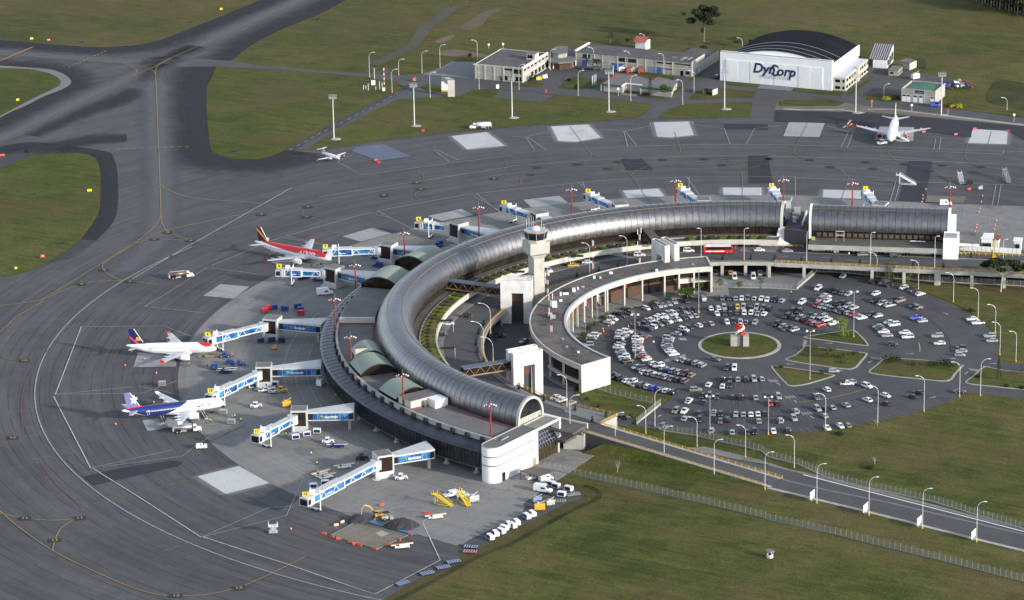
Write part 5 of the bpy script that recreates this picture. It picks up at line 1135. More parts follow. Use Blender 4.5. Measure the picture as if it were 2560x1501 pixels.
# ---------------------------------------------------------------- passenger boarding bridges
M_AD=NT('blue_advert'); _p=M_AD.pos(); _v=M_AD.noise(_p,.35,3,.6)
M_AD=M_AD.fin(M_AD.ramp(_v,[(.35,(.008,.045,.16)),(.5,(.015,.11,.33)),(.68,(.06,.28,.55))]),.35,0,.5)
M_ADG=mat('lime_logo',(.28,.50,.05),.5,0,0); M_BW=mat('bridge_white_paint',(.50,.51,.505),.5,0,.14,.4)
def jet_bridge(num,blk,end,cab,ht=8.3):
    blk=Vector((blk.x,blk.y,0)); end=Vector((end.x,end.y,0)); cab=Vector((cab.x,cab.y,0)); nm='gate '+str(num)
    T_=thing('boarding_bridge','white boarding bridge with blue advert panels and the yellow number sign %d' % num,'boarding bridge',blk,0,'boarding bridges round the terminal')
    d=(end - blk); L=d.length; d.normalize(); e=Vector((d.y,-d.x,0));
    if e.y > 0: e=-e
    def at(a,b,z): return blk+d*a+e*b+Vector((0,0,z))
    hb=2.9
    mb=MB(); mb.prism([at(-hb,-hb,0),at(hb,-hb,0),at(hb,hb,0),at(-hb,hb,0)],0,ht); tb=mb.obj('tower_block',M_BW,T_)
    mb=MB(); mb.prism([at(-hb+.3,-hb+.3,0),at(hb - .3,-hb+.3,0),at(hb - .3,hb - .3,0),at(-hb+.3,hb - .3,0)],ht,ht+.06); mb.obj('block_roof',DCONC,tb)
    mb=MB(); mb.add([at(-hb+.4,hb+.03,2.6),at(hb - .5,hb+.03,2.6),at(hb - .5,hb+.03,ht - .6),at(-hb+.4,hb+.03,ht - .6)],[[0,1,2,3]]); mb.obj('window',BRONZE,tb)
    # fixed corridor, widening towards the terminal
    w0,w1=1.6,1.7; z0,z1=4.0,7.2; x0=hb
    mb=MB(); mb.loft([[at(x0,w0,z0),at(x0,-w0,z0),at(x0,-w0,z1),at(x0,w0,z1)],[at(L,w1,z0),at(L,-w1 - 5.0,z0),at(L,-w1 - 5.0,z1+.5),at(L,w1,z1+.3)]],True,True); co=fixn(mb.obj('fixed_corridor',M_BW,T_))
    mb=MB(); mb.add([at(x0+.2,w0+.05,z0+.4),at(L - .2,w1+.05,z0+.4),at(L - .2,w1+.05,z0+2.7),at(x0+.2,w0+.05,z0+2.7)],[[0,1,2,3]]); mb.obj('corridor_glazing',BRONZE,co)
    a0,a1=x0+L*.1,L - 1.8
    mb=MB(); mb.add([at(a0,w0+.1,z0+.45),at(a1,w1+.1,z0+.45),at(a1,w1+.1,z0+2.65),at(a0,w0+.1,z0+2.65)],[[0,1,2,3]]); ad=mb.obj('advert_panel',M_AD,co)
    mb=MB(); rd=d if d.x > 0 else -d; off=e*(w1+.16); text(mb,'movistar',blk+d*(a0*.56+a1*.44)+rd*.9+off+Vector((0,0,z0+1.5)),rd,(0,0,1),1.35,.03); mb.obj('lettering',WHITE2,ad)
    mb=MB(); c=blk+d*(a0*.56+a1*.44)+off - rd*2.6+Vector((0,0,z0+1.5))
    mb.tube([c+rd*(q*.5)+Vector((0,0,h)) for q,h in ((-1.2,-.5),(-.9,.35),(-.5,.5),(0,-.1),(.4,.5),(.8,.4),(1.2,-.4))],.14,5); mb.obj('logo',M_ADG,ad)
    mb=MB()
    for i in range(1,8): a=a0+(a1 - a0)*i/8; mb.bar(at(a,w1+.12,z0+.45),at(a,w1+.12,z0+2.65),.08,.08)
    mb.obj('panel_joints',M_BW,ad)
    mb=MB(); mb.prism([at(L - 2.2,-.5,0),at(L - 1.2,-.5,0),at(L - 1.2,.5,0),at(L - 2.2,.5,0)],0,z0); mb.obj('corridor_pier',CONCR,co)
    # telescopic tunnel to the cab
    t=cab - blk; TL=t.length; t.normalize(); n=Vector((t.y,-t.x,0)); zr=4.1
    if n.y > 0: n=-n
    def bt(a,b,z): return blk+t*a+n*b+Vector((0,0,z))
    mb=MB(); c0=blk+t*(hb+1.2); mb.cyl(c0+Vector((0,0,3.8)),c0+Vector((0,0,7.0)),1.9,14); ro=mb.obj('rotunda',M_BW,T_)
    mb=MB(); mb.cyl(c0,c0+Vector((0,0,3.8)),.55,10); mb.cyl(c0,c0+Vector((0,0,.3)),1.6,12); mb.obj('rotunda_column',M_BW,ro)
    s0,s1=hb+2.5,TL - 1.5; sm=s0+(s1 - s0)*.52
    for q,(a,b,hw,zl,zh) in enumerate(((s0,sm+2,1.35,zr,zr+2.6),(sm,s1,1.6,zr - .25,zr+2.9))):
        mb=MB(); mb.loft([[bt(a,hw,zl),bt(a,-hw,zl),bt(a,-hw,zh),bt(a,hw,zh)],[bt(b,hw,zl),bt(b,-hw,zl),bt(b,-hw,zh),bt(b,hw,zh)]],True,True); tu=fixn(mb.obj('tunnel_section',M_BW,T_))
        mb=MB(); b_=sm if q == 0 else b; mb.add([bt(a+.5,hw+.04,zl+.5),bt(b_ - .5,hw+.04,zl+.5),bt(b_ - .5,hw+.04,zh - .45),bt(a+.5,hw+.04,zh - .45)],[[0,1,2,3]]); mb.obj('advert_panel',M_AD,tu)
        mb=MB(); k=max(2,int((b_ - a)/3.0)); Z=[zl+.3,zh - .25]
        for i in range(k): 
            if i % 2 == q: mb.bar(bt(a+(b_ - a)*i/k,hw+.12,Z[0]),bt(a+(b_ - a)*(i+.5)/k,hw+.12,Z[1]),.16,.16); mb.bar(bt(a+(b_ - a)*(i+.5)/k,hw+.12,Z[1]),bt(a+(b_ - a)*(i+1)/k,hw+.12,Z[0]),.16,.16)
        for z in Z: mb.bar(bt(a,hw+.12,z),bt(b_,hw+.12,z),.2,.22)
        for a_ in (a+.2,b_ - .2): mb.bar(bt(a_,hw+.12,Z[0]),bt(a_,hw+.12,Z[1]),.25,.25)
        mb.obj('truss',WHITE2,tu)
        if q: mb=MB(); text(mb,'movistar',bt((a+b)/2,hw+.1,(zl+zh)/2 - .3),t if t.x > 0 else -t,(0,0,1),.9,.02); mb.obj('lettering',WHITE2,tu)
    la=s1 - 3.0; mb=MB()
    for b in (-2.0,2.0): mb.bar(bt(la,b,.9),bt(la,b,zr+3.9),.3,.3)
    mb.bar(bt(la,-2.1,1.0),bt(la,2.1,1.0),.5,.4); mb.bar(bt(la,-2.1,zr+3.2),bt(la,2.1,zr+3.2),.3,.3); lg=mb.obj('support_leg',WHITE2,T_)
    for b in (-1.3,1.3): mb=MB(); p=bt(la,b,.55); mb.cyl(p - n*.3,p+n*.3,.55,12); mb.obj('wheel',BLK,lg)
    mb=MB(); mb.cyl(bt(TL - .6,0,zr - .3),bt(TL - .6,0,zr+2.8),1.9,14); cb=mb.obj('cab',M_BW,T_)
    mb=MB(); mb.prism([bt(TL - .6,-1.6,0),bt(TL+2.0,-1.8,0),bt(TL+2.0,1.8,0),bt(TL - .6,1.6,0)],zr - .2,zr+2.5); mb.obj('cab_hood',M_BW,cb)
    mb=MB(); mb.add([bt(TL+.2,1.78,zr+.3),bt(TL+1.7,1.86,zr+.3),bt(TL+1.7,1.86,zr+2.1),bt(TL+.2,1.78,zr+2.1)],[[0,1,2,3]]); mb.add([bt(TL+2.03,-1.5,zr),bt(TL+2.03,1.5,zr),bt(TL+2.03,1.5,zr+2.2),bt(TL+2.03,-1.5,zr+2.2)],[[0,1,2,3]]); mb.obj('cab_window',GLASS,cb)
    mb=MB(); c=bt(s1 - 1.2,0,zr+2.9); mb.box(c.x - .9,c.x+.9,c.y - .9,c.y+.9,c.z,c.z+1.1); mb.obj('roof_unit',WHITE2,T_)
    sg=bt(TL+.8,0,0); mb=MB(); mb.box(sg.x - 1.0,sg.x+1.0,sg.y - .15,sg.y+.15,zr+3.0,zr+4.5); ns=mb.obj('number_sign',YELB,T_)
    mb=MB(); text(mb,str(num),Vector((sg.x,sg.y - .19,zr+3.75)),(1,0,0),(0,0,1),1.4,.06); mb.obj('lettering',BLK,ns)
jet_bridge(12,g(14,1255,255),g(14,1745,70,4),g(14,505,520,4.5))
jet_bridge(11,g(10,432,1285),g(10,968,1170,4),g(10,25,1375,4.5))
jet_bridge(10,g(10,85,848),g(10,645,735,4),g(9,2090,960,5))
jet_bridge(9,g(10,168,375),g(10,655,320,4),g(9,2065,405,5))
jet_bridge(8,g(6,778,1345),g(6,1130,1330,4),g(6,250,1235,4))
jet_bridge(7,g(6,1308,1112),g(6,1700,1075,4),g(6,705,1015,5))
jet_bridge(6,g(6,2000,900),g(6,2330,910,4),g(6,1620,745,5))
for n_,bk,cb in ((5,(7,270,607),(6,2455,585)),(4,(7,1065,520),(7,760,470)),(3,(7,1885,477),(7,1665,415)),(2,(8,165,480),(8,40,415)),(1,(8,1105,522),(8,965,445))):
    b=g(bk[0],bk[1],bk[2],8.4); o=(TC - Vector((b.x,b.y,0))).normalized(); jet_bridge(n_,b,Vector((b.x,b.y,0))+o*17,g(*cb,5))
# ---------------------------------------------------------------- hangar and service buildings beyond the apron
class Bld:
    """building frame: a along the front from its left corner, b back from the front, z up"""
    def __init__(s,name,label,fl,fr,cat='building'):
        s.o=Vector((fl.x,fl.y,0)); d=Vector((fr.x - fl.x,fr.y - fl.y,0)); s.W=d.length; s.u=d.normalized(); s.v=Vector((-s.u.y,s.u.x,0))
        s.t=thing(name,label,cat,s.o)
    def p(s,a,b,z=0.0): return s.o+s.u*a+s.v*b+Vector((0,0,z))
    def box(s,name,m,a0,a1,b0,b1,z0,z1,par=None):
        mb=MB(); mb.prism([s.p(a0,b0),s.p(a1,b0),s.p(a1,b1),s.p(a0,b1)],z0,z1); return mb.obj(name,m,par or s.t)
    def front(s,name,m,a0,a1,z0,z1,out=.04,par=None):
        mb=MB(); mb.prism([s.p(a0,-out),s.p(a1,-out),s.p(a1,.02),s.p(a0,.02)],z0,z1); return mb.obj(name,m,par or s.t)
    def side(s,name,m,b0,b1,z0,z1,a=None,out=.04,par=None):
        a=s.W if a is None else a; mb=MB(); mb.prism([s.p(a - .02,b0),s.p(a+out,b0),s.p(a+out,b1),s.p(a - .02,b1)],z0,z1); return mb.obj(name,m,par or s.t)
    def H(s,a,b,k,y): return up(s.p(a,b),k,y)
def depth(B,q): return (Vector((q.x,q.y,0)) - B.o).dot(B.v)
BLK2=mat('grey_block_wall',(.36,.345,.30),.85,0,.25,.3); WIN=GLASS; ROOFC=mat('old_sheet_roof',(.095,.088,.085),.85,0,.45,.12); BLUED=mat('blue_shutter',(.05,.12,.35),.6,0,.15)
M_HROOF=mat('hangar_roof',(.012,.013,.018),.95,0,.5,.1,.1); WSH=mat('white_sheet_cladding',(.76,.77,.78),.5,0,.08,.2)
hg=Bld('hangar','big white hangar with a black arched roof and a large logo on its doors',g('N3',85,597),g('N3',1262,706),'hangar')
W=hg.W; HH=hg.H(0,0,'N3',290); D=46.0; hs=10.8; cr=16.2
hg.box('facade',WSH,0,W,0,2.0,0,HH); hg.front('facade_coping',REDL if 0 else M_REDL,0,W,HH,HH+.2,.06)
hg.front('door_surround',WHITE,3.0,W - 4.2,.1,HH - 3.4,.10)
for i in range(8):
    a=3.3+(W - 7.8)*i/8; hg.front('door_leaf',WSH if i % 2 else WHITE,a,a+(W - 7.8)/8 - .18,.1,HH - 3.7,.24 if i % 2 else .34)
arc_=[(2.2+(W - 4.4)*i/28,hs+(cr - hs)*(1 - (2*i/28 - 1)**2)) for i in range(29)]
mb=MB(); mb.loft([[hg.p(a,b,z) for a,z in arc_] for b in (1.8,D*.33,D*.66,D)],False); fixn(mb.obj('arched_roof',M_HROOF,hg.t,True))
for b in (1.9,7,13,20):
    mb=MB(); mb.tube([hg.p(a,b,z+.08) for a,z in arc_],.12,5); mb.obj('roof_rib',GALV,hg.t)
mb=MB(); mb.prism([hg.p(2.2,2),hg.p(W - 2.2,2),hg.p(W - 2.2,D),hg.p(2.2,D)],0,hs - .05); mb.obj('hall_wall',WHITE,hg.t)
mb=MB(); mb.prism([hg.p(W - 2.15,2),hg.p(W - 1.6,2),hg.p(W - 1.6,D),hg.p(W - 2.15,D)],6,hs+.5); mb.obj('side_parapet',WHITE,hg.t)
mb=MB(); mb.poly([hg.p(a,D,z) for a,z in arc_]); mb.obj('rear_gable',WHITE,hg.t)
mb=MB(); mb.poly([hg.p(a,1.95,z - .02) for a,z in arc_]); mb.obj('front_gable',WSH,hg.t)
mb=MB(); c=hg.p(W*.495,-.40,HH*.52); text(mb,'Dyn',hg.p(W*.395,-.40,HH*.535),hg.u,(0,0,1),6.6,.20,.2); text(mb,'orp',hg.p(W*.592,-.40,HH*.50),hg.u,(0,0,1),6.6,.20,.2); mb.obj('lettering',NAVYT,hg.t)
mb=MB(); cc=hg.p(W*.497,-.40,HH*.52)
for s_ in (1,-1):
    ou=[(2.1*math.cos(R(a)),2.3*math.sin(R(a))+.6) for a in range(20,181,16)]; inn=[(1.5*math.cos(R(a))+.15,1.35*math.sin(R(a))+.5) for a in range(20,181,16)]
    q=[cc+hg.u*x*s_+Vector((0,0,z*s_)) for x,z in ou+inn[::-1]]; n_=len(ou); mb.add(q,[[i,i+1,2*n_ - 2 - i,2*n_ - 1 - i] for i in range(n_ - 1)])
mb.obj('swirl_emblem',NAVYT,hg.t)
mb=MB(); text(mb,'INTERNATIONAL',hg.p(W*.497,-.40,HH*.27),hg.u,(0,0,1),2.1,0,.25); mb.obj('lettering',GREYT,hg.t)
sheet('hangar_apron',P("N3:520,637 870,672 830,712 470,684"),.2,M_LIGHTPAVE)
# annex along the hangar's right side
ax=Bld('hangar_annex','two storey office annex with a white roof along the right side of the hangar',hg.p(W+.1,1.0),g('N4',190,462)); AD=depth(ax,g('N4',445,295)); AH=ax.H(ax.W,0,'N4',343)
CRM=mat('cream_wall_paint',(.52,.47,.36),.8,0,.12)
ax.box('wall',CRM,0,ax.W,0,AD,0,AH); ax.box('roof',mat('white_roof_sheet',(.52,.53,.56),.5,0,.08),-1.5,ax.W - .25,.25,AD - .2,AH,AH+.12)
for z in (AH - .35,AH*.5,.2): ax.front('concrete_band',CREAM,0,ax.W+.1,z,z+.35,.08); ax.side('concrete_band',CREAM,0,AD,z,z+.35,None,.08)
for i in range(9): b=AD*i/9+.2; ax.side('pilaster',CREAM,b,b+.45,0,AH,None,.14)
for i in range(9):
    for z in (.9,AH*.5+.9): b=AD*(i+.3)/9; ax.side('window',WIN,b+.3,b+AD/9 - 1.2,z,z+1.5,None,.06)
for a in (.6,4.2):
    for z in (.9,AH*.5+.9): ax.front('window',WIN,a+.6,min(a+3.0,ax.W - .4),z,z+1.4,.06)
ax.side('stair_tower',CRM,AD*.48,AD*.56,0,AH+.8,None,.7)
# workshop with ribbed roof
ws=Bld('workshop','white workshop with a ribbed grey pitched roof behind the annex',g('N4',438,250),g('N4',562,258)); WD=max(10,depth(ws,g('N4',687,197))); h0=ws.H(ws.W,0,'N4',180); h1=h0+4.5
mb=MB(); pr_=[(0,0),(0,h0),(WD*.82,h1),(WD,h1 - .6),(WD,0)]
A_=[ws.p(0,b,z) for b,z in pr_]; B_=[ws.p(ws.W,b,z) for b,z in pr_]; mb.add(A_+B_,[[0,1,2,3,4],[9,8,7,6,5],[0,5,6,1],[3,8,9,4],[4,9,5,0],[2,7,8,3]]); fixn(mb.obj('wall',WHITE,ws.t))
mb=MB(); mb.add([ws.p(-1.5,-.4,h0),ws.p(ws.W+.3,-.4,h0),ws.p(ws.W+.3,WD*.82,h1+.15),ws.p(-1.5,WD*.82,h1+.15)],[[0,1,2,3]]); ro=mb.obj('roof',ROOFC,ws.t)
mb=MB()
for i in range(9): a=-1.5+(ws.W+1.8)*i/8; mb.bar(ws.p(a,-.4,h0+.1),ws.p(a,WD*.82,h1+.25),.5,.25)
mb.obj('roof_ribs',GALV,ro)
for i in range(3): b=.8+(WD - 1)*i/3; ws.side('window',WIN,b,b+(WD - 1)/3 - .7,1.2,h0 - .6+i*.9,None,.06)
ws.front('shutter',WSH,1.6,5.2,0,3.8,.1)
lb=Bld('low_outbuilding','small low grey outbuilding with a dark flat roof beside the workshop',g('N4',578,322),g('N4',662,328)); LD=depth(lb,g('N4',735,290)); lh=lb.H(lb.W,0,'N4',280)
lb.box('wall',BLK2,0,lb.W,0,LD,0,lh); lb.box('roof',ROOFG,-.2,lb.W+.2,-.2,LD+.2,lh,lh+.25); lb.front('window',WIN,.8,2.4,lh - 1.6,lh - .6,.06)
for i in range(3): lb.side('window',WIN,1+i*LD/3.2,1+i*LD/3.2+LD/6,lh - 2.2,lh - .7,None,.06)
lb2=Bld('low_outbuilding','second low outbuilding with grey roof and white posts, farther right of the workshop',g('N4',700,262),g('N4',765,272)); l2=max(6,depth(lb2,g('N4',812,245)))
lb2.box('wall',BLK2,0,lb2.W,.6,l2,0,3.4); lb2.box('roof',ROOFG,-2,lb2.W+.3,0,l2+.3,3.4,3.65)
for i in range(4): lb2.side('post',WHITE,l2*i/3.3,l2*i/3.3+.5,0,3.4,None,.2)
# green roofed building
gr=Bld('green_roof_building','pale block building with a green roof behind the far airliner',g('N4',693,550),g('N4',995,578)); gd=depth(gr,g('N4',1078,505)); gh=gr.H(gr.W,0,'N4',460)
gr.box('wall',BLK2,0,gr.W,0,gd,0,gh - 1.2)
for a0,a1,b0,b1 in ((0,gr.W,0,.3),(0,gr.W,gd - .3,gd),(0,.3,.3,gd - .3),(gr.W - .3,gr.W,.3,gd - .3)): gr.box('parapet',BLK2,a0,a1,b0,b1,gh - 1.2,gh)
mb=MB(); GG=mat('green_roof_sheet',(.05,.135,.085),.6,0,.15); mb.add([gr.p(.3,.3,gh - .9),gr.p(gr.W/2,.3,gh - .2),gr.p(gr.W - .3,.3,gh - .9),gr.p(.3,gd - .3,gh - .9),gr.p(gr.W/2,gd - .3,gh - .2),gr.p(gr.W - .3,gd - .3,gh - .9)],[[0,1,4,3],[1,2,5,4]]); mb.obj('roof',GG,gr.t)
for i in range(4): a=gr.W*i/3 - (.3 if i == 3 else 0); gr.front('pilaster',CREAM,a,a+.35,0,gh+.05,.08); 
gr.front('concrete_band',CREAM,0,gr.W,gh*.52,gh*.52+.3,.07); gr.side('concrete_band',CREAM,0,gd,gh*.52,gh*.52+.3,None,.07)
for i,a in enumerate((.5,3.2,7.4,11.0,18.0)): a=a*gr.W/21; gr.front('garage_door',WHITE,a,a+gr.W/9,0,gh*.40,.06); gr.front('window',WIN,a+.2,a+gr.W/9 - .3,gh*.41,gh*.51,.07)
gr.front('sign_board',NAVY,gr.W*.41,gr.W*.68,gh*.72,gh*.93,.08); gr.front('sign_text',GREYT,gr.W*.44,gr.W*.65,gh*.80,gh*.83,.10)
for i in range(1,5): gr.side('pilaster',CREAM,gd*i/5,gd*i/5+.3,0,gh,None,.08)
# left warehouse
lw=Bld('warehouse','grey block warehouse with a dark flat roof and rooftop cabin, left of the service yard',g('N1',125,480),g('N1',660,530)); ld=depth(lw,g('N1',950,355)); lh=lw.H(lw.W,0,'N1',370)
lw.box('wall',BLK2,0,lw.W,0,ld,0,lh); lw.box('roof',ROOFC,.4,lw.W - .5,.4,ld - .4,lh,lh+.1)
for a0,a1,b0,b1 in ((0,lw.W,0,.35),(0,lw.W,ld - .35,ld),(0,.35,.35,ld - .35)): lw.box('parapet',CREAM,a0,a1,b0,b1,lh,lh+.35)
lw.box('parapet',WHITE,lw.W - .8,lw.W+.1,.35,ld - .35,lh,lh+.7)
for i in range(6): a=(lw.W - .5)*i/5; lw.front('pilaster',CREAM,a,a+.6,0,lh,.2)
lw.front('concrete_band',CREAM,.6,lw.W*.62,lh*.42,lh*.42+.3,.1); lw.side('concrete_band',WHITE,0,ld,lh*.5,lh*.5+.4,None,.12)
for a0,a1,z0,z1 in ((.62,.79,.80,.92),(.81,.98,.62,.92),(.62,.78,.1,.4),(.82,.97,.1,.4)): lw.front('window',WIN,lw.W*a0,lw.W*a1,lh*z0,lh*z1,.05)
for i in range(7):
    b=ld*i/7; lw.side('pilaster',CREAM,b,b+.5,0,lh,None,.16); lw.side('window',WIN,b+1.0,b+ld/7 - .8,lh*.78,lh*.9,None,.06); 
    if i > 1: lw.side('window',WIN,b+1.0,b+ld/7 - .8,lh*.1,lh*.42,None,.06)
lw.box('rooftop_cabin',CREAM,lw.W*.80,lw.W*.98,ld*.52,ld*.66,lh,lh+3.2); lw.box('cabin_roof',ROOFG,lw.W*.79,lw.W*.99,ld*.51,ld*.67,lh+3.2,lh+3.4)
mb=MB(); mb.prism([lw.p(lw.W*.82,ld*.52 - .05),lw.p(lw.W*.93,ld*.52 - .05),lw.p(lw.W*.93,ld*.52),lw.p(lw.W*.82,ld*.52)],lh+.9,lh+2.6); mb.obj('window',WIN,lw.t)
# linking entrance building with faceted porch
fp=P("N1:955,372 1050,378 1215,355 1252,335",0); rp_=P("N1:925,200 1060,140 1255,150 1255,265 1215,290 1060,305 945,290",4.2)
en_=thing('entrance_building','faceted entrance building with a porch of white posts between the two warehouses','building',fp[0])
def eb(name,m,pts,z0,z1): mb=MB(); mb.prism(pts,z0,z1); return mb.obj(name,m,en_)
eb('roof',ROOFG,rp_,3.7,4.3); c0=sum((Vector(p) for p in rp_),Vector())/len(rp_)
eb('wall',BRICK,[c0+(Vector(p) - c0)*.78 for p in rp_],0,3.7); eb('upper_storey',BLK2,[c0+(Vector(p) - c0)*.5+Vector((-1,3,0)) for p in rp_],4.3,6.3); eb('upper_roof',ROOFG,[c0+(Vector(p) - c0)*.56+Vector((-1,3,0)) for p in rp_],6.3,6.6)
for p in fp+[lerp(fp[1],fp[2],.5),lerp(fp[0],fp[1],.5)]: mb=MB(); mb.box(p.x - .25,p.x+.25,p.y,p.y+.5,0,3.7); mb.obj('post',WHITE,en_)
mb=MB(); mb.strip([(p.x,p.y - .4,.35) for p in fp],.5); mb.obj('porch_kerb',YEL,en_)
# long warehouse
lo=Bld('warehouse','long two storey block warehouse with blue shutters and a stained grey roof',g('N1',1250,333),g('N2',1155,410)); od=max(14,depth(lo,g('N2',1275,330))); oh=lo.H(lo.W,0,'N2',268)
lo.box('wall',BLK2,0,lo.W,0,od,0,oh); lo.box('roof',ROOFC,-.2,lo.W - .4,-.3,od - .3,oh,oh+.15)
lo.box('parapet',CREAM,lo.W - .4,lo.W+.1,0,od,oh,oh+.5); lo.box('parapet',WHITE,-.4,.6,0,od,oh,oh+.8)
for f in (0,.10,.16,.23,.36,.43,.53,.60,.69,.83,.99): lo.front('pilaster',CREAM,lo.W*f,lo.W*f+.5,0,oh,.15)
lo.front('concrete_band',CREAM,0,lo.W,oh*.5,oh*.5+.3,.08)
def fx(x): return (x/1155.0)*lo.W*.945+lo.W*.055
for x0,x1 in ((5,70),(315,375),(390,450),(775,840)): lo.front('shutter',BLUED,fx(x0),fx(x1),0,oh*.45,.06)
lo.front('shutter',mat('pale_blue_shutter',(.18,.24,.34),.6,0,.15),fx(700),fx(765),0,oh*.45,.06)
for x0,x1,z0,z1 in ((10,90,.68,.88),(390,475,.60,.86),(490,570,.60,.86),(775,860,.74,.84),(880,955,.74,.84),(975,1060,.78,.86),(1065,1150,.76,.86),(850,955,.36,.42),(1035,1065,0,.36),(1090,1130,.14,.36)): lo.front('window',WIN,fx(x0),fx(x1),oh*z0,oh*z1,.06)
lo.side('shutter',BLUED,od*.28,od*.42,0,oh*.42,None,.06)
for f in (0,.3,.55,.8): lo.side('pilaster',CREAM,od*f,od*f+.4,0,oh,None,.12)
for f0_,f1_,b0_,b1_ in ((.79,.83,.35,.40),(.88,.91,.1,.5),(.93,.95,.2,.55)): lo.box('roof_light',mat('pale_roof_light',(.30,.30,.31),.6,0,.1) if 'pale_roof_light' not in bpy.data.materials else bpy.data.materials['pale_roof_light'],lo.W*f0_,lo.W*f1_,od*b0_,od*b1_,oh+.15,oh+.25)
yw=Bld('yard_wall','grey block lean-to and wall continuing behind the long warehouse',lo.p(lo.W - 14,od+.1),lo.p(lo.W+.1,od+.1),'wall'); yw.box('wall',BLK2,0,yw.W,0,18,0,oh*.72); yw.box('roof',ROOFC,.2,yw.W - .2,.2,17.8,oh*.72,oh*.72+.1)
# small red roofed hut behind
rh=Bld('hut','tiny white hut with a red roof behind the long warehouse',g('N2',590,140),g('N2',690,150)); rh.box('wall',WHITE,0,rh.W,0,6,0,4.6); mb=MB(); mb.add([rh.p(-.6,-.8,4.4),rh.p(rh.W+.6,-.8,4.4),rh.p(rh.W+.6,3,6.4),rh.p(-.6,3,6.4),rh.p(-.6,6.8,4.4),rh.p(rh.W+.6,6.8,4.4)],[[0,1,2,3],[3,2,5,4]]); mb.obj('roof',mat('red_tile',(.40,.10,.08),.8,0,.2),rh.t)
# single storey house with green fascia
RH=P("N2:258,482 418,380 620,392 775,440 822,412 1005,445 1012,462 985,478 960,545 640,513 655,492 498,474 452,502",3.6); B0=g('N2',250,545)
ho=thing('office_house','single storey office with a grey roof, red roof edge and green fascia among shrubs','building',B0)
mb=MB(); mb.prism(RH,3.1,3.6); mb.obj('roof',ROOFG,ho); c0=sum((Vector(p) for p in RH),Vector())/len(RH)
mb=MB(); mb.prism([c0+(Vector(p) - c0)*.965 for p in RH],0,3.1); mb.obj('wall',BLK2,ho)
for i,j,m in ((0,1,M_REDL),(1,2,M_REDL),(2,3,M_REDL),(3,4,M_REDL),(12,0,mat('green_fascia',(.02,.12,.06),.6,0,.1)),(8,9,bpy.data.materials['green_fascia']),(10,11,WHITE),(11,12,WHITE)):
    mb=MB(); mb.bar(RH[i]+Vector((0,0,.05)),RH[j]+Vector((0,0,.05)),.55,.55); mb.obj('roof_edge',m,ho)
for k,x,y in (('N2',252,547),('N2',450,568),('N2',645,585),('N2',492,545),('N2',1000,505)): p=g(k,x,y); mb=MB(); mb.box(p.x - .35,p.x+.35,p.y - .3,p.y+.3,0,3.1); mb.obj('white_pier',WHITE,ho)
a,b=g('N2',450,566),g('N2',645,582); mb=MB(); mb.prism([a,b,b+Vector((.5,3.5,0)),a+Vector((1,3.5,0))],0,.25); mb.obj('porch_floor',BRICK,ho)
a=g('N2',340,556); mb=MB(); mb.box(a.x - .9,a.x+.9,a.y - .05,a.y+.6,1.0,2.4); mb.obj('window',WIN,ho)
mb=MB(); a=g('N2',505,545); mb.box(a.x - .2,a.x+1.6,a.y - .1,a.y+.5,0.2,2.6); mb.obj('doorway',WIN,ho)
sheet('porch_path',P("N2:430,590 460,572 615,583 600,610"),.2,M_LIGHTPAVE)
for x,y in ((163,500),(180,490),(198,482),(370,395)): p=g('N2',x,y); mb=MB(); mb.cyl(p,p+Vector((0,0,5)),.16,6); tag(mb.obj('white_post',WHITE),'plain white post on the lawn left of the office house','post','white posts on the lawn')
# hut
hu=Bld('shelter','small open concrete shelter on a grass island near the hangar',g('N2',1262,580),g('N2',1360,597)); hd=4.2
hu.box('wall',BLK2,0,.35,0,hd,0,2.9); hu.box('wall',CREAM,hu.W - .35,hu.W,0,hd,0,2.9); hu.box('wall',BLK2,.35,hu.W - .35,hd - .3,hd,0,2.9); hu.box('roof',ROOFC,-.3,hu.W+.3,-.3,hd+.3,2.9,3.2)
# slanted solar shelter
so=Bld('shelter','tall white and beige roadside shelter with a sloping dark panel roof',g('N5',1062,632),g('N5',1228,630)); p0=so.H(so.W,0,'N5',432)
so.box('panel_wall',CREAM,so.W*.5,so.W,-.3,.1,0,p0); so.box('brown_post',mat('brown_post',(.16,.05,.03),.7,0,.1),so.W - .2,so.W+.35,.2,.6,0,p0 - .2); so.box('rear_panel',WHITE,0,so.W*.5,9.4,9.7,.8,p0 - 3.2); so.box('yellow_base',YEL,0,so.W*.5,9.2,9.9,0,.8)
mb=MB(); mb.add([so.p(so.W*.5,-.2,p0),so.p(so.W,-.2,p0),so.p(so.W*.6,9.6,p0 - 1.2),so.p(0,9.6,p0 - 1.2)],[[0,1,2,3]]); mb.obj('roof',GALV,so.t)
mb=MB(); mb.add([so.p(so.W*.5,1.2,p0+.02),so.p(so.W*.9,1.2,p0+.02),so.p(so.W*.55,8.6,p0 - .9),so.p(so.W*.1,8.6,p0 - .9)],[[0,1,2,3]]); mb.obj('solar_panel',M_SOLAR,so.t)
mb=MB(); mb.prism([so.p(0,9.3),so.p(0,9.6),so.p(so.W*.5,0.1),so.p(so.W*.5,-.2)],p0 - 2.4,p0 - .2); mb.obj('side_wall',GALV,so.t)
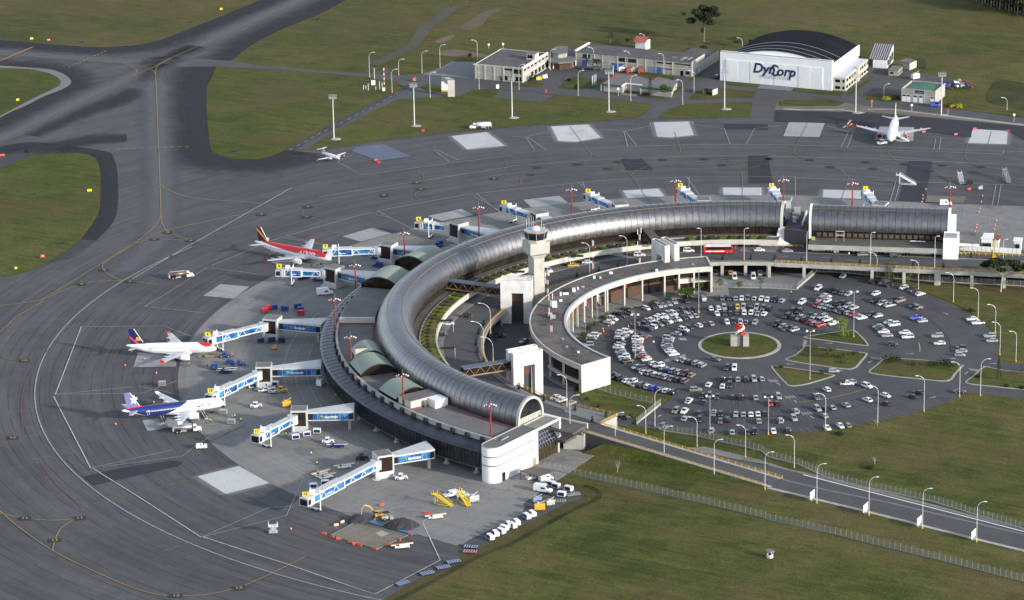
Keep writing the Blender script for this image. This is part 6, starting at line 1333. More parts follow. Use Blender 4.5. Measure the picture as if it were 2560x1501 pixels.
# fenced instrument garden
ig=thing('instrument_garden','small fenced instrument garden with a red and white mast and white boxes','weather station',g('N5',270,540))
mast_b=g('N5',384,490)
for i in range(7):
    h=up(mast_b,'N5',290)/7; mb=MB(); mb.cyl(mast_b+Vector((0,0,h*i)),mast_b+Vector((0,0,h*(i+1))),.22,7); mb.obj('mast_section',WHITE if i % 2 == 0 else REDP,ig)
for x,y,h in ((268,420,5.5),(195,560,3.5),(138,548,2.4),(285,565,2.2),(330,545,4),(165,545,2),(360,520,2.4)): p=g('N5',x,y); mb=MB(); mb.cyl(p,p+Vector((0,0,h)),.14,6); mb.obj('white_pipe',WHITE,ig)
for x,y,s in ((255,505,1.6),(380,575,1.1)): p=g('N5',x,y); mb=MB(); mb.box(p.x - s*.6,p.x+s*.6,p.y - .5,p.y+.5,.6,.6+s*1.4); mb.obj('instrument_box',WHITE,ig)
# pile of scrap
sc_=thing('scrap_heap','heap of scrapped tanks, drums and red frames on the far grass','scrap heap',g('N4',1190,445)); rr=random.Random(5)
for i in range(26):
    p=g('N4',1070+rr.random()*250,385+rr.random()*60); a=rr.random()*3; z=rr.uniform(.6,1.6); d=Vector((math.cos(a),math.sin(a),rr.uniform(-.3,.4)))*rr.uniform(.8,1.8); m=[GALV,GALV,BLUEP,BLK,REDM,REDM,mat('rust',(.12,.05,.03),.9,0,.2) if 'rust' not in bpy.data.materials else bpy.data.materials['rust']][i % 7]
    mb=MB(); q=p+Vector((0,0,z)); mb.cyl(q - d,q+d,rr.uniform(.4,.9),9) if i % 7 < 3 else mb.bar(q - d*1.2,q+d*1.2,rr.uniform(.3,1.0),rr.uniform(.2,.9)); mb.obj('scrap_piece',m,sc_)

# low white wall and huts right of the terminal wing
lw2=Bld('boundary_wall','long low white wall right of the terminal wing, behind the yellow rail',g(8,1885,1000,5.0),g(8,2490,1038,5.0),'wall'); lw2.box('wall',WHITE,0,lw2.W,0,.3,0,7.6)
for i in range(14): lw2.front('joint',CONCR,lw2.W*i/14,lw2.W*i/14+.12,5,7.62,.03)
for i,(x0,x1,y,h,d,m,rm,lab) in enumerate(((1900,2035,935,3.2,5,'dark_green_net',ROOFG,'dark green netted enclosure with a white frame behind the low white wall'),(2042,2090,960,4.2,4,None,ROOFG,'small cream hut behind the low white wall'),(2098,2210,965,3.6,6,None,WHITE,'white guard building with a sloping white roof behind the low wall'),(2215,2260,965,3.0,5,None,M_REDL,'small red roofed kiosk behind the low wall'),(2420,2490,975,2.8,4,None,WHITE,'small white roofed booth at the right end of the low wall'))):
    b_=Bld('hut',lab,g(8,x0,y,4),g(8,x1,y+3,4)); b_.box('wall',mat(m,(.02,.045,.025),.8,0,.2) if m else CREAM if i == 1 else WHITE,0,b_.W,1.5,1.5+d,0,4+h); b_.box('roof',rm,-.4,b_.W+.4,1.0,2+d,4+h,4.3+h)
    if i in (2,4): b_.front('window',WIN,.6,b_.W - .6,4.2,5.8,-1.44)
# ---------------------------------------------------------------- masts, lamps, fences, signs
def lamp_proto(h,arm,two=False):
    t=thing('street_lamp','street lamp','street lamp'); mb=MB(); mb.cone((0,0,0),(0,0,h - arm),.11,.08,7); mb.obj('pole',POLE,t)
    mb=MB(); mb.tube([(arm*.95*(1 - math.cos(R(a))),0,h - arm+arm*math.sin(R(a))) for a in range(0,91,15)],.075,6); mb.obj('arm',POLE,t)
    mb=MB(); mb.loft([[(arm*.9+x,y,h+z) for y,z in ((-s,-.06),(s,-.06),(s*.7,.12),(-s*.7,.12))] for x,s in ((0,.10),(.25,.2),(.9,.17),(1.05,.06))],True,True); fixn(mb.obj('lamp_head',POLE,t))
    mb=MB(); mb.cyl((0,0,0),(0,0,.7),.24,8); mb.obj('base',YEL,t); return t
LP={}
def lamps(group,where,lst,arm=2.6,z=0.0):
    for i,(k,bx,by,ty,dr) in enumerate(lst):
        b=g(k,bx,by,z); kt,y=ty if isinstance(ty,tuple) else (k,ty); h=round(up(b,kt,y)*2)/2; h=min(max(h,6),16); key=(h,arm)
        lab='%s street lamp %s' % ('pale curved' if arm > 1 else 'straight white',where % ORD[i]) if len(lst) > 1 else 'street lamp '+where
        rz=0 if dr > 0 else pi
        if key not in LP: t=lamp_proto(h,arm); LP[key]=t; t.location=b; t.rotation_euler=(0,0,rz); t['label']=lab; t['group']=group
        else: dup(LP[key],b,rz,lab,group)
lamps('lamps along the approach road','on the near side of the approach road, %s from the terminal',[(11,1018,1470,1105,1),(15,1498,118,(11,1245),1),(15,1990,265,(11,1370),1),(15,2490,392,20,1),(16,480,525,140,1),(16,993,645,262,1),(16,1520,775,385,1),(16,2053,908,515,1)],2.2)
lamps('lamps between road and car park','on the grass between ramp and car park, %s from the left',[(11,1317,1318,1045,-1),(11,1822,1445,1150,-1),(15,2298,78,(11,1230),-1),(16,258,178,(12,1330),-1)],2.4)
lamps('lamps round the car park edge','on the car park outer edge, %s clockwise from the top',[(8,1072,1262,1015,-1),(8,1480,1372,1090,-1),(12,1825,22,(8,1205),-1),(12,2068,175,(8,1355),-1),(12,2237,330,42,-1),(12,2282,545,215,-1),(12,2090,945,580,1),(12,1885,960,610,-1),(12,1535,1100,745,-1),(12,1080,1212,840,-1),(12,565,1290,920,-1),(11,1408,1275,880,1)],2.6)
lamps('lamps on the lower ramp deck','beside the white portal rail, %s from the left',[(11,195,918,610,-1),(11,540,1052,735,-1),(11,572,1312,935,1)],2.6,DZ)
lamps('lamps by the tower road bend','on the road bend left of the portals, %s from the back',[(10,2310,330,35,-1),(10,2242,540,215,-1),(10,2335,605,360,-1)],4.0,DZ)
lamps('lamps on the upper road behind the arcade','on the elevated road behind the arcade roof, %s from the tower',[(7,765,1225,915,-1),(7,1133,1142,850,-1)],2.4,DZ)
lamps('straight lamps on the straight elevated road','on the straight elevated road, %s from the bus',[(7,1862,1055,775,-1),(7,2285,1080,770,1),(8,380,1102,810,1),(8,1008,1135,815,1),(8,1640,1160,845,1),(8,2312,1192,875,1)],.8,DZ)
lamps('lamps along the far service road','along the far service road, %s from the left',[(2,1118,765,520,1),(2,1340,915,680,1),(2,1405,742,580,1),(2,1635,722,505,1),(2,1715,965,710,1),(2,1812,668,440,1),(2,2180,600,395,-1),(2,2197,885,635,-1),(3,70,888,640,1),(3,377,695,485,1),(3,652,948,695,1),(3,803,662,465,-1),(3,1157,682,500,-1),(3,1170,998,740,1),(3,1308,450,365,-1),(3,1495,737,530,-1),(3,1680,1032,790,-1),(3,1792,918,695,-1),(3,2268,490,437,-1),(4,1140,950,855,1),(4,2352,1085,965,-1),(12,2440,612,310,-1)],2.0)
# car park floodlight poles
def flood(b,h,label,m=GALV,cross=1.2,n=2):
    t=thing('floodlight_pole',label,'floodlight',b,0,'car park floodlight poles'); mb=MB(); mb.cone(b,b+Vector((0,0,h)),.16,.10,7); mb.obj('pole',m,t)
    mb=MB(); mb.bar(b+Vector((-cross,0,h)),b+Vector((cross,0,h)),.12,.12); mb.obj('crossbar',m,t); mb=MB(); mb.cyl(b,b+Vector((0,0,.8)),.3,8); mb.obj('base',YEL,t)
    for s in (-1,1): c=b+Vector((s*cross,0,h)); mb=MB(); mb.box(c.x - .35,c.x+.35,c.y - .25,c.y+.3,c.z - .1,c.z+.45); mb.obj('floodlight',WHITE2,t)
for k,x,y,tp,lab in ((12,412,787,310,'on the triangular grass island'),(12,843,372,(8,1400),'on the island with the young tree'),(11,1212,577,150,'between the packed rows left of the roundabout'),(11,1838,132,(7,1180),'at the end of the arcade'),(11,1948,1322,950,'at the lower edge of the lot, left of two'),(12,3,1328,960,'at the lower edge of the lot, right of two')):
    b=g(k,x,y); kt,yy=tp if isinstance(tp,tuple) else (k,tp); flood(b,up(b,kt,yy),'tall grey floodlight pole '+lab)
# grey high masts with a lamp basket
def highmast(k,x,y,tp,lab):
    b=g(k,x,y); kt,yy=tp if isinstance(tp,tuple) else (k,tp); h=up(b,kt,yy) - 1.2; t=thing('high_mast','tall grey apron light mast '+lab,'light mast',b,0,'grey high masts along the far apron')
    mb=MB(); mb.cone(b,b+Vector((0,0,h)),.27,.17,8); mb.obj('pole',POLE,t); c=b+Vector((0,0,h)); mb=MB()
    for z in (0,.75,1.5):
        q=[c+Vector((sx*1.7,sy*.9,z)) for sx,sy in ((-1,-1),(1,-1),(1,1),(-1,1))]
        for i in range(4): mb.bar(q[i],q[(i+1) % 4],.12,.12)
    for sx in (-1.7,-.85,0,.85,1.7): mb.bar(c+Vector((sx,-.9,0)),c+Vector((sx,-.9,1.5)),.1,.1)
    mb.obj('basket',GALV,t)
    for sx in (-1.2,0,1.2): mb=MB(); mb.box(c.x+sx - .35,c.x+sx+.35,c.y - 1.2,c.y - .9,c.z+.2,c.z+.8); mb.obj('floodlight',GALV,t)
    mb=MB(); rr=random.Random(x); mb.loft([[b+Vector((r*math.cos(a)*2.2+.8,r*math.sin(a)*1.6,z)) for a in np.linspace(0,2*pi,9)[:-1]] for r,z in ((1.2,.15),(.9,.45),(.3,.55))],True,True); mb.obj('footing',M_RUBBLE,t)
for a in ((2,768,1375,945,'beside the access road, first from the left'),(2,1560,1245,830,'on the grass above the access road, second from the left'),(3,2,1165,(2,760),'on the long grass verge, third from the left'),(3,955,1105,700,'in front of the office house'),(3,2092,1080,695,'on the small grass island before the hangar'),(4,863,1115,735,'at the rubble strip right of the hangar'),(4,1705,1140,725,'beside the green roofed building')): highmast(*a)
# red apron masts standing on the terminal roof
def redmast(b,h,lab):
    t=thing('floodlight_mast','red floodlight mast '+lab,'light mast',b,0,'red floodlight masts round the terminal'); c=b+Vector((0,0,h)); mb=MB(); mb.cone(b,c,.34,.26,7); mb.obj('pole',REDM,t)
    mb=MB(); mb.bar(c+Vector((-2.1,0,0)),c+Vector((2.1,0,0)),.3,.25); mb.bar(c+Vector((0,-1.4,0)),c+Vector((0,1.4,0)),.3,.25); mb.bar(c+Vector((-2.1,-.8,.1)),c+Vector((2.1,-.8,.1)),.15,.15); mb.obj('platform',REDM,t)
    for dx,dy in ((-2,-.5),(-1.3,.5),(1.3,.5),(2,-.5),(-.3,-1.2),(.4,1.0)): q=c+Vector((dx,dy,.25)); mb=MB(); mb.cone(q+Vector((0,.2,.1)),q+Vector((0,-.25,.3)),.16,.27,8); mb.obj('floodlight',GALV if dx < 0 else WHITE2,t)
    mb=MB(); mb.cyl(c,c+Vector((0,0,2.6)),.05,5); mb.obj('lightning_rod',GALV,t)
for k,x,y,tp,lab in ((10,785,310,10,'on the roof step, with the roof wall behind it'),(10,937,640,380,'by the cream lift room'),(10,1450,1052,755,'in front of the lowest green arched skylight'),(10,2312,1342,1050,'on the roof beside the white stair block'),(6,1462,1038,835,'beside the upper of the two far green skylights'),(6,982,1368,1150,'left of the lower of the two far green skylights')):
    b=g(k,x,y,12.0); redmast(b,up(b,k,tp),lab)
def onring(k,x,r=147.0,z=12.0):
    X=px(k,x,0)[0]; best=min(((abs(PR(pol(r,th,z))[0] - X),th) for th in np.arange(60,150,.2)),key=lambda q: q[0]); return pol(r,best[1],z)
for k,x,tp,lab in ((6,2197,580,'behind the silver roof, left of three at the top'),(7,588,405,'behind the silver roof, above the control tower'),(7,1612,320,'behind the silver roof, above the two-slab portal'),(8,155,312,'at the gap between the two silver roofs')): b=onring(k,x); redmast(b,up(b,k,tp),lab)
for x,tp,lab in ((825,345,'behind the middle of the straight wing'),(1778,380,'at the right end of the straight wing')):
    b=Vector(); q=px(8,x,0)[0]; b=min((wp(a,14,4) for a in np.arange(-2,75,.3)),key=lambda v: abs(PR(v)[0] - q)); redmast(b,up(b,8,tp),lab)
# red and white radio masts on the arcade roof
def radiomast(b,h,lab,panels=True):
    t=thing('radio_mast','red and white lattice radio mast '+lab,'radio mast',b,0,'radio masts on the arcade roof'); n=max(6,int(h/2.2))
    for i in range(n):
        z0,z1=h*i/n,h*(i+1)/n; mb=MB(); w_=.32
        for j in range(3):
            a,c=R(120*j),R(120*(j+1)); p,q=Vector((w_*math.cos(a),w_*math.sin(a),0)),Vector((w_*math.cos(c),w_*math.sin(c),0)); mb.bar(b+p+Vector((0,0,z0)),b+p+Vector((0,0,z1)),.13,.13); mb.bar(b+p+Vector((0,0,z0)),b+q+Vector((0,0,z1)),.08,.08)
        mb.obj('lattice_section',REDM if i % 2 == 0 else WHITE,t)
    if panels:
        for z,dx in ((h - 1,.6),(h - 1.5,-.7),(h*.62,-.7)): mb=MB(); c=b+Vector((dx,0,z)); mb.box(c.x - .12,c.x+.12,c.y - .1,c.y+.1,c.z - 1.1,c.z+1.1); mb.obj('antenna',WHITE2,t)
for k,x,y,tp,lab,pn in ((7,1257,1180,770,'left of the two-slab portal',True),(7,798,1228,890,'on the road side of the arcade roof',False),(11,388,378,-60,'at the bend of the arcade roof',True),(7,352,1455,1190,'at the foot of the control tower',True)): b=g(k,x,y,10.4); radiomast(b,up(b,k,tp),lab,pn)
# chain link fences
M_MESH=NT('chain_link'); M_MESH.b.inputs['Alpha'].default_value=.20; M_MESH=M_MESH.fin((.42,.44,.42),.6,.2)
def fence(label,pts,h=2.4,n=None,sp=2.5,wall=.35):
    pts=[Vector((p.x,p.y,0)) for p in pts]; t=thing('fence',label,'fence',pts[0]); lens=[(b - a).length for a,b in zip(pts,pts[1:])]; tot=sum(lens); n=min(98,n or int(tot/sp)); mb=MB(); mk=MB()
    for a,b in zip(pts,pts[1:]): mb.add([a+Vector((0,0,.3)),b+Vector((0,0,.3)),b+Vector((0,0,h)),a+Vector((0,0,h))],[[0,1,2,3]]); mk.bar(a+Vector((0,0,wall/2)),b+Vector((0,0,wall/2)),.2,wall)
    mb.obj('mesh',M_MESH,t); mk.obj('plinth',CONCR if wall > .3 else DCONC,t)
    base=MB(); base.cyl((0,0,0),(0,0,h),.055,5); base.bar((0,0,h),(.28,-.2,h+.3),.08,.08); base=base.obj('post',GALV,t,False,False)
    for i in range(n+1):
        s=tot*i/n; k=0
        while k < len(lens) - 1 and s > lens[k]: s -= lens[k]; k += 1
        p=lerp(pts[k],pts[k+1],min(1,s/lens[k])) - t.location
        if i == 0: base.location=p
        else: c=base.copy(); c.location=p; COL.objects.link(c); c.parent=t
fence('long chain link fence across the grass at the lower right, nearest the camera',P("15:325,188 1000,335 1500,443 2000,557 2470,670;16:0,692 600,822 1100,947 1750,1102 2516,1302 2900,1400"),2.5,97,wall=.25)
fence('chain link fence between the approach road and the car park',P("11:1225,1235 1500,1292 1800,1338 2000,1388 2250,1442 2450,1490;16:0,72 220,127 310,152 600,287 800,337 1600,507 2516,782 2900,890"),2.4,97)
fence('short chain link fence on a wall climbing to the corner of the lot lawn',P("11:1225,1232 1462,1040"),2.6,12,wall=.9)
fence('chain link fence across the lawn in front of the white end wall',P("11:745,852 1000,935 1200,985 1380,1022"),2.4,13)
fence('chain link fence on a wall at the upper left corner of the lot',P("8:280,1380 475,1210"),2.6,12,wall=.9)
fence('chain link fence behind the lawn with the shade trees, under the road',P("7:1985,1355 2520,1364;8:0,1364 280,1380"),2.2,16)
fence('chain link fence under the elevated road along the top of the lot',P("8:480,1203 700,1208 1000,1238 1230,1268 1700,1303 2516,1345 3000,1370"),2.4,40)
# billboards along the road
for i,(x,y) in enumerate(((435,495),(960,622),(1488,752),(2022,883))):
    b=g(16,x,y); t=thing('billboard','blank white roadside billboard, %s from the left' % ORD[i],'billboard',b,R(62),'white billboards along the approach road'); mb=MB(); mb.box(-1.9,1.9,-.06,.06,.7,3.3); mb.obj('panel',WHITE2,t,False,False)
    for dx in (-1.2,0,1.2): mb=MB(); mb.box(dx - .06,dx+.06,-.25,-.07,0,3.0); mb.obj('post',POLE,t,False,False)
# taxiway signs
def sign(k,x,y,m,label,w_=1.5,h=.9,s=''):
    b=g(k,x,y); t=thing('taxiway_sign',label,'sign',b,R(15),'taxiway guidance signs'); mb=MB(); mb.box(-w_/2,w_/2,-.15,.15,.35,.35+h); mb.obj('sign_panel',m,t,False,False)
    for dx in (-w_*.35,w_*.35): mb=MB(); mb.box(dx - .06,dx+.06,-.06,.06,0,.35); mb.obj('leg',GALV,t,False,False)
    if s: mb=MB(); text(mb,s,(0,-.17,.35+h/2),(1,0,0),(0,0,1),h*.8,.03); mb.obj('lettering',WHITE2,t,False,False)
DKS=mat('dark_sign',(.01,.015,.03),.5,0,0)
for a in ((1,312,395,YELB,'yellow taxiway sign at the left end of the row by the upper taxiway'),(1,478,408,REDP,'red taxiway sign with white markings by the upper taxiway',1.7,.9,'1-19'),(1,812,430,DKS,'dark sign back on the grass edge right of the red one'),(1,1888,232,DKS,'small dark sign back alone on the upper grass',1.4),(1,2178,103,YELB,'yellow taxiway sign far up beside the diagonal taxiway',1.4),(1,175,998,YELB,'small yellow sign on the rounded left grass island',1.4),(2,600,205,DKS,'wide dark sign back beside the diagonal taxiway',3.6),
          (5,882,415,YELB,'yellow taxiway sign on the big left grass island',2.0),(5,20,68,ORG,'orange-red sign at the left frame edge',2.6,.9),(5,420,1068,REDP,'red taxiway sign with white markings near the lower edge of the big grass island',2.0,1.2,'19'),(5,612,935,DKS,'dark sign back near the lower right of the big grass island',1.8),(5,157,1180,YELB,'tiny yellow marker sign at the bottom of the big grass island',1.0,.8),(5,2305,32,DKS,'dark sign back on the tip of the middle grass island',2.6),(2,1645,1300,REDP,'small red sign on the grass by the second grey mast',1.4),(2,2378,878,WHITE2,'tilted white sign near the old tarmac patch',1.4,1.8)): sign(*a)
for i,(k,x,y,h,c) in enumerate(((4,1022,1055,3.2,ORG),(4,1415,1100,3.4,WHITE2),(4,1772,1130,3.0,REDM),(4,2422,1200,3.6,WHITE2),(2,2292,485,2.6,WHITE2),(2,2433,480,2.6,WHITE2),(3,335,918,1.6,REDP),(3,1047,950,4.0,WHITE2))):
    b=g(k,x,y); t=thing('post_sign','%s post sign by the far service road, %s from the rubble' % ({'orange_plastic': 'orange','white_metal_paint': 'white','red_mast_paint': 'dark red','red_paint': 'red'}[c.name],ORD[i]),'sign',b); mb=MB(); mb.cyl(b,b+Vector((0,0,h)),.08,5); mb.obj('post',POLE,t); mb=MB(); mb.box(b.x - .5,b.x+.5,b.y - .1,b.y+.1,b.z+h - .8,b.z+h+.2); mb.obj('panel',c,t)
# overhead signs on the curved road
for k,x,y,s,lab in ((10,1870,205,1,'dark overhead sign by the planted rim, near the white car'),(10,1885,475,1,'dark overhead sign lower down the curved road'),(7,60,1200,-1,'dark overhead sign just left of the control tower'),(7,640,1045,-1,'dark overhead sign near the taxi')):
    b=g(k,x,y,DZ+4.6); t=thing('overhead_sign',lab,'sign',b,0,'overhead road signs'); mb=MB(); mb.box(b.x - 2.6,b.x+2.6,b.y - .1,b.y+.1,b.z - .45,b.z+.45); mb.obj('panel',BLK,t); mb=MB(); mb.tube([(b.x+s*2.7,b.y,DZ),(b.x+s*2.7,b.y,b.z - .3),(b.x+s*2.4,b.y,b.z)],.1,6); mb.obj('post',POLE,t)
b=g(8,2215,1075,DZ); t=thing('yellow_gantry','leaning yellow boom barrier post on the elevated road near the dark trees','barrier',b); mb=MB(); mb.bar(b,b+Vector((1.0,2,7.5)),.45,.45); mb.obj('boom',YELB,t); mb=MB(); mb.box(b.x - .3,b.x+1.2,b.y - .4,b.y+.4,DZ,DZ+1.4); mb.obj('base',YEL,t); mb=MB(); mb.bar(b+Vector((-.6,-1,-3))+Vector((0,0,3)),b+Vector((-.6,-1,4.2)),.35,.35); mb.obj('dark_post',BLK,t)
# flags
for x,y,tp,cols,lab in (((185,870,190,((.75,.75,.75),(.55,.06,.10),(.22,.20,.42)),'red, white and violet flag on a pole before the arcade'),(412,690,110,((.55,.62,.60),(.75,.75,.72),(.12,.35,.30)),'pale green and white flag on a pole before the arcade'),(432,680,110,((.70,.70,.66),(.70,.55,.2),(.50,.06,.08)),'red and cream flag on the right hand pole before the arcade'))):
    b=g('A',x,y); h=up(b,'A',tp); t=thing('flagpole',lab,'flag',b,0,'flags before the arcade'); mb=MB(); mb.cyl(b,b+Vector((0,0,h)),.07,6); mb.obj('pole',GALV,t)
    for i,c in enumerate(cols):
        mb=MB(); mb.loft([[b+Vector((.1+.45*i+.45*q,.12*math.sin(3*q+i),h - .3 - .5*i - .35*q)),b+Vector((.1+.45*i+.45*q,.12*math.sin(3*q+i+.6),h - 3.3 - .6*i - .3*q))] for q in (0,.5,1)],False); mb.obj('flag_band',mat('flag_%d_%d' % (x,i),c,.8,0,0),t)
# hut on the grass, lower right
b=g(16,18,1058); t=thing('sentry_box','little white sentry box alone on the lower right grass','hut',b); mb=MB(); mb.cyl(b,b+Vector((0,0,1.2)),1.1,8); mb.obj('base',CREAM,t); mb=MB(); mb.cyl(b+Vector((0,0,1.2)),b+Vector((0,0,2.1)),1.02,8); mb.obj('window_band',GLASS,t)
mb=MB(); mb.cone(b+Vector((0,0,2.1)),b+Vector((0,0,2.5)),1.5,1.3,8); mb.obj('roof',DCONC,t)
for i in range(5): a=R(72*i+10); p=b+Vector((1.05*math.cos(a),1.05*math.sin(a),0)); mb=MB(); mb.box(p.x - .1,p.x+.1,p.y - .1,p.y+.1,1.2,2.1); mb.obj('post',WHITE,t)
# ---------------------------------------------------------------- car park islands, bays and parked cars
def island(s,kerb_w=.7,grassm=M_LAWN,sm=3):
    pts=smooth(P(s),sm,True) if sm else P(s); c=sum(pts,Vector())/len(pts); mb=MB(); mb.prism(pts,0,.18); struct('island_kerb',mb,CONCR)
    ins=[]
    for i,p in enumerate(pts):
        d=(pts[(i+1) % len(pts)] - pts[i - 1]).normalized(); n=Vector((-d.y,d.x,0)); q=p+n*kerb_w
        ins.append(q if (q - c).length < (p - c).length else p - n*kerb_w)
    sheet('island_grass',ins,.24,grassm)
mb=MB(); mb.ring(14.2,15.6,0,360,0,.22,O0,5,False); struct('roundabout_kerb',mb,CONCR); mb=MB(); mb.ring(0,14.2,0,360,0,.3,O0,5,False); struct('roundabout_grass',mb,M_LAWN)
for s in ("12:360,365 600,328 810,302 862,308 940,380 988,440 972,455 800,437 500,396 385,382","12:168,590 255,548 330,490 362,452 500,470 700,490 950,524 978,542 930,602 820,688 500,650 300,622","12:28,662 70,654 250,675 450,705 620,735 655,752 500,802 350,842 215,852 160,815 90,740","12:988,712 1060,650 1150,577 1300,580 1600,600 1900,640 1922,652 1850,730 1770,803 1500,785 1100,742","12:1945,822 2020,750 2125,664 2300,690 2520,716 2760,745 2760,925 2520,890 2200,857"): island(s)
mb=MB()
for r0_,r1_,a0,a1 in ((24.4,29.6,66,225),(36,41.3,68,236),(41.7,47.3,68,236),(53.6,59,66,240),(24.4,29.6,30,58),(36,41.3,26,58),(41.7,47.3,24,58),(53.6,59,8,58),(60,65.5,8,58),(72,77.5,0,55),(79.7,85.2,-4,55),(91.5,96.6,-6,50),(24.4,29.6,-110,-80),(36,41.3,-112,-76),(41.7,47.3,-112,-70),(53.6,59,-112,-52),(60,65.5,-112,-48),(72,77.5,-112,-46),(79.7,85.2,-112,-46),(91.5,96.6,-110,-44)):
    st=2.55/((r0_+r1_)/2)*57.3; a=a0
    while a <= a1: mb.strip([pol(r0_,a,.075,O0),pol(r1_,a,.075,O0)],.13); a += st
struct('bay_marking',mb,paint('bay_line_paint',(.20,.20,.19)))
mb=MB()
for r_,a0,a1 in ((59.5,8,58),(78.6,-8,55),(78.6,-112,-50),(59.5,-112,-52),(41.5,66,238),(97.2,-8,50)): mb.strip([pol(r_,a,.08,O0) for a in np.arange(a0,a1,1.5)],.25)
struct('kerb_line',mb,M_NEWASPH)
mb=MB(); mb.strip([pol(66.2,a,.09,O0) for a in np.arange(-75,-47,1)],.3); mb.strip([pol(67.2,a,.09,O0) for a in np.arange(-9,1,1)],.4); mb.strip(P("12:0,985 200,965",.09),.3); struct('kerb_line',mb,paint('tan_line',(.42,.34,.16)))
mb=MB()
def arrow(k,x,y,a):
    c=g(k,x,y,.09); u=Vector((math.cos(R(a)),math.sin(R(a)),0)); v=Vector((-u.y,u.x,0)); mb.strip([c - u*1.6,c+u*.4],.35); mb.add([c+u*.4+v*.6,c+u*.4 - v*.6,c+u*1.7],[[0,1,2]])
for a in ((12,105,830,110),(12,270,1000,100),(12,435,1155,115),(12,1005,610,-120),(12,1950,720,-120),(12,600,428,10),(12,1400,530,-5),(12,1810,577,-5),(12,2210,627,0),(12,2150,655,180),(12,220,632,175),(11,1450,1145,60),(12,1750,135,-60),(12,1620,960,30),(12,700,695,0)): arrow(*a)
for k,x,y,n,dx,dy in ((11,1500,590,12,17,-5),(11,1200,325,14,12,1.5),(11,1640,375,5,14,0),(12,0,785,4,24,0),(12,165,948,4,25,-3),(12,325,1110,4,27,-3),(12,1010,562,4,30,3),(12,1980,675,4,24,3),(12,340,440,5,4,-12)):
    for i in range(n): p=g(k,x+dx*i,y+dy*i,.09); mb.strip([p,p+Vector((.9,-2.6,0))],.45)
struct('road_marking',mb,L_WT)
CC=dict(w=('white',(.72,.72,.71)),s=('silver',(.36,.37,.39)),g=('grey',(.13,.135,.145)),k=('black',(.012,.013,.018)),d=('dark blue',(.014,.022,.055)),b=('bright blue',(.02,.06,.42)),r=('red',(.36,.015,.02)),m=('maroon',(.10,.012,.02)),y=('yellow',(.70,.42,.03)),t=('tan',(.22,.20,.15)),n=('dark green',(.015,.045,.045)))
CK=dict(c=('saloon',4.4,1.75,1.43,[(.95,.80),(.55,1.0)],-1.75,1.0,-1.15,.45),h=('hatchback',3.9,1.7,1.5,0,-1.9,1.05,-1.55,.5),v=('off-roader',4.6,1.85,1.78,0,-2.2,.95,-1.95,.4),p=('pickup',5.1,1.82,1.75,0,-.75,1.05,-.55,.5),n=('van',4.7,1.85,2.15,0,-2.3,1.75,-2.1,1.1))
CARP={}
def carpaint(c):
    n='car_paint_'+CC[c][0].replace(' ','_')
    if n in bpy.data.materials: return bpy.data.materials[n]
    t=NT(n); t.b.inputs['Coat Weight'].default_value=.6; t.b.inputs['Coat Roughness'].default_value=.08; d=t.map(t.noise(t.pos(),.8,3),.3,.7,.85,1.1)
    return t.fin(t.mix(1.0,CC[c][1],t.vec(d,d,d),'MULTIPLY'),.35,.25 if c in 'sg' else 0,.5)
WHM={}
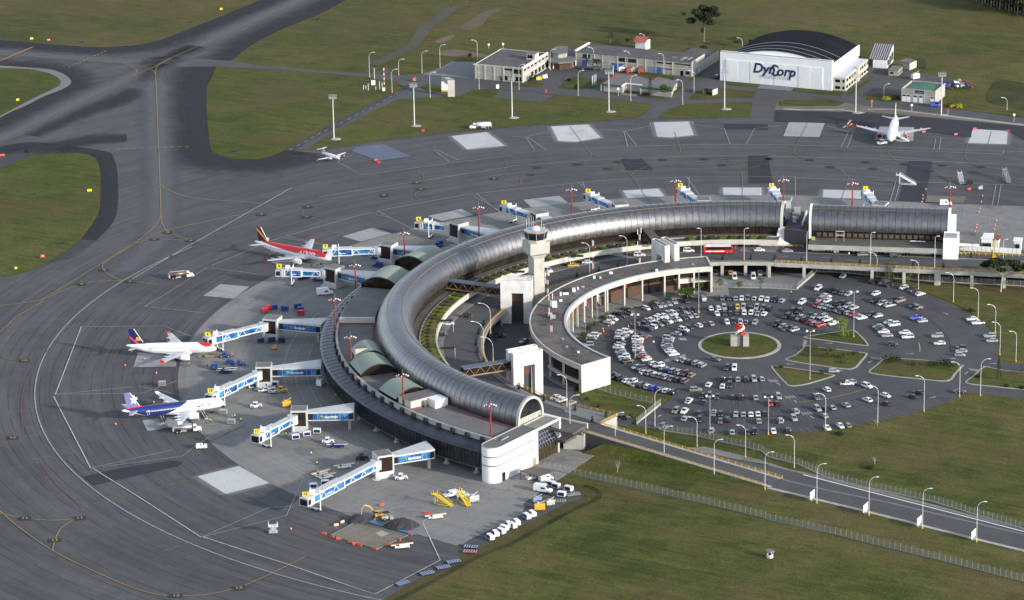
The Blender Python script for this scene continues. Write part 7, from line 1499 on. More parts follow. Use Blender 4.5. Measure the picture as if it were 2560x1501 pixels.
def car_proto(c,k):
    _,L,W,H,_,b0,b1,t0_,t1_=CK[k]; h=L/2; w=W/2; belt=.92 if k in 'ch' else 1.08
    t=thing('car','','car'); mb=MB()
    def st(x,zt,q=1.0,zl=.30): return [(x,w*q,zl),(x,w*q,zt*.72),(x,w*q*.93,zt),(x,-w*q*.93,zt),(x,-w*q,zt*.72),(x,-w*q,zl)]
    deck=belt*.97 if k == 'c' else (belt*.8 if k == 'p' else belt)
    mb.loft([st(-h,deck*.8,.86,.42),st(-h+.18,deck,.97),st(b0,belt if k != 'p' else deck),st(b0+.05,belt),st(b1,belt),st(h - .55,belt*.86 if k != 'n' else belt*.9),st(h - .15,belt*.76,.95),st(h,belt*.6,.82,.42)],True,True)
    rf=[(t0_,w*.78,H - .06),(t1_,w*.76,H - .06),(t1_,-w*.76,H - .06),(t0_,-w*.78,H - .06)]; up_=[(x*.93+(t0_+t1_)*.035,y*.9,H) for x,y,z in rf]; mb.loft([rf,up_],True,True)
    lo_=[(b0,w*.9,belt),(b1,w*.88,belt),(b1,-w*.88,belt),(b0,-w*.9,belt)]
    for a,b in zip(lo_,rf): mb.bar(a,b,.10,.10)
    mid=[((b0+b1)/2 - .1,s*w*.9,belt) for s in (1,-1)]; mt=[((t0_+t1_)/2,s*w*.78,H - .06) for s in (1,-1)]
    for a,b in zip(mid,mt): mb.bar(a,b,.10,.10)
    if k == 'n': mb.loft([[(x,s*w*q,z) for x,q,z in ((b0 - .02,.92,belt),(-.2,.92,belt),(-.2,.80,H - .1),(t0_,.80,H - .1))] for s in (1,-1)],True,True)
    fixn(mb.obj('body',carpaint(c),t,False,False))
    mb=MB(); mb.loft([lo_,rf],True,False); fixn(mb.obj('windows',GLASS,t,False,False))
    if k == 'p': mb=MB(); mb.add([(-h+.25,w*.8,deck+.01),(b0 - .1,w*.8,deck+.01),(b0 - .1,-w*.8,deck+.01),(-h+.25,-w*.8,deck+.01)],[[0,3,2,1]]); fixn(mb.obj('load_bed',BLK,t,False,False))
    for sx in (h - .85,-h+.85):
        for sy in (1,-1):
            if k not in WHM: mw=MB(); mw.cyl((0,-.11,0),(0,.11,0),.33 if k in 'ch' else .38,10); mw.mi=1; mw.cyl((0,-.12,0),(0,.12,0),.17,8); o=mw.obj('wheel',[BLK,HUB],t,False,False); WHM[k]=o.data
            else: o=bpy.data.objects.new('wheel',WHM[k]); COL.objects.link(o); o.parent=t
            o.location=(sx,sy*(w - .1),.35)
    for sx,nm,m in ((h - .05,'headlight',WHITE2),(-h+.02,'tail_light',REDP)):
        for sy in (1,-1): mb=MB(); mb.box(sx - .08,sx+.06,sy*w*.6 - .16,sy*w*.6+.16,belt*.62,belt*.72); mb.obj(nm,m,t,False,False)
    return t
def put_car(c,k,loc,rz,label,group):
    if (c,k) not in CARP: t=car_proto(c,k); CARP[(c,k)]=t; t.location=loc; t.rotation_euler=(0,0,rz); t['label']=label; t['group']=group; return t
    return dup(CARP[(c,k)],loc,rz,label,group)
def cars(where,spec,z=0.06,group='cars in the round car park',rz=None):
    items=[]; k=None
    for seg in spec.split(';'):
        kk,rest=seg.split(':'); kk=kk.strip(); kk=int(kk) if kk.isdigit() else kk
        for it in rest.split():
            xy,q=it.rstrip('0123456789' if 0 else ''),''; x,y=it.split(','); y2=''.join(ch for ch in y if ch.isdigit() or ch in '-.'); q=y[len(y2):]; p=g(kk,float(x),float(y2),z+.7); items.append((Vector((p.x,p.y,z)),q[0],q[1],q[2:]))
    cnt={}
    for it in items: cnt.setdefault(it[1:3],[]).append(it)
    for key,L_ in cnt.items():
        L_.sort(key=lambda q: PR(q[0])[0])
        for i,(p,c,kd,fl) in enumerate(L_):
            nm=CC[c][0]+' '+CK[kd][0]; lab=('only %s in %s' % (nm,where)) if len(L_) == 1 else '%s, %s such from left in %s' % (nm,ORD[i],where)
            a=math.atan2(p.y,p.x) if rz is None else rz
            if 't' in fl: a += pi/2
            if (int(abs(p.x*7+p.y*13)) % 3) != 0: a += pi
            if 'R' in fl: a=0 if '<' not in fl else pi
            a += random.uniform(-.05,.05); put_car(c,kd,p,a,lab,group)
cars('the row below the arcade hedge',"A:230,1110sv 265,1035kh 300,985sc 330,930wv 650,668wc 722,608wv 805,590dc 880,548kv 1045,490tv 1385,398wh 1505,372kc 1615,352sv 1715,332sc 1825,312sc 1925,272sv 2165,248kc")
cars('the outer of two upper left rows',"A:1230,735gp 1320,690dc 1400,640sc 1480,628wc 1545,595wv 1640,560wh 1735,545wc 1825,515sv 1920,502wv 2015,478kc 2110,440gv 2225,442kv 2340,420kc")
cars('the inner of two upper left rows',"A:1410,805dv 1490,768wv 1625,720tv 1740,688kc 1815,652wv 1905,628gc 1995,612wc 2110,578kc 2222,552sv 2340,542sc")
cars('the outer packed row at far left',"A:880,872wh 1000,858wv 935,920sc 905,960sv 850,990wh 850,1050dv 855,1105sc 835,1160wc 870,1215sh 880,1258sc 905,1310dc 940,1350wv 962,1400sc 1020,1440kv")
cars('the inner packed row at far left',"A:1315,925dc 1290,968rc 1215,1000wv 1212,1055wc 1210,1115rh 1218,1165sv 1225,1218wc 1260,1268dc 1275,1308sh 1325,1345rc 1385,1400wh")
cars('the row curving left of the roundabout',"A:1970,900sc 2085,865dc 2120,820wv 2222,775kh 2410,735wh 1820,985sv 1810,1035sc 1790,1078mc 1785,1128sc 1810,1178dc 1830,1215sh 1860,1245wc 1920,1300wc;D:1740,142sc 1840,168sc 1930,192mh 2060,218sv 2175,258sh")
cars('the row along the lawn',"B:290,535sn 670,515gc 800,515dc 935,520sc 1060,515wc 1175,518gv 1300,520sc 1445,518wc 1560,540wc 1705,542kv 1850,562sc")
cars('the back row above the sculpture',"B:445,715wh 590,708wh 710,698sv 835,693kc 975,690yh 1085,690sv 1230,702kc 1350,695sv 1482,708gv 1610,718kv")
cars('the front row above the sculpture',"B:570,818wc 720,812dc 835,808nc 965,792gc 1105,798wv 1250,798wv 1370,818sc 1500,820wc")
cars('the short row nearest the sculpture',"B:310,1022kc 440,1012sc 770,985wh 890,972kv 1028,972sv 1140,985gc 1320,985sc")
cars('the group upper right of the roundabout',"B:1745,1022kv 1865,1068sh 1925,1110dc 2025,1092dc 2095,1132sh")
cars('the lanes upper right, top rows',"C:850,78sc 355,318wv 600,352kv 725,378dc 845,408gc 955,428sc 515,465wct 400,542sv 535,562wc")
cars('the long row above the young tree',"C:35,592wv 325,648rh 420,672sc 530,692sc 630,728dc 750,748gv 830,782kc 950,808sh 1050,832rc 1150,872sc 1215,898wc")
cars('the short row behind the long row',"C:720,612kc 825,622kv 945,668sv 1060,702sc")
cars('upper double row left of the young tree',"C:-155,770kv -15,775kv 200,840dc 290,868sc 438,882sv 535,932wc 655,1005wc")
cars('lower double row left of the young tree',"C:-260,870kv -135,890kc 0,905sv 100,932kv 215,978rc 290,1018sh 405,1042rv")
cars('the thinly parked far right lanes',"C:1440,182kv 1640,208gv 1745,248kv 2040,302wh 2215,348kv 2365,428wc 1490,422wh 1480,562kv 1620,618sv 1770,652sp 1850,545kc 1965,562tv 2240,655dc 2335,702kh 1405,830kh 1530,862sh 1755,985wc 1850,1032wv 1540,1068sc 1580,1112kh 1645,1168wc 1720,1248sc 2060,1185wc 2120,1272wv 1825,1418kh 2290,895bp 2410,962sh;G:1810,445wc 1930,522wp 2160,782sv 2205,875sc 1125,785sv 1175,925wc 1605,1008dh 1600,1078sc 1578,1155sh")
cars('the row along the lower left lawn',"D:210,248wc 230,312dc 320,412kc 410,442dc 480,482kc 552,512kv 690,562wc 790,592wv 852,632sc 990,642gv 1105,678wh 1215,708bv 1345,732gh 1465,758wc 1600,788kv")
cars('the lower left double row, outer side',"D:880,292sc 970,318kv 1030,392wc 1150,412sv 1255,442wh 1355,468sv 1460,492sv 1575,522gc 1685,542kc 1830,568gv")
cars('the lower left double row, inner side',"D:1215,228wh 1310,268wv 1410,312wh 1510,348bh 1610,372sv 1720,398sv 1840,422mv 1960,452tc")
cars('the lanes below the roundabout',"D:2420,138gct 2300,638wc 2040,742tvR;E:1240,72nv 1385,78wv 1160,292kc 1310,292kh 1455,298sc 1610,298kv 1770,298sv 1920,292sh 1155,432wc 1290,412dv")
cars('the third line from the lot bottom',"E:760,622kh 890,622gv 1050,632nc 1350,648kh 1510,648kp 1805,658sc 2255,642sv 490,722wp 795,748dc 2085,772rc 2225,768kc")
cars('the second line from the lot bottom',"E:230,918tv 405,922wp 690,958kh 980,962sp 1115,978kh 1415,988sc 1560,988sc 1710,988wc 1845,978wc 1985,968kc 405,1068sc 695,1092kv 1110,1118gc 1255,1092kv 1865,1118sc")
cars('the bottom edge of the lot',"E:935,1308sv 1340,1338sc 1640,1338kc 1785,1332kv 2155,1318wc 2435,1302kv;F:1010,1332wc 1265,1292wc 1410,1282th")
cars('the lower right lanes',"F:1140,212shR 1400,458wpR 1490,418sc 995,578wh 1795,508wv 785,738gv 2155,692wc 1800,778wc 2165,852kc 1375,882sc 815,958sv 950,948kc 1105,932sc 955,1092sc 385,1012sv 350,1148sv 85,1192sv;12:1420,948kc 1482,908kc 1885,898kcR")
cars('the strip under the elevated road',"7:2190,1250wn 2375,1250wn 2150,1205yc 2440,1210sp 2000,1205gc",.1,'vehicles under the elevated road',pi/2)
cars('the road below the ramp',"11:425,955wc 470,968wc 490,985wc 580,1012sc 120,403sc;D:620,1292kvR;10:2400,345kcR;11:1470,1245gv",.25,'cars on the lower road',pi/4)
cars('the curved elevated road',"7:600,1132ycR 742,1102wcR 1255,1032wvR 352,1185wv 1740,988wvR 2200,975mpR 2435,982wcR;8:192,992scR 930,1025tcR 1250,1035nvR;10:2070,152kc 1895,230wc 1830,340kc",DZ+.05,'cars on the elevated road')
# red bus and the flatbed lorry
def wheels(t,xs,w,r=.45,wd=.3):
    for x in xs:
        for s in (1,-1): mb=MB(); mb.cyl((x,s*w - wd/2,r),(x,s*w+wd/2,r),r,12); mb.mi=1; mb.cyl((x,s*w - wd/2 - .02,r),(x,s*w+wd/2+.02,r),r*.5,8); mb.obj('wheel',[BLK,HUB],t,False,False)
def lb(t,name,m,*b,sm=False):
    mb=MB()
    for q in b: mb.box(*q)
    return mb.obj(name,m,t,sm,False)
b=g(7,2030,1025,DZ); t=thing('bus','red and white coach with dark windows on the elevated road','bus',(b.x,b.y+1,DZ+.05),R(-2))
mb=MB(); mb.loft([[(x,y*q,z) for y,z in ((1.2,.4),(1.25,1.5),(1.2,3.1),(-1.2,3.1),(-1.25,1.5),(-1.2,.4))] for x,q in ((-5.9,.92),(-5.6,1),(5.4,1),(5.75,.93))],True,True); fixn(mb.obj('body',REDP,t,False,False))
lb(t,'window_band',GLASS,(-4.8,5.5,-1.28,1.28,1.75,2.85)); lb(t,'white_stripe',WHITE2,(-5.0,2.5,-1.29,1.29,.95,1.35)); lb(t,'roof',WHITE2,(-5.5,5.0,-1.15,1.15,3.1,3.3),(-4.8,-3.4,-.9,.9,3.3,3.55)); wheels(t,(3.6,-3.4),1.1,.5)
b=g(8,760,1020,DZ); t=thing('flatbed_lorry','white cab recovery lorry with its flat bed tipped to load a car','lorry',(b.x,b.y+1,DZ+.05),pi); lb(t,'cab',WHITE2,(2.6,4.4,-1.1,1.1,.5,2.5)); lb(t,'windscreen',GLASS,(4.2,4.45,-1.0,1.0,1.5,2.3)); mb=MB(); mb.bar((1.6,0,2.2),(-5.2,0,.4),2.3,.2); mb.obj('tilted_bed',REDM,t,False,False)
mb=MB(); mb.bar((1.6,1.15,2.4),(-5.2,1.15,.6),.15,.4); mb.bar((1.6,-1.15,2.4),(-5.2,-1.15,.6),.15,.4); mb.obj('bed_rail',WHITE2,t,False,False); lb(t,'chassis',BLK,(-2.5,2.6,-.5,.5,.5,.8)); wheels(t,(3.4,-1.2),.95)
# sculpture on the roundabout
t=thing('sculpture','twisted red and white abstract sculpture on a stone pedestal in the roundabout','sculpture',(0,0,.3)); b0=g(11,2245,450)
t.location=(b0.x,b0.y,.3); lb(t,'pedestal',CONCR,(-3.6,-1.2,-1.8,1.8,0,3.8),(1.0,3.2,-2.2,1.4,0,4.0)); lb(t,'pedestal_core',DCONC,(-1.2,1.0,-1.4,1.4,0,3.7)); rr=random.Random(11)
for i in range(16):
    a=R(137*i); z=3.9+i*.24; r_=1.9 - .8*(i/16); p=Vector((r_*math.cos(a),r_*.6*math.sin(a),z)); q=Vector((r_*1.1*math.cos(a+1.9),r_*.6*math.sin(a+1.9),z+rr.uniform(.6,1.3))); mb=MB(); mb.tube([p,p.lerp(q,.5)+Vector((.7*math.cos(a+1),.4*math.sin(a+1),.3)),q],.42,6,.18); mb.obj('twisted_band',WHITE2 if i % 3 == 1 else REDP,t,False,False)
# ---------------------------------------------------------------- trees and shrubs
def leaf_mat(name,a,b):
    t=NT(name); p=t.obj(); v=t.noise(p,.9,3,.6); return t.fin(t.ramp(v,[(.35,a),(.65,b)]),.9,0,.15)
LV=dict(e=leaf_mat('eucalyptus_leaves',(.014,.020,.012),(.040,.050,.026)),d=leaf_mat('dark_leaves',(.012,.022,.009),(.032,.048,.016)),g=leaf_mat('green_leaves',(.030,.052,.012),(.080,.110,.022)),l=leaf_mat('light_leaves',(.075,.11,.018),(.17,.21,.03)),o=leaf_mat('olive_leaves',(.035,.042,.016),(.075,.080,.030)),y=leaf_mat('yellow_leaves',(.20,.20,.015),(.36,.32,.03)))
BARK=mat('bark',(.16,.14,.115),.9,0,.2); PALEBARK=mat('pale_bark',(.36,.33,.28),.9,0,.2)
def clumps(mb,cl,n,sz,rr):
    for c,r in cl:
        for _ in range(n):
            d=Vector((rr.gauss(0,1),rr.gauss(0,1),rr.gauss(0,1))).normalized()*(rr.random()**.4); p=c+Vector((d.x*r.x,d.y*r.y,d.z*r.z)); a=Vector((rr.gauss(0,1),rr.gauss(0,1),rr.gauss(0,.7))).normalized(); b=a.orthogonal().normalized(); s=sz*rr.uniform(.6,1.3)
            mb.add([p - a*s,p+b*s*.7,p+a*s,p - b*s*.7],[[0,1,2,3]])
def tree(k,x,y,h,wd,leaf,label,shape='round',name='tree',bark=BARK,seed=1,n=60,cat='tree',group=None,z=0.0):
    b=g(k,x,y,z); t=thing(name,label,cat,b,0,group); rr=random.Random(seed); cl=[]; mt=MB(); V=Vector
    if shape == 'round':
        mt.cone((0,0,0),(0,0,h*.45),h*.03+.05,h*.015+.02,7)
        for i in range(9): a=rr.random()*6.28; q=rr.uniform(.2,.75); c=V((math.cos(a)*wd*.5*q,math.sin(a)*wd*.5*q,h*rr.uniform(.42,.88))); cl.append((c,V((wd*.24,wd*.24,h*.13)))); mt.cone((0,0,h*.4),c,h*.012+.02,.02,5)
    elif shape == 'tall':
        mt.cone((0,0,0),(.4,0,h*.62),h*.022,h*.012,7); mt.cone((.2,0,h*.3),(-1.2,.4,h*.7),h*.01,.05,6)
        for i in range(17): a=rr.random()*6.28; zz=rr.uniform(.5,.95); q=rr.uniform(.15,1)*(1.1 - abs(zz - .68)*1.6); c=V((math.cos(a)*wd*.5*q,math.sin(a)*wd*.5*q,h*zz)); cl.append((c,V((wd*.17,wd*.17,h*.075)))); mt.cone((.2,0,h*.55),c,h*.008,.03,5)
        cl.append((V((-.6,0,h*.30)),V((.7,.7,h*.06))))
    elif shape == 'cone':
        mt.cone((0,0,0),(0,0,h*.9),.2,.04,6)
        for i in range(9): q=i/9; cl.append((V((0,0,h*(.1+.85*q))),V((wd*.5*(1 - q*.8),wd*.5*(1 - q*.8),h*.09))))
    elif shape == 'column':
        mt.cone((0,0,0),(0,0,h*.8),.16,.05,6)
        for i in range(8): q=i/8; cl.append((V((rr.uniform(-.3,.3),rr.uniform(-.3,.3),h*(.12+.8*q))),V((wd*.5*rr.uniform(.7,1),wd*.5*rr.uniform(.7,1),h*.09))))
    elif shape == 'umbrella':
        mt.cone((0,0,0),(.5,0,h*.5),.35,.22,7)
        for i in range(15): a=rr.random()*6.28; q=rr.random()**.6; c=V((math.cos(a)*wd*.5*q,math.sin(a)*wd*.4*q,h*(.95 - .22*q*q+rr.uniform(-.05,.03)))); cl.append((c,V((wd*.12,wd*.10,h*.045)))); mt.cone((.5,0,h*.5),c,.12,.03,5)
    elif shape == 'bare':
        mt.cone((0,0,0),(0,0,h*.4),.10,.06,6)
        for i in range(14): a=rr.random()*6.28; mt.cone((0,0,h*rr.uniform(.2,.4)),(math.cos(a)*wd*.5*rr.random(),math.sin(a)*wd*.5*rr.random(),h*rr.uniform(.6,1)),.04,.015,4)
    elif shape == 'bush': cl=[(V((rr.uniform(-.3,.3)*wd,rr.uniform(-.3,.3)*wd,h*.5)),V((wd*.3,wd*.3,h*.5))) for i in range(6)]
    elif shape == 'palm':
        mt.cone((0,0,0),(0,0,h*.75),.2,.14,7); ml=MB()
        for i in range(15):
            a=R(24*i+rr.uniform(-8,8)); dr=rr.uniform(.1,.5); pts=[V((math.cos(a)*wd*.5*q,math.sin(a)*wd*.5*q,h*(.75+.25*math.sin(q*2.4) - dr*q*q))) for q in (0,.3,.6,.85,1)]; e=V((-math.sin(a),math.cos(a),0))
            ml.loft([[p - e*s+V((0,0,-s*.5)),p,p+e*s+V((0,0,-s*.5))] for p,s in zip(pts,(.1,.4,.5,.35,.05))],False)
        ml.obj('crown',LV[leaf],t,False,False)
    if mt.v: mt.obj('trunk',bark,t,False,False)
    if cl: ml=MB(); clumps(ml,cl,n,max(.16,wd*.045) if shape != 'tall' else .5,rr); ml.obj('crown',LV[leaf],t,False,False)
    return t
tree(3,1888,412,up(g(3,1888,412),3,30),15.5,'e','lone tall dark tree with a slender forked trunk on the far field','tall',seed=4,n=260)
tree(3,1262,440,up(g(3,1262,440),3,345),4,'d','dark narrow tree behind the long warehouse, left half of a pair','column',seed=2); tree(3,1310,430,up(g(3,1310,430),3,278),3.6,'d','taller dark narrow tree behind the long warehouse, right half of a pair','column',seed=3)
for i,(x,y,tp,w_,lf,lab) in enumerate(((970,430,315,5,'o','thin pale tree behind the long warehouse'),(1140,440,375,4,'d','small dark tree left of the red roofed hut'),(2185,455,350,7.5,'o','wide grey-green tree left of the hangar roof'),(2352,430,390,3.2,'d','small round shrub just left of the hangar roof'),(1690,172,122,3,'d','tiny shrub alone on the far field left of the tall tree'),(1885,505,450,4,'d','dark shrub behind the right end of the long warehouse'))): tree(3,x,y,up(g(3,x,y),3,tp),w_,lf,lab,'round',seed=20+i,n=45)
for i,(k,x,y,tp,w_,lab) in enumerate(((3,1360,940,750,3.8,'tall dark conifer before the office house'),(3,1580,860,738,2.4,'slim dark conifer behind the round bush'))): tree(k,x,y,up(g(k,x,y),k,tp),w_,'d',lab,'cone','conifer',seed=30+i)
tree(3,1510,965,up(g(3,1510,965),3,830),6.5,'g','big round light green bush at the corner of the office house','round',seed=33,n=90)
for i,(k,x,y,tp,w_,lab) in enumerate(((3,745,650,545,6,'palm at the left end of the long warehouse'),(3,845,665,570,6,'palm second from the left before the long warehouse'),(3,1125,680,595,5,'palm by the middle blue shutters'),(3,1250,690,610,5.5,'palm by the pale blue shutter'),(2,2205,745,655,5,'palm at the left end of the grey warehouse'))): tree(k,x,y,up(g(k,x,y),k,tp),w_,'d',lab,'palm','palm_tree',seed=40+i)
for i,(k,x,y,h,w_,lf,lab) in enumerate(((3,185,798,2.8,2.8,'d','clipped dark round bush, left of two by the yellow tank'),(3,238,780,2.4,2.4,'d','clipped dark round bush, right of two by the yellow tank'),(3,628,880,2.6,1.6,'d','slim dark shrub on the yard lawn'),(3,1310,940,1.8,5,'d','low dark shrub mass at the foot of the tall conifer'),(3,560,800,1.4,2.6,'d','low shrub at the back of the yard lawn'),(4,1172,990,1.6,5,'y','bright yellow shrub left of the green roofed building'),(4,1250,985,2.0,4.5,'d','dark shrub beside the yellow one'),(4,1850,1060,1.4,6,'y','bright yellow low hedge right of the green roofed building'),(4,1790,1050,1.8,3.5,'d','dark shrub left of the low yellow hedge'),(2,2100,560,1.8,2.6,'d','lone dark shrub above the paved yard'),(2,2420,800,3,2,'d','small dark plant against the grey warehouse wall'))): tree(k,x,y,h,w_,lf,lab,'bush','shrub',seed=50+i,n=70,cat='shrub')
b=g(11,0,0)
tree(7,1725,1470,5.5,8,'g','broad green tree in front of the arcade, at its right end',seed=60,n=90); tree(7,1850,1400,4.2,4,'g','smaller tree behind the broad one at the arcade end',seed=61,n=50)
for i,(k,x,y,h,w_,lf,lab) in enumerate(((7,2040,1380,5,4.2,'g','young tree by the fence at the right end of the arcade'),(7,2240,1370,3.2,3,'g','small young tree by the lawn fence, middle of three'),(7,2455,1365,5,3.4,'g','young tree by the lawn fence, right of three'),(8,1385,1300,3.5,3,'l','pale small tree against the fence under the road'))): tree(k,x,y,h,w_,lf,lab,seed=64+i,n=35)
tree(8,1190,1300,up(g(8,1190,1300),8,1070),5.4,'o','tall narrow olive tree standing in front of the elevated road','column',bark=PALEBARK,seed=70,n=70)
for i,(x,y,tp,w_,lab) in enumerate(((2290,1400,1080,17,'big dark umbrella tree in front of the elevated road, left of two'),(2620,1400,1120,16,'big dark umbrella tree cut off by the right frame edge'))): tree(8,x,y,up(g(8,x,y),8,tp),w_,'d',lab,'umbrella','umbrella_tree',PALEBARK,72+i,110)
tree(12,738,362,up(g(12,738,362),12,150),5.6,'l','young bright green poplar on the grass triangle in the car park','column','poplar_tree',PALEBARK,80,75); tree(12,445,368,3.0,3.6,'g','low green tree at the left tip of the triangle island',seed=81,n=50)
tree(12,2270,790,up(g(12,2270,790),12,540),2.8,'d','tall narrow dark cypress at the right edge of the lot','cone','cypress_tree',seed=82,n=60); tree(12,2515,720,4.5,3,'o','thin tree at the right frame edge','column',seed=83,n=30)
tree(15,1040,222,4.6,3.2,'o','small leafless tree on the grass below the ramp','bare','bare_tree',PALEBARK,84); tree(12,1075,1245,3.2,5,'o','bare fallen branches at the lower edge of the lot','bare','bare_tree',PALEBARK,85); tree(16,1050,140,3.0,4.5,'o','bare dead bush on the field beside the approach road','bare','bare_tree',PALEBARK,86); tree(16,1005,185,1.4,3.6,'d','dark low bush on the field beside the approach road','bush','shrub',seed=87,cat='shrub')
for i,(x,y,h,w_,lf) in enumerate(((440,500,3.2,5.5,'o'),(560,560,1.8,5,'o'),(700,575,1.8,5,'o'),(400,550,1.6,4,'o'),(620,500,1.6,4,'o'),(850,540,1.6,4,'o'),(740,620,1.2,4,'g'),(1195,620,3.2,6,'d'),(1280,610,2.4,4,'d'),(1440,645,1.6,4.5,'o'),(1640,660,2.6,5,'d'),(1740,645,2.6,5,'d'),(1820,660,2.0,5,'o'),(525,740,2.2,2.2,'o'),(130,670,1.2,2,'o'),(2350,860,1.2,2,'d'),(2070,770,1.0,2.5,'d'),(2500,880,1.4,2.4,'d'),(2010,115,1.4,4,'d'),(700,1330,1.0,4.5,'d'))): tree(12,x,y,h,w_,lf,'%s scrubby bush on the car park islands and verges, counting from the left island' % ORD[i],'bush','shrub',seed=90+i,n=45,cat='shrub',group='scrubby bushes on the islands')
for i in range(15):
    th=100+i*6.6
    if 124 < th < 131: continue
    p=pol(60.2,th,0,O0); q=PR(p); t=tree(1,q[0]/.25397,q[1]/.25397,random.uniform(1.2,2.2),random.uniform(3,4.6),'gdgo'[i % 4],'%s bush of the hedge between arcade and car park, from the right end' % ORD[i],'bush','shrub',seed=120+i,n=55,cat='shrub',group='hedge bushes below the arcade')
for i in range(7): k,x,y=((11,640,890),(11,930,760),(11,1245,860),(11,745,990),(11,850,1060),(11,1160,1160),(11,925,790))[i]; tree(k,x,y,1.6,1.8,'og'[i % 2],'%s small plant on the lawn before the white end wall' % ORD[i],'bush','shrub',seed=140+i,n=30,cat='shrub',group='small plants on the lower lawn')
for i in range(18):
    x=2050+i*29; tree(4,x,8+i*8+(i % 3)*12,random.uniform(15,21),random.uniform(8,11),'d','%s tall tree from the left in the dark wood at the top right corner' % ORD[i],'tall','forest_tree',PALEBARK if i % 3 == 0 else BARK,150+i,110,group='wood at the top right corner')
mb=MB(); clumps(mb,[(g(4,2060+i*20,-22+i*6.2 - j*26)+Vector((0,0,3.2+j)),Vector((5,6,4.2))) for i in range(32) for j in range(3)],55,.8,random.Random(8)); mb.obj('forest_undergrowth',LV['d'])['kind']='stuff'; sheet('forest_floor',P("4:2020,-20 2100,10 2300,70 2520,135 2800,215 2800,-300 2000,-300"),.1,mat('forest_floor',(.018,.022,.012),.95,0,.3))
pots=[(8,65,1075),(8,330,1085),(8,623,1100),(8,905,1115),(8,1430,1140),(8,1727,1150),(7,2075,1070),(7,2350,1065),(7,855,1190),(7,640,1240),(7,1043,1145),(8,467,960),(8,797,972),(8,1132,985),(8,1335,995),(8,1463,998),(8,1632,1005),(8,1878,1045),(8,2000,1045),(11,70,870),(11,315,985),(11,620,1080),(11,925,1140),(11,790,1190),(10,2240,240),(10,2192,325),(10,2168,430),(10,2180,505),(10,2240,610)]
pt=None
for i,(k,x,y) in enumerate(pots):
    b=g(k,x,y+12,DZ+.1); lab='%s potted shrub on the elevated road pavement, from the straight rail onwards' % ORD[i]
    if not pt:
        pt=thing('potted_shrub',lab,'potted plant',b,0,'potted shrubs on the elevated road'); mb=MB(); mb.cone((0,0,0),(0,0,.9),.45,.6,9); mb.obj('pot',BLK,pt,False,False); ml=MB(); clumps(ml,[(Vector((0,0,1.6)),Vector((.6,.6,.8)))],60,.16,random.Random(3)); ml.obj('plant',LV['d'],pt,False,False)
    else: dup(pt,b,None,lab)
# ---------------------------------------------------------------- people
def person_proto(vest,trou):
    t=thing('person','','person'); me=bpy.data.meshes.new('body'); V=[(0,0,.95),(0,0,1.2),(0,0,1.42),(0,0,1.52),(0,.02,1.66),(.11,0,.9),(.13,.04,.5),(.14,-.04,.06),(-.11,0,.9),(-.13,-.06,.5),(-.14,-.02,.06),(.2,0,1.4),(.27,.02,1.12),(.28,.12,.88),(-.2,0,1.4),(-.27,.03,1.12),(-.29,.1,.88)]
    E=[(0,1),(1,2),(2,3),(3,4),(0,5),(5,6),(6,7),(0,8),(8,9),(9,10),(2,11),(11,12),(12,13),(2,14),(14,15),(15,16)]; me.from_pydata(V,E,[]); o=bpy.data.objects.new('body',me); COL.objects.link(o); m=o.modifiers.new('s','SKIN'); rad=[.16,.15,.16,.06,.11,.09,.07,.05,.09,.07,.05,.07,.05,.04,.07,.05,.04]
    for v,r in zip(me.skin_vertices[0].data,rad): v.radius=(r,r*.8)
    me.skin_vertices[0].data[0].use_root=True; bpy.context.view_layer.update(); nm=bpy.data.meshes.new_from_object(o.evaluated_get(bpy.context.evaluated_depsgraph_get())); bpy.data.objects.remove(o)
    for mm in (trou,vest,bpy.data.materials.get('skin') or mat('skin',(.32,.18,.12),.7,0,0)): nm.materials.append(mm)
    for f in nm.polygons: z=f.center.z; f.material_index=2 if z > 1.5 or (abs(f.center.x) > .24 and z < 1.0) else (1 if z > .92 else 0)
    ob_=bpy.data.objects.new('body',nm); COL.objects.link(ob_); ob_.parent=t; mb=MB(); mb.loft([[(r*math.cos(a),.02+r*math.sin(a),z) for a in np.linspace(0,2*pi,9)[:-1]] for r,z in ((.12,1.70),(.115,1.76),(.05,1.80))],True,True); mb.obj('hair',BLK,t,False,False); return t
PP={}; VM=dict(o=('orange',mat('orange_vest',(.75,.16,.03),.7,0,0)),g=('lime',mat('lime_vest',(.42,.70,.05),.7,0,0)),w=('white',mat('white_shirt',(.7,.7,.7),.7,0,0)),t=('green',mat('green_vest',(.03,.25,.12),.7,0,0)))
def people(where,spec,z=.13):
    cn={}
    for i,it in enumerate(spec.split()):
        k,x,y,c=it.split(','); k=int(k) if k.isdigit() else k; b=g(k,float(x),float(y),z); n=cn[c]=cn.get(c,-1)+1; lab='%s person in %s top %s' % (ORD[n],VM[c][0],where)
        if c not in PP: t=PP[c]=person_proto(VM[c][1],NAVY); t.location=b; t['label']=lab; t['group']='people on the apron and roads'
        else: dup(PP[c],b,random.uniform(0,6),lab,'people on the apron and roads')
people('around the white airliner with the red nose cap','9,1862,656,o 9,2042,656,o 9,2183,652,t 9,2105,695,t 9,2290,560,o'); people('around the airliner with LAN lettering','9,2312,1165,g 9,2375,1202,g 9,2060,1208,g 9,2078,1214,g 9,2032,1226,t 9,1797,1248,o 9,2285,1172,g'); people('around the red-topped airliner','6,545,1148,t 6,605,1142,o 6,740,1132,t 6,855,1122,t 6,937,1142,o 6,190,1104,t 6,430,1142,t')
people('near the lowest boarding bridge','14,545,58,w 14,600,153,g 14,1470,158,g 14,610,235,g 10,295,1345,g 10,575,790,g'); people('in the car park','11,1590,946,w 11,1395,442,w B,2030,450,w'); people('on the elevated road pavement','7,517,1138,w 7,548,1125,w 8,797,1048,w',DZ+.1)
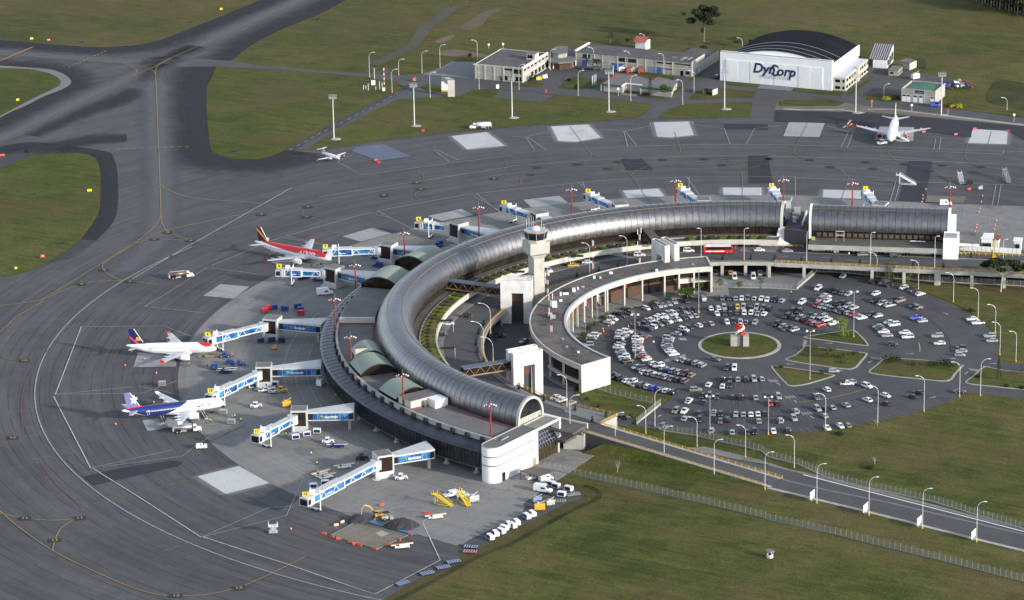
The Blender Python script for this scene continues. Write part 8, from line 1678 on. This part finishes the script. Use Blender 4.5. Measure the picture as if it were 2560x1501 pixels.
# ---------------------------------------------------------------- cones and barriers
def many(proto,label,spec,z=.14,rz=None):
    first=True; n=0
    for it in spec.split():
        k,x,y=it.split(','); k=int(k) if k.isdigit() else k; b=g(k,float(x),float(y),z); lab=label % ORD[n] if '%' in label else label; n += 1
        if first: proto.location=b; proto['label']=lab; proto.rotation_euler[2]=rz or 0; first=False
        else: dup(proto,b,(rz or 0)+(random.uniform(-.4,.4) if rz is not None else 0),lab)
def cone_p(grp):
    t=thing('traffic_cone','','traffic cone',(0,0,0),0,grp); mb=MB(); mb.cone((0,0,0),(0,0,.95),.3,.06,9); mb.obj('body',ORG,t,False,False); mb=MB(); mb.cone((0,0,.45),(0,0,.65),.19,.145,9); mb.obj('band',WHITE2,t,False,False); lb(t,'base',ORG,(-.36,.36,-.36,.36,0,.06)); return t
many(cone_p('cones on the left apron'),'orange cone near the parked airliners, %s from the red-nosed one','9,1425,592 9,1625,625 9,1232,652 9,1540,728 9,1140,1232 9,1300,518 9,1650,412 9,1515,1015 9,1955,1188 6,140,1038 6,262,1110 14,345,785 6,600,108 6,868,65 6,655,42 6,560,1010'); many(cone_p('cones in the car park'),'orange cone in the upper left car park, %s from the arcade','A,690,735 A,1030,772 A,960,815 A,530,825 A,490,920 A,1085,725 A,815,895 A,640,765 A,540,870 A,770,930 A,465,925 A,1120,865')
many(cone_p('cones on the right concrete apron'),'orange cone in the lines beside the terminal wing, %s from the back','8,2085,585 8,2077,620 8,2248,705 8,2235,752 8,2057,748 8,2052,773 8,2040,812 8,2037,848 8,2228,790 8,2208,832 8,2208,868 8,1525,455 8,1523,490 8,1515,520 8,1553,395 8,2112,460 8,2100,518')
def barrier_p(m,grp): t=thing('plastic_barrier','','barrier',(0,0,0),0,grp); mb=MB(); mb.loft([[(x,-.25,0),(x,.25,0),(x,.1,.75),(x,-.1,.75)] for x in (-.8,.8)],True,True); fixn(mb.obj('body',m,t,False,False)); lb(t,'foot',m,(-.7,-.3,-.36,.36,0,.12),(.3,.7,-.36,.36,0,.12)); return t
many(barrier_p(ORG,'orange barriers round the works pit'),'orange barrier at the works pit by the lowest bridge, %s of the ring','14,672,828 14,750,860 14,815,880 14,927,914 14,975,930 14,1018,940 14,1172,980 14,1300,937 14,1405,890 14,1520,835',.14,-.4); many(barrier_p(mat('pale_orange_plastic',(.65,.38,.25),.6,0,0),'faded barriers'),'faded pale orange barrier left of the earth heap, %s of two','14,790,745 14,850,716',.14,.4); many(barrier_p(REDP,'red barriers'),'bright red barrier, %s of those on the apron away from the pit','14,1685,626 14,1240,550 4,815,1232 4,918,1255 4,1532,1305 4,1847,1330 4,1440,1295 4,2035,1275 4,2365,1295 8,1980,392 6,1212,130 6,1180,108',.17,.1)
# ---------------------------------------------------------------- ground service equipment
def V_(name,label,cat,k,x,y,rz,z=.13,grp=None): b=g(k,x,y,z); return thing(name,label,cat,b,R(rz),grp)
def tanker(k,x,y,rz,tank,label,s=1.0):
    t=V_('fuel_tanker',label,'tanker',k,x,y,rz); mb=MB(); mb.loft([[(a,1.15*q*math.cos(c),1.95+1.0*q*math.sin(c)) for c in np.linspace(0,2*pi,17)[:-1]] for a,q in ((-5.0,.6),(-4.85,1),(1.4,1),(1.55,.6))],True,True); mb.obj('tank',tank,t,True,False); lb(t,'chassis',BLK,(-5.2,4.6,-.6,.6,.55,.95)); mb=MB(); mb.loft([[(a,w_,z_) for w_,z_ in ((1.1,.6),(1.1,h_*.7),(.95,h_),(-.95,h_),(-1.1,h_*.7),(-1.1,.6))] for a,h_ in ((1.9,2.6),(3.0,2.6),(3.35,1.7),(4.6,1.5),(4.8,1.1))],True,True); fixn(mb.obj('cab',WHITE2,t,False,False)); mb=MB(); mb.add([(3.03,-.9,2.5),(3.03,.9,2.5),(3.38,.95,1.72),(3.38,-.95,1.72)],[[0,1,2,3]]); mb.obj('windscreen',GLASS,t,False,False)
    for sy in (1,-1): lb(t,'side_window',GLASS,(2.0,2.85,sy*1.12 - .03,sy*1.12+.03,1.7,2.35))
    lb(t,'pump_cabinet',GALV,(-5.4,-4.9,-1.1,1.1,.7,2.2),(-2.5,-.5,-1.2,1.2,.6,1.1)); lb(t,'walkway',GALV,(-4.8,1.2,-.35,.35,2.95,3.1)); wheels(t,(3.9,-2.6,-3.8),1.0,.5); return t
SILV=mat('polished_tank',(.55,.54,.53),.25,.8,.1); tanker(9,1850,1300,8,SILV,'silver fuel tanker with a white cab parked beside the LAN lettered airliner'); tanker(5,1790,1262,17,mat('brown_tank',(.22,.14,.12),.3,.6,.2),'brownish metal fuel tanker alone on the open apron at left'); tanker(2,2205,1268,184,WHITE2,'white fuel tanker parked at the far edge of the apron grass')
def tug(k,x,y,rz,m,label,big=False):
    t=V_('tow_tractor',label,'tow tractor',k,x,y,rz); mb=MB(); mb.loft([[(a,w_,z_) for w_,z_ in ((.95,.35),(1.0,h_*.8),(.85,h_),(-.85,h_),(-1.0,h_*.8),(-.95,.35))] for a,h_ in ((-2.1,.95),(-1.9,1.15),(1.9,1.15),(2.2,.85))],True,True); fixn(mb.obj('body',m,t,False,False)); lb(t,'canopy',m,(-.9,.7,-.85,.85,2.0,2.12)); mb=MB()
    for sx,sy in ((-.85,.8),(-.85,-.8),(.65,.8),(.65,-.8)): mb.bar((sx,sy,1.1),(sx,sy,2.05),.09,.09)
    mb.obj('canopy_frame',BLK,t,False,False); lb(t,'seat',BLK,(-.6,.1,-.5,.5,1.15,1.6)); wheels(t,(1.35,-1.35),.95,.55 if big else .42); return t
for a in ((9,2215,565,3,BLUEP,'dark blue tow tractor hitched to the nose of the red-capped airliner',True),(9,2358,645,5,BLUEP,'small blue tow tractor in front of the blue cargo dollies'),(10,0,1060,8,WHITE2,'white tow tractor standing alone ahead of the LAN lettered airliner',True),(10,175,915,0,GALV,'grey tow tractor with white cab under bridge 10',True),(10,250,905,0,YEL,'yellow tow tractor beside the grey one under bridge 10',True),(10,708,1410,5,WHITE2,'white tow tractor below bridge 11',True),(14,1428,290,10,WHITE2,'white big-wheeled tow tractor beside the tower block of bridge 12',True),(14,1045,100,8,BLK,'dark tow tractor behind bridge 12'),(4,1120,1420,20,WHITE2,'white tow tractor at the nose of the far airliner'),(6,1790,960,10,BLUEP,'blue tractor under bridge 6'),(6,1195,1145,15,BLUEP,'blue tractor between bridges 7 and 8'),(14,2040,470,15,WHITE2,'white tractor right of the white lorry by the yellow steps')): tug(*a)
t=V_('tow_bar','yellow tow bar between the dark blue tractor and the nose wheel','tow bar',9,2080,563,0); mb=MB(); mb.bar((-5,0,.4),(5,0,.4),.25,.2); mb.obj('bar',YEL,t,False,False); wheels(t,(4.6,),.4,.2,.1)
def box_dolly(grp,lab,spec,m,cm,rz=0,L=2.6,open_=True):
    t=thing('cargo_container','','container',(0,0,0),0,grp); mb=MB(); mb.loft([[(x,y,z) for y,z in ((.85,.5),(.85,1.7),(.5,2.05),(-.85,2.05),(-.85,.5))] for x in (-L/2,L/2)],True,True); fixn(mb.obj('box',m,t,False,False)); lb(t,'curtain',cm,(-L/2+.2,L/2 - .2,-.89,-.84,.65,1.8)); lb(t,'dolly',DCONC,(-L/2 - .3,L/2,-.8,.8,.25,.45)); wheels(t,(-L/2+.4,L/2 - .4),.75,.2,.15); many(t,lab,spec,.13,R(rz))
box_dolly('white containers','white curtained container near bridges 10 to 12, %s of these','10,392,1375 10,500,1345 10,602,1318 10,190,850 10,-40,868 10,85,862 14,565,382 14,680,350',WHITE2,NAVY,8); box_dolly('white containers in the yard','white container in the yard beside the grass, %s from the bottom','14,2310,885 14,2362,850 14,2418,825 14,2445,795 14,2495,765 15,10,770 15,50,740 15,150,680 15,205,655',WHITE2,NAVY,-62); box_dolly('white containers by the carport','white dark-windowed container right of the carport, %s of these','15,490,462 15,435,380 15,560,408 15,380,358',WHITE2,NAVY,-20)
box_dolly('navy containers','navy box container under the tower block of bridge 9, %s from the left','10,50,425 10,155,423 10,255,425',NAVY,BLK); box_dolly('blue containers','blue covered cargo cart, %s counted from the red-nosed airliner','9,2110,680 9,2262,640 10,175,95 10,410,85 10,440,118 10,285,108 6,1810,940 6,1215,1155',BLUEP,BLUEP,5); box_dolly('red containers','red covered cargo cart near bridge 9, %s from the left','10,85,125 10,130,100 10,445,150',REDP,REDP,20); box_dolly('grey carts','grey metal baggage cart ahead of the LAN airliner, %s from the top','9,1597,850 9,2200,1130 9,2280,1225 9,1625,1265',GALV,DCONC,4)
def loader(grp,lab,spec,m,rz=10,tilt=.16):
    t=thing('belt_loader','','belt loader',(0,0,0),0,grp); mb=MB(); mb.loft([[(x,y,z) for y,z in ((.8,.4),(.8,h_),(-.8,h_),(-.8,.4))] for x,h_ in ((-2.4,.95),(2.3,1.0))],True,True); fixn(mb.obj('body',m,t,False,False)); mb=MB(); mb.bar((-3.6,.2,1.3 - tilt*3),(3.6,.2,1.3+tilt*3.6),.9,.18); b_=mb.obj('belt_frame',WHITE2,t,False,False); mb=MB(); mb.bar((-3.5,.2,1.42 - tilt*3),(3.5,.2,1.42+tilt*3.6),.6,.06); mb.obj('belt',BLK if m is not WHITE2 else YEL,b_,False,False); lb(t,'seat',BLK,(-1.6,-1.1,-.75,-.3,.95,1.5)); wheels(t,(-1.5,1.5),.75,.36,.2); many(t,lab,spec,.13,R(rz))
loader('belt loaders by bridge 12','white belt loader around bridge 12, %s of these','14,870,180 14,640,250 14,690,280 14,1770,675 14,1440,965',WHITE2,14,.05); loader('belt loaders at the airliner','raised belt loader touching the belly of the LAN lettered airliner, %s from the tail','9,1605,1190 9,2010,1150',DCONC,110,.3); loader('flat dollies','flat red cargo dolly by the blue carts, %s of these','9,2240,702 9,2225,722 10,800,1455 6,1080,1040 6,1190,1075 6,470,1275 6,620,1295',NAVY,6,.02); loader('loaders far away','red machine near the far airliner wing','4,780,1250',REDM,60,.25)
def rack(lab,spec,m,rz):
    t=thing('cargo_pallet','','pallet',(0,0,0),0,'cargo pallets along the apron edge'); lb(t,'deck',m,(-2.2,2.2,-1.2,1.2,.25,.45)); lb(t,'rollers',GALV,*[(-2+i*.8,-1.7+i*.8,-1.1,1.1,.45,.55) for i in range(6)]); wheels(t,(-1.6,1.6),.9,.2,.15); many(t,lab,spec,.13,rz)
rack('blue framed cargo pallet along the lower apron edge, %s from the right','14,1940,1105 14,1840,1162 14,1680,1220 14,1440,1320',BLUEP,R(22)); rack('dark blue cargo pallet behind the red one','14,2112,962',NAVY,R(-12)); rack('red cargo pallet on the lower apron edge','14,2105,1008',REDM,R(-12)); rack('dark low cargo pallet in the yard near the carport, %s of two','15,600,445 15,460,510',DCONC,R(15))
def steps(k,x,y,rz,m,label,h=3.4,L=6.0):
    t=V_('passenger_stairs',label,'stairs',k,x,y,rz); mb=MB()
    for s in (-.8,.8): mb.bar((-L/2,s,.4),(L/2,s,h),.12,.35); mb.bar((-L/2,s,1.3),(L/2,s,h+1),.08,.08); mb.bar((L/2,s,.4),(L/2,s,h+1),.14,.14); mb.bar((L/2+1.4,s,h),(L/2+1.4,s,h+1),.08,.08)
    mb.obj('frame',m,t,False,False); mb=MB()
    for i in range(12): a=i/11; mb.box(-L/2+L*a - .2,-L/2+L*a+.2,-.8,.8,.4+(h - .4)*a - .05,.4+(h - .4)*a+.02)
    mb.box(L/2,L/2+1.5,-.8,.8,h - .1,h); mb.obj('treads',m,t,False,False); lb(t,'base_frame',m,(-L/2,L/2,-.9,-.75,.3,.5),(-L/2,L/2,.75,.9,.3,.5)); wheels(t,(-L/2+.5,L/2 - .5),.85,.3,.15)
steps(4,1320,1395,160,WHITE2,'white passenger stairs at the front door of the far airliner'); steps(8,1375,345,165,WHITE2,'white passenger stairs alone beyond the terminal wing',4.2,7); steps(8,2350,300,95,GALV,'long grey stairs seen end on at the far right',3.5,9); steps(8,1900,320,92,POLE,'narrow pale stairs seen end on, left of the grey ones',3,7); steps(14,1850,545,150,YELB,'yellow maintenance steps, left of two'); steps(14,2050,530,120,YELB,'yellow maintenance steps, right of two, beside a grey box')
t=V_('scissor_lift','pale scissor lift table alone on the lower left apron','lift',14,172,815,4); mb=MB()
for s in (-.9,.9): mb.bar((-1.2,s,.5),(1.2,s,2.4),.12,.14); mb.bar((1.2,s,.5),(-1.2,s,2.4),.12,.14)
mb.obj('scissor_arms',POLE,t,False,False); lb(t,'platform',POLE,(-1.6,1.6,-1,1,2.4,2.6)); lb(t,'guard',POLE,(-1.6,-1.4,-1,1,2.6,3.8),(1.2,1.5,-1,-.6,2.6,4.0)); lb(t,'base',GALV,(-1.5,1.5,-1,1,.2,.5)); wheels(t,(-1,1),.9,.25,.15)
def van(k,x,y,rz,m,label,L=5.6,h=2.5,cat='van'):
    t=V_('van',label,cat,k,x,y,rz,.14); w_=1.0; mb=MB(); mb.loft([[(a,q,z_) for q,z_ in ((w_,.4),(w_*1.02,1.2),(w_*.9,zt),(-w_*.9,zt),(-w_*1.02,1.2),(-w_,.4))] for a,zt in ((-L/2,h*.97),(-L/2+.15,h),(L/2 - 1.9,h),(L/2 - 1.0,1.35),(L/2 - .1,1.05),(L/2,.8))],True,True); fixn(mb.obj('body',m,t,False,False)); mb=MB(); mb.add([(L/2 - 1.80,-.85,h - .12),(L/2 - 1.80,.85,h - .12),(L/2 - .98,.92,1.45),(L/2 - .98,-.92,1.45)],[[0,1,2,3]]); mb.obj('windscreen',GLASS,t,False,False)
    for sy in (1,-1): lb(t,'side_window',GLASS,(-.4,L/2 - 2.0,sy*1.0 - .03,sy*1.0+.03,1.35,1.95))
    wheels(t,(L/2 - 1.1,-L/2+1.1),.92,.36,.22); return t
van(15,305,412,-25,WHITE2,'large white ambulance van in front of the carport',6.2,2.7,'ambulance'); van(15,205,288,205,mat('beige_white_paint',(.62,.60,.55),.4,0,.05),'off-white minibus parked under the carport',4.6,1.95); van(6,680,1425,12,WHITE2,'boxy white service van below the tower block of bridge 8',6.4,2.9); van(14,1915,460,200,WHITE2,'white lorry cab beside the yellow steps',4.6,2.2,'lorry'); van(10,640,840,70,WHITE2,'small white service truck against the glazed wall near bridge 10',4.2,2.6); van(9,1985,1462,5,WHITE2,'small white van at the inner red apron line',3.8,1.7); van(15,335,300,30,WHITE2,'white box truck at the right post of the carport',5,2.9,'truck'); van(8,1750,545,0,WHITE2,'white truck half hidden behind the terminal wing',5,2.4,'truck')
put_car('w','p',g(10,88,900,.14),R(10),'white pickup beside the grey tow tractor under bridge 10','service cars'); put_car('d','v',g('N2',1405,420,.2),R(60),'dark blue off-roader parked at the left end of the hangar front','service cars'); put_car('k','c',g('N2',95,330,.2),R(5),'black saloon before the left end of the long warehouse','service cars'); put_car('n','v',g('N2',215,338,.2),R(5),'blue-green car parked before the palms of the long warehouse','service cars'); put_car('b','n',g('N4',995,595,.2),R(0),'blue van trailer beside the green roofed building','service cars')
for i,(k,x,y,s,m,lab) in enumerate((('N1',840,500,1.6,YELB,'yellow tank in the service yard'),('N1',905,480,1.5,WHITE2,'pile of white sacks by the yellow tank'),('N2',450,355,2.0,WHITE2,'white machine before the blue shutters'),('N2',520,365,2.0,REDM,'red and white machine before the blue shutters'),('N2',575,360,1.8,GALV,'grey machine before the pale palm'),('N2',640,365,2.0,REDM,'rust red heap before the pale palm'),('N4',818,350,2.4,WHITE2,'white tank trailer on the far yard'),(8,1985,345,1.6,BLK,'black generator by the narrow stairs'),(8,2090,392,1.2,GALV,'small grey cart by the narrow stairs'),(14,2140,510,2.2,GALV,'grey service box beside the right yellow steps'),(15,275,590,2.2,YEL,'tan timber loader in the yard'),(15,250,515,1.8,mat('grey_blue_tarp',(.25,.29,.38),.7,0,.1),'grey-blue tarpaulin box in the yard'),(15,375,545,1.8,GALV,'grey machine in the yard near the grass'),(2,1555,800,1.2,ORG,'small orange box on the road bend'),(10,180,490,1.2,YEL,'small yellow machine on the road beside bridge 9'),(10,300,1050,2,YEL,'yellow flat trailer beside bridge 11'))):
    t=V_('machine',lab,'equipment',k,x,y,12*i % 40,.2); rr=random.Random(i); mb=MB(); mb.loft([[(a*s,b_*s*.6*q,z_) for a,b_ in ((-.8,-.7),(.8,-.7),(.8,.7),(-.8,.7))] for z_,q in ((.3,1),(.9*s,1),(1.05*s,.75))],True,True); fixn(mb.obj('housing',m,t,False,False)); mb=MB(); mb.bar((-.6*s,0,.9*s),(.9*s,.2,1.5*s),.25,.25); mb.cyl((-.3*s,0,.9*s),(-.3*s,0,1.3*s),.25*s,8); mb.obj('fitting',m if i % 2 else GALV,t,False,False); wheels(t,(-.5*s,.5*s),.5*s,.28,.15)
# carport
cp=P("15:80,205 235,158 415,218 255,262",3.4); t=thing('carport','brown flat carport roof on blue posts beside the white stair block','carport',g(15,80,318)); mb=MB(); mb.prism(cp,3.2,3.5,bot=True); mb.obj('roof',mat('brown_carport_roof',(.115,.095,.085),.8,0,.2),t)
for p in cp: mb=MB(); mb.cyl((p.x*.98+sum(q.x for q in cp)/4*.02,p.y*.98+sum(q.y for q in cp)/4*.02,0),(p.x*.98+sum(q.x for q in cp)/4*.02,p.y*.98+sum(q.y for q in cp)/4*.02,3.2),.13,7); mb.obj('post',BLUEP,t)
# works pit, earth heaps, excavator and roller
sheet('works_pit',P("14:735,838 965,718 1490,838 1190,972"),.19,M_DIRT); sheet('pit_slab',P("14:1170,825 1240,798 1310,830 1235,860"),.22,M_RUBBLE); mb=MB()
for a,b in (((735,838),(965,718)),((965,718),(1490,838)),((1490,838),(1190,972)),((1190,972),(735,838))): mb.bar(g(14,*a,.2),g(14,*b,.2),.5,.25)
struct('pit_edge',mb,DCONC); mb=MB(); mb.strip(P("14:1075,690 1300,755 1580,832",.25),1.3); struct('blue_hose_strip',mb,mat('blue_tarp_strip',(.06,.20,.42),.6,0,.1)); sheet('works_pit',P("8:1570,455 1950,462 1930,525 1545,518"),.19,M_DIRT)
for x,y,w_,h,lab in ((1010,700,4.4,2.4,'dark heap of broken asphalt left of the excavator'),(1430,750,6.2,2.8,'larger dark heap of broken asphalt right of the roller')):
    b=g(14,x,y); rr=random.Random(x); mb=MB(); mb.loft([[b+Vector((w_*q*math.cos(a)*rr.uniform(.8,1.1),w_*.75*q*math.sin(a)*rr.uniform(.8,1.1),z_*h+rr.uniform(-.1,.15))) for a in np.linspace(0,2*pi,15)[:-1]] for q,z_ in ((1,.02),(.8,.35),(.5,.72),(.2,.95))],True,True); o=fixn(mb.obj('asphalt_heap',mat('broken_asphalt',(.035,.037,.042),.9,0,.5,.8) if x < 1100 else bpy.data.materials['broken_asphalt'])); tag(o,lab,'heap')
OCH=mat('ochre_machine_paint',(.42,.27,.07),.5,0,.12); t=V_('excavator','ochre tracked excavator with its arm raised to the left over the works pit','excavator',14,1200,672,200)
for s in (-1.15,1.15): mb=MB(); mb.loft([[(x,s - .3,z_) for x,z_ in ((-1.9,.45),(-1.5,.05),(1.5,.05),(1.9,.45),(1.5,.85),(-1.5,.85))],[(x,s+.3,z_) for x,z_ in ((-1.9,.45),(-1.5,.05),(1.5,.05),(1.9,.45),(1.5,.85),(-1.5,.85))]],True,True); mb.obj('track',DCONC,t,False,False)
lb(t,'housing',OCH,(-2.2,1.2,-1.3,1.3,1.0,2.0),(-2.2,-.6,-1.3,1.3,2.0,2.4)); c_=lb(t,'cab',OCH,(-.1,1.4,.2,1.25,2.0,3.1)); lb(t,'cab_window',GLASS,(.1,1.43,.17,1.28,2.2,2.9))
mb=MB(); mb.tube([(1.0,-.3,1.8),(2.6,-.3,4.4),(4.6,-.3,5.2)],.38,6,.26); mb.obj('boom',OCH,t,False,False); mb=MB(); mb.tube([(4.4,-.3,5.3),(5.4,-.3,4.0),(5.6,-.3,1.8)],.24,6,.16); a_=mb.obj('stick',OCH,t,False,False); mb=MB(); mb.loft([[(5.3,-.8,1.9),(6.0,-.8,1.4),(5.4,-.8,.8),(4.9,-.8,1.3)],[(5.3,.2,1.9),(6.0,.2,1.4),(5.4,.2,.8),(4.9,.2,1.3)]],True,True); mb.obj('bucket',DCONC,a_,False,False)
t=V_('road_roller','tan road roller with a black canopy right behind the excavator','roller',14,1285,690,25); lb(t,'body',mat('tan_paint',(.38,.34,.24),.6,0,.1),(-1.8,.4,-.8,.8,.7,1.7)); lb(t,'canopy',BLK,(-1.2,.9,-.9,.9,2.7,2.85)); lb(t,'canopy_post',BLK,(-1.1,-1,-.8,-.7,1.6,2.7),(.7,.8,.7,.8,.9,2.7)); mb=MB(); mb.cyl((1.5,-.85,.65),(1.5,.85,.65),.65,14); mb.obj('drum',GALV,t,False,False); wheels(t,(-1.1,),.8,.6,.4)
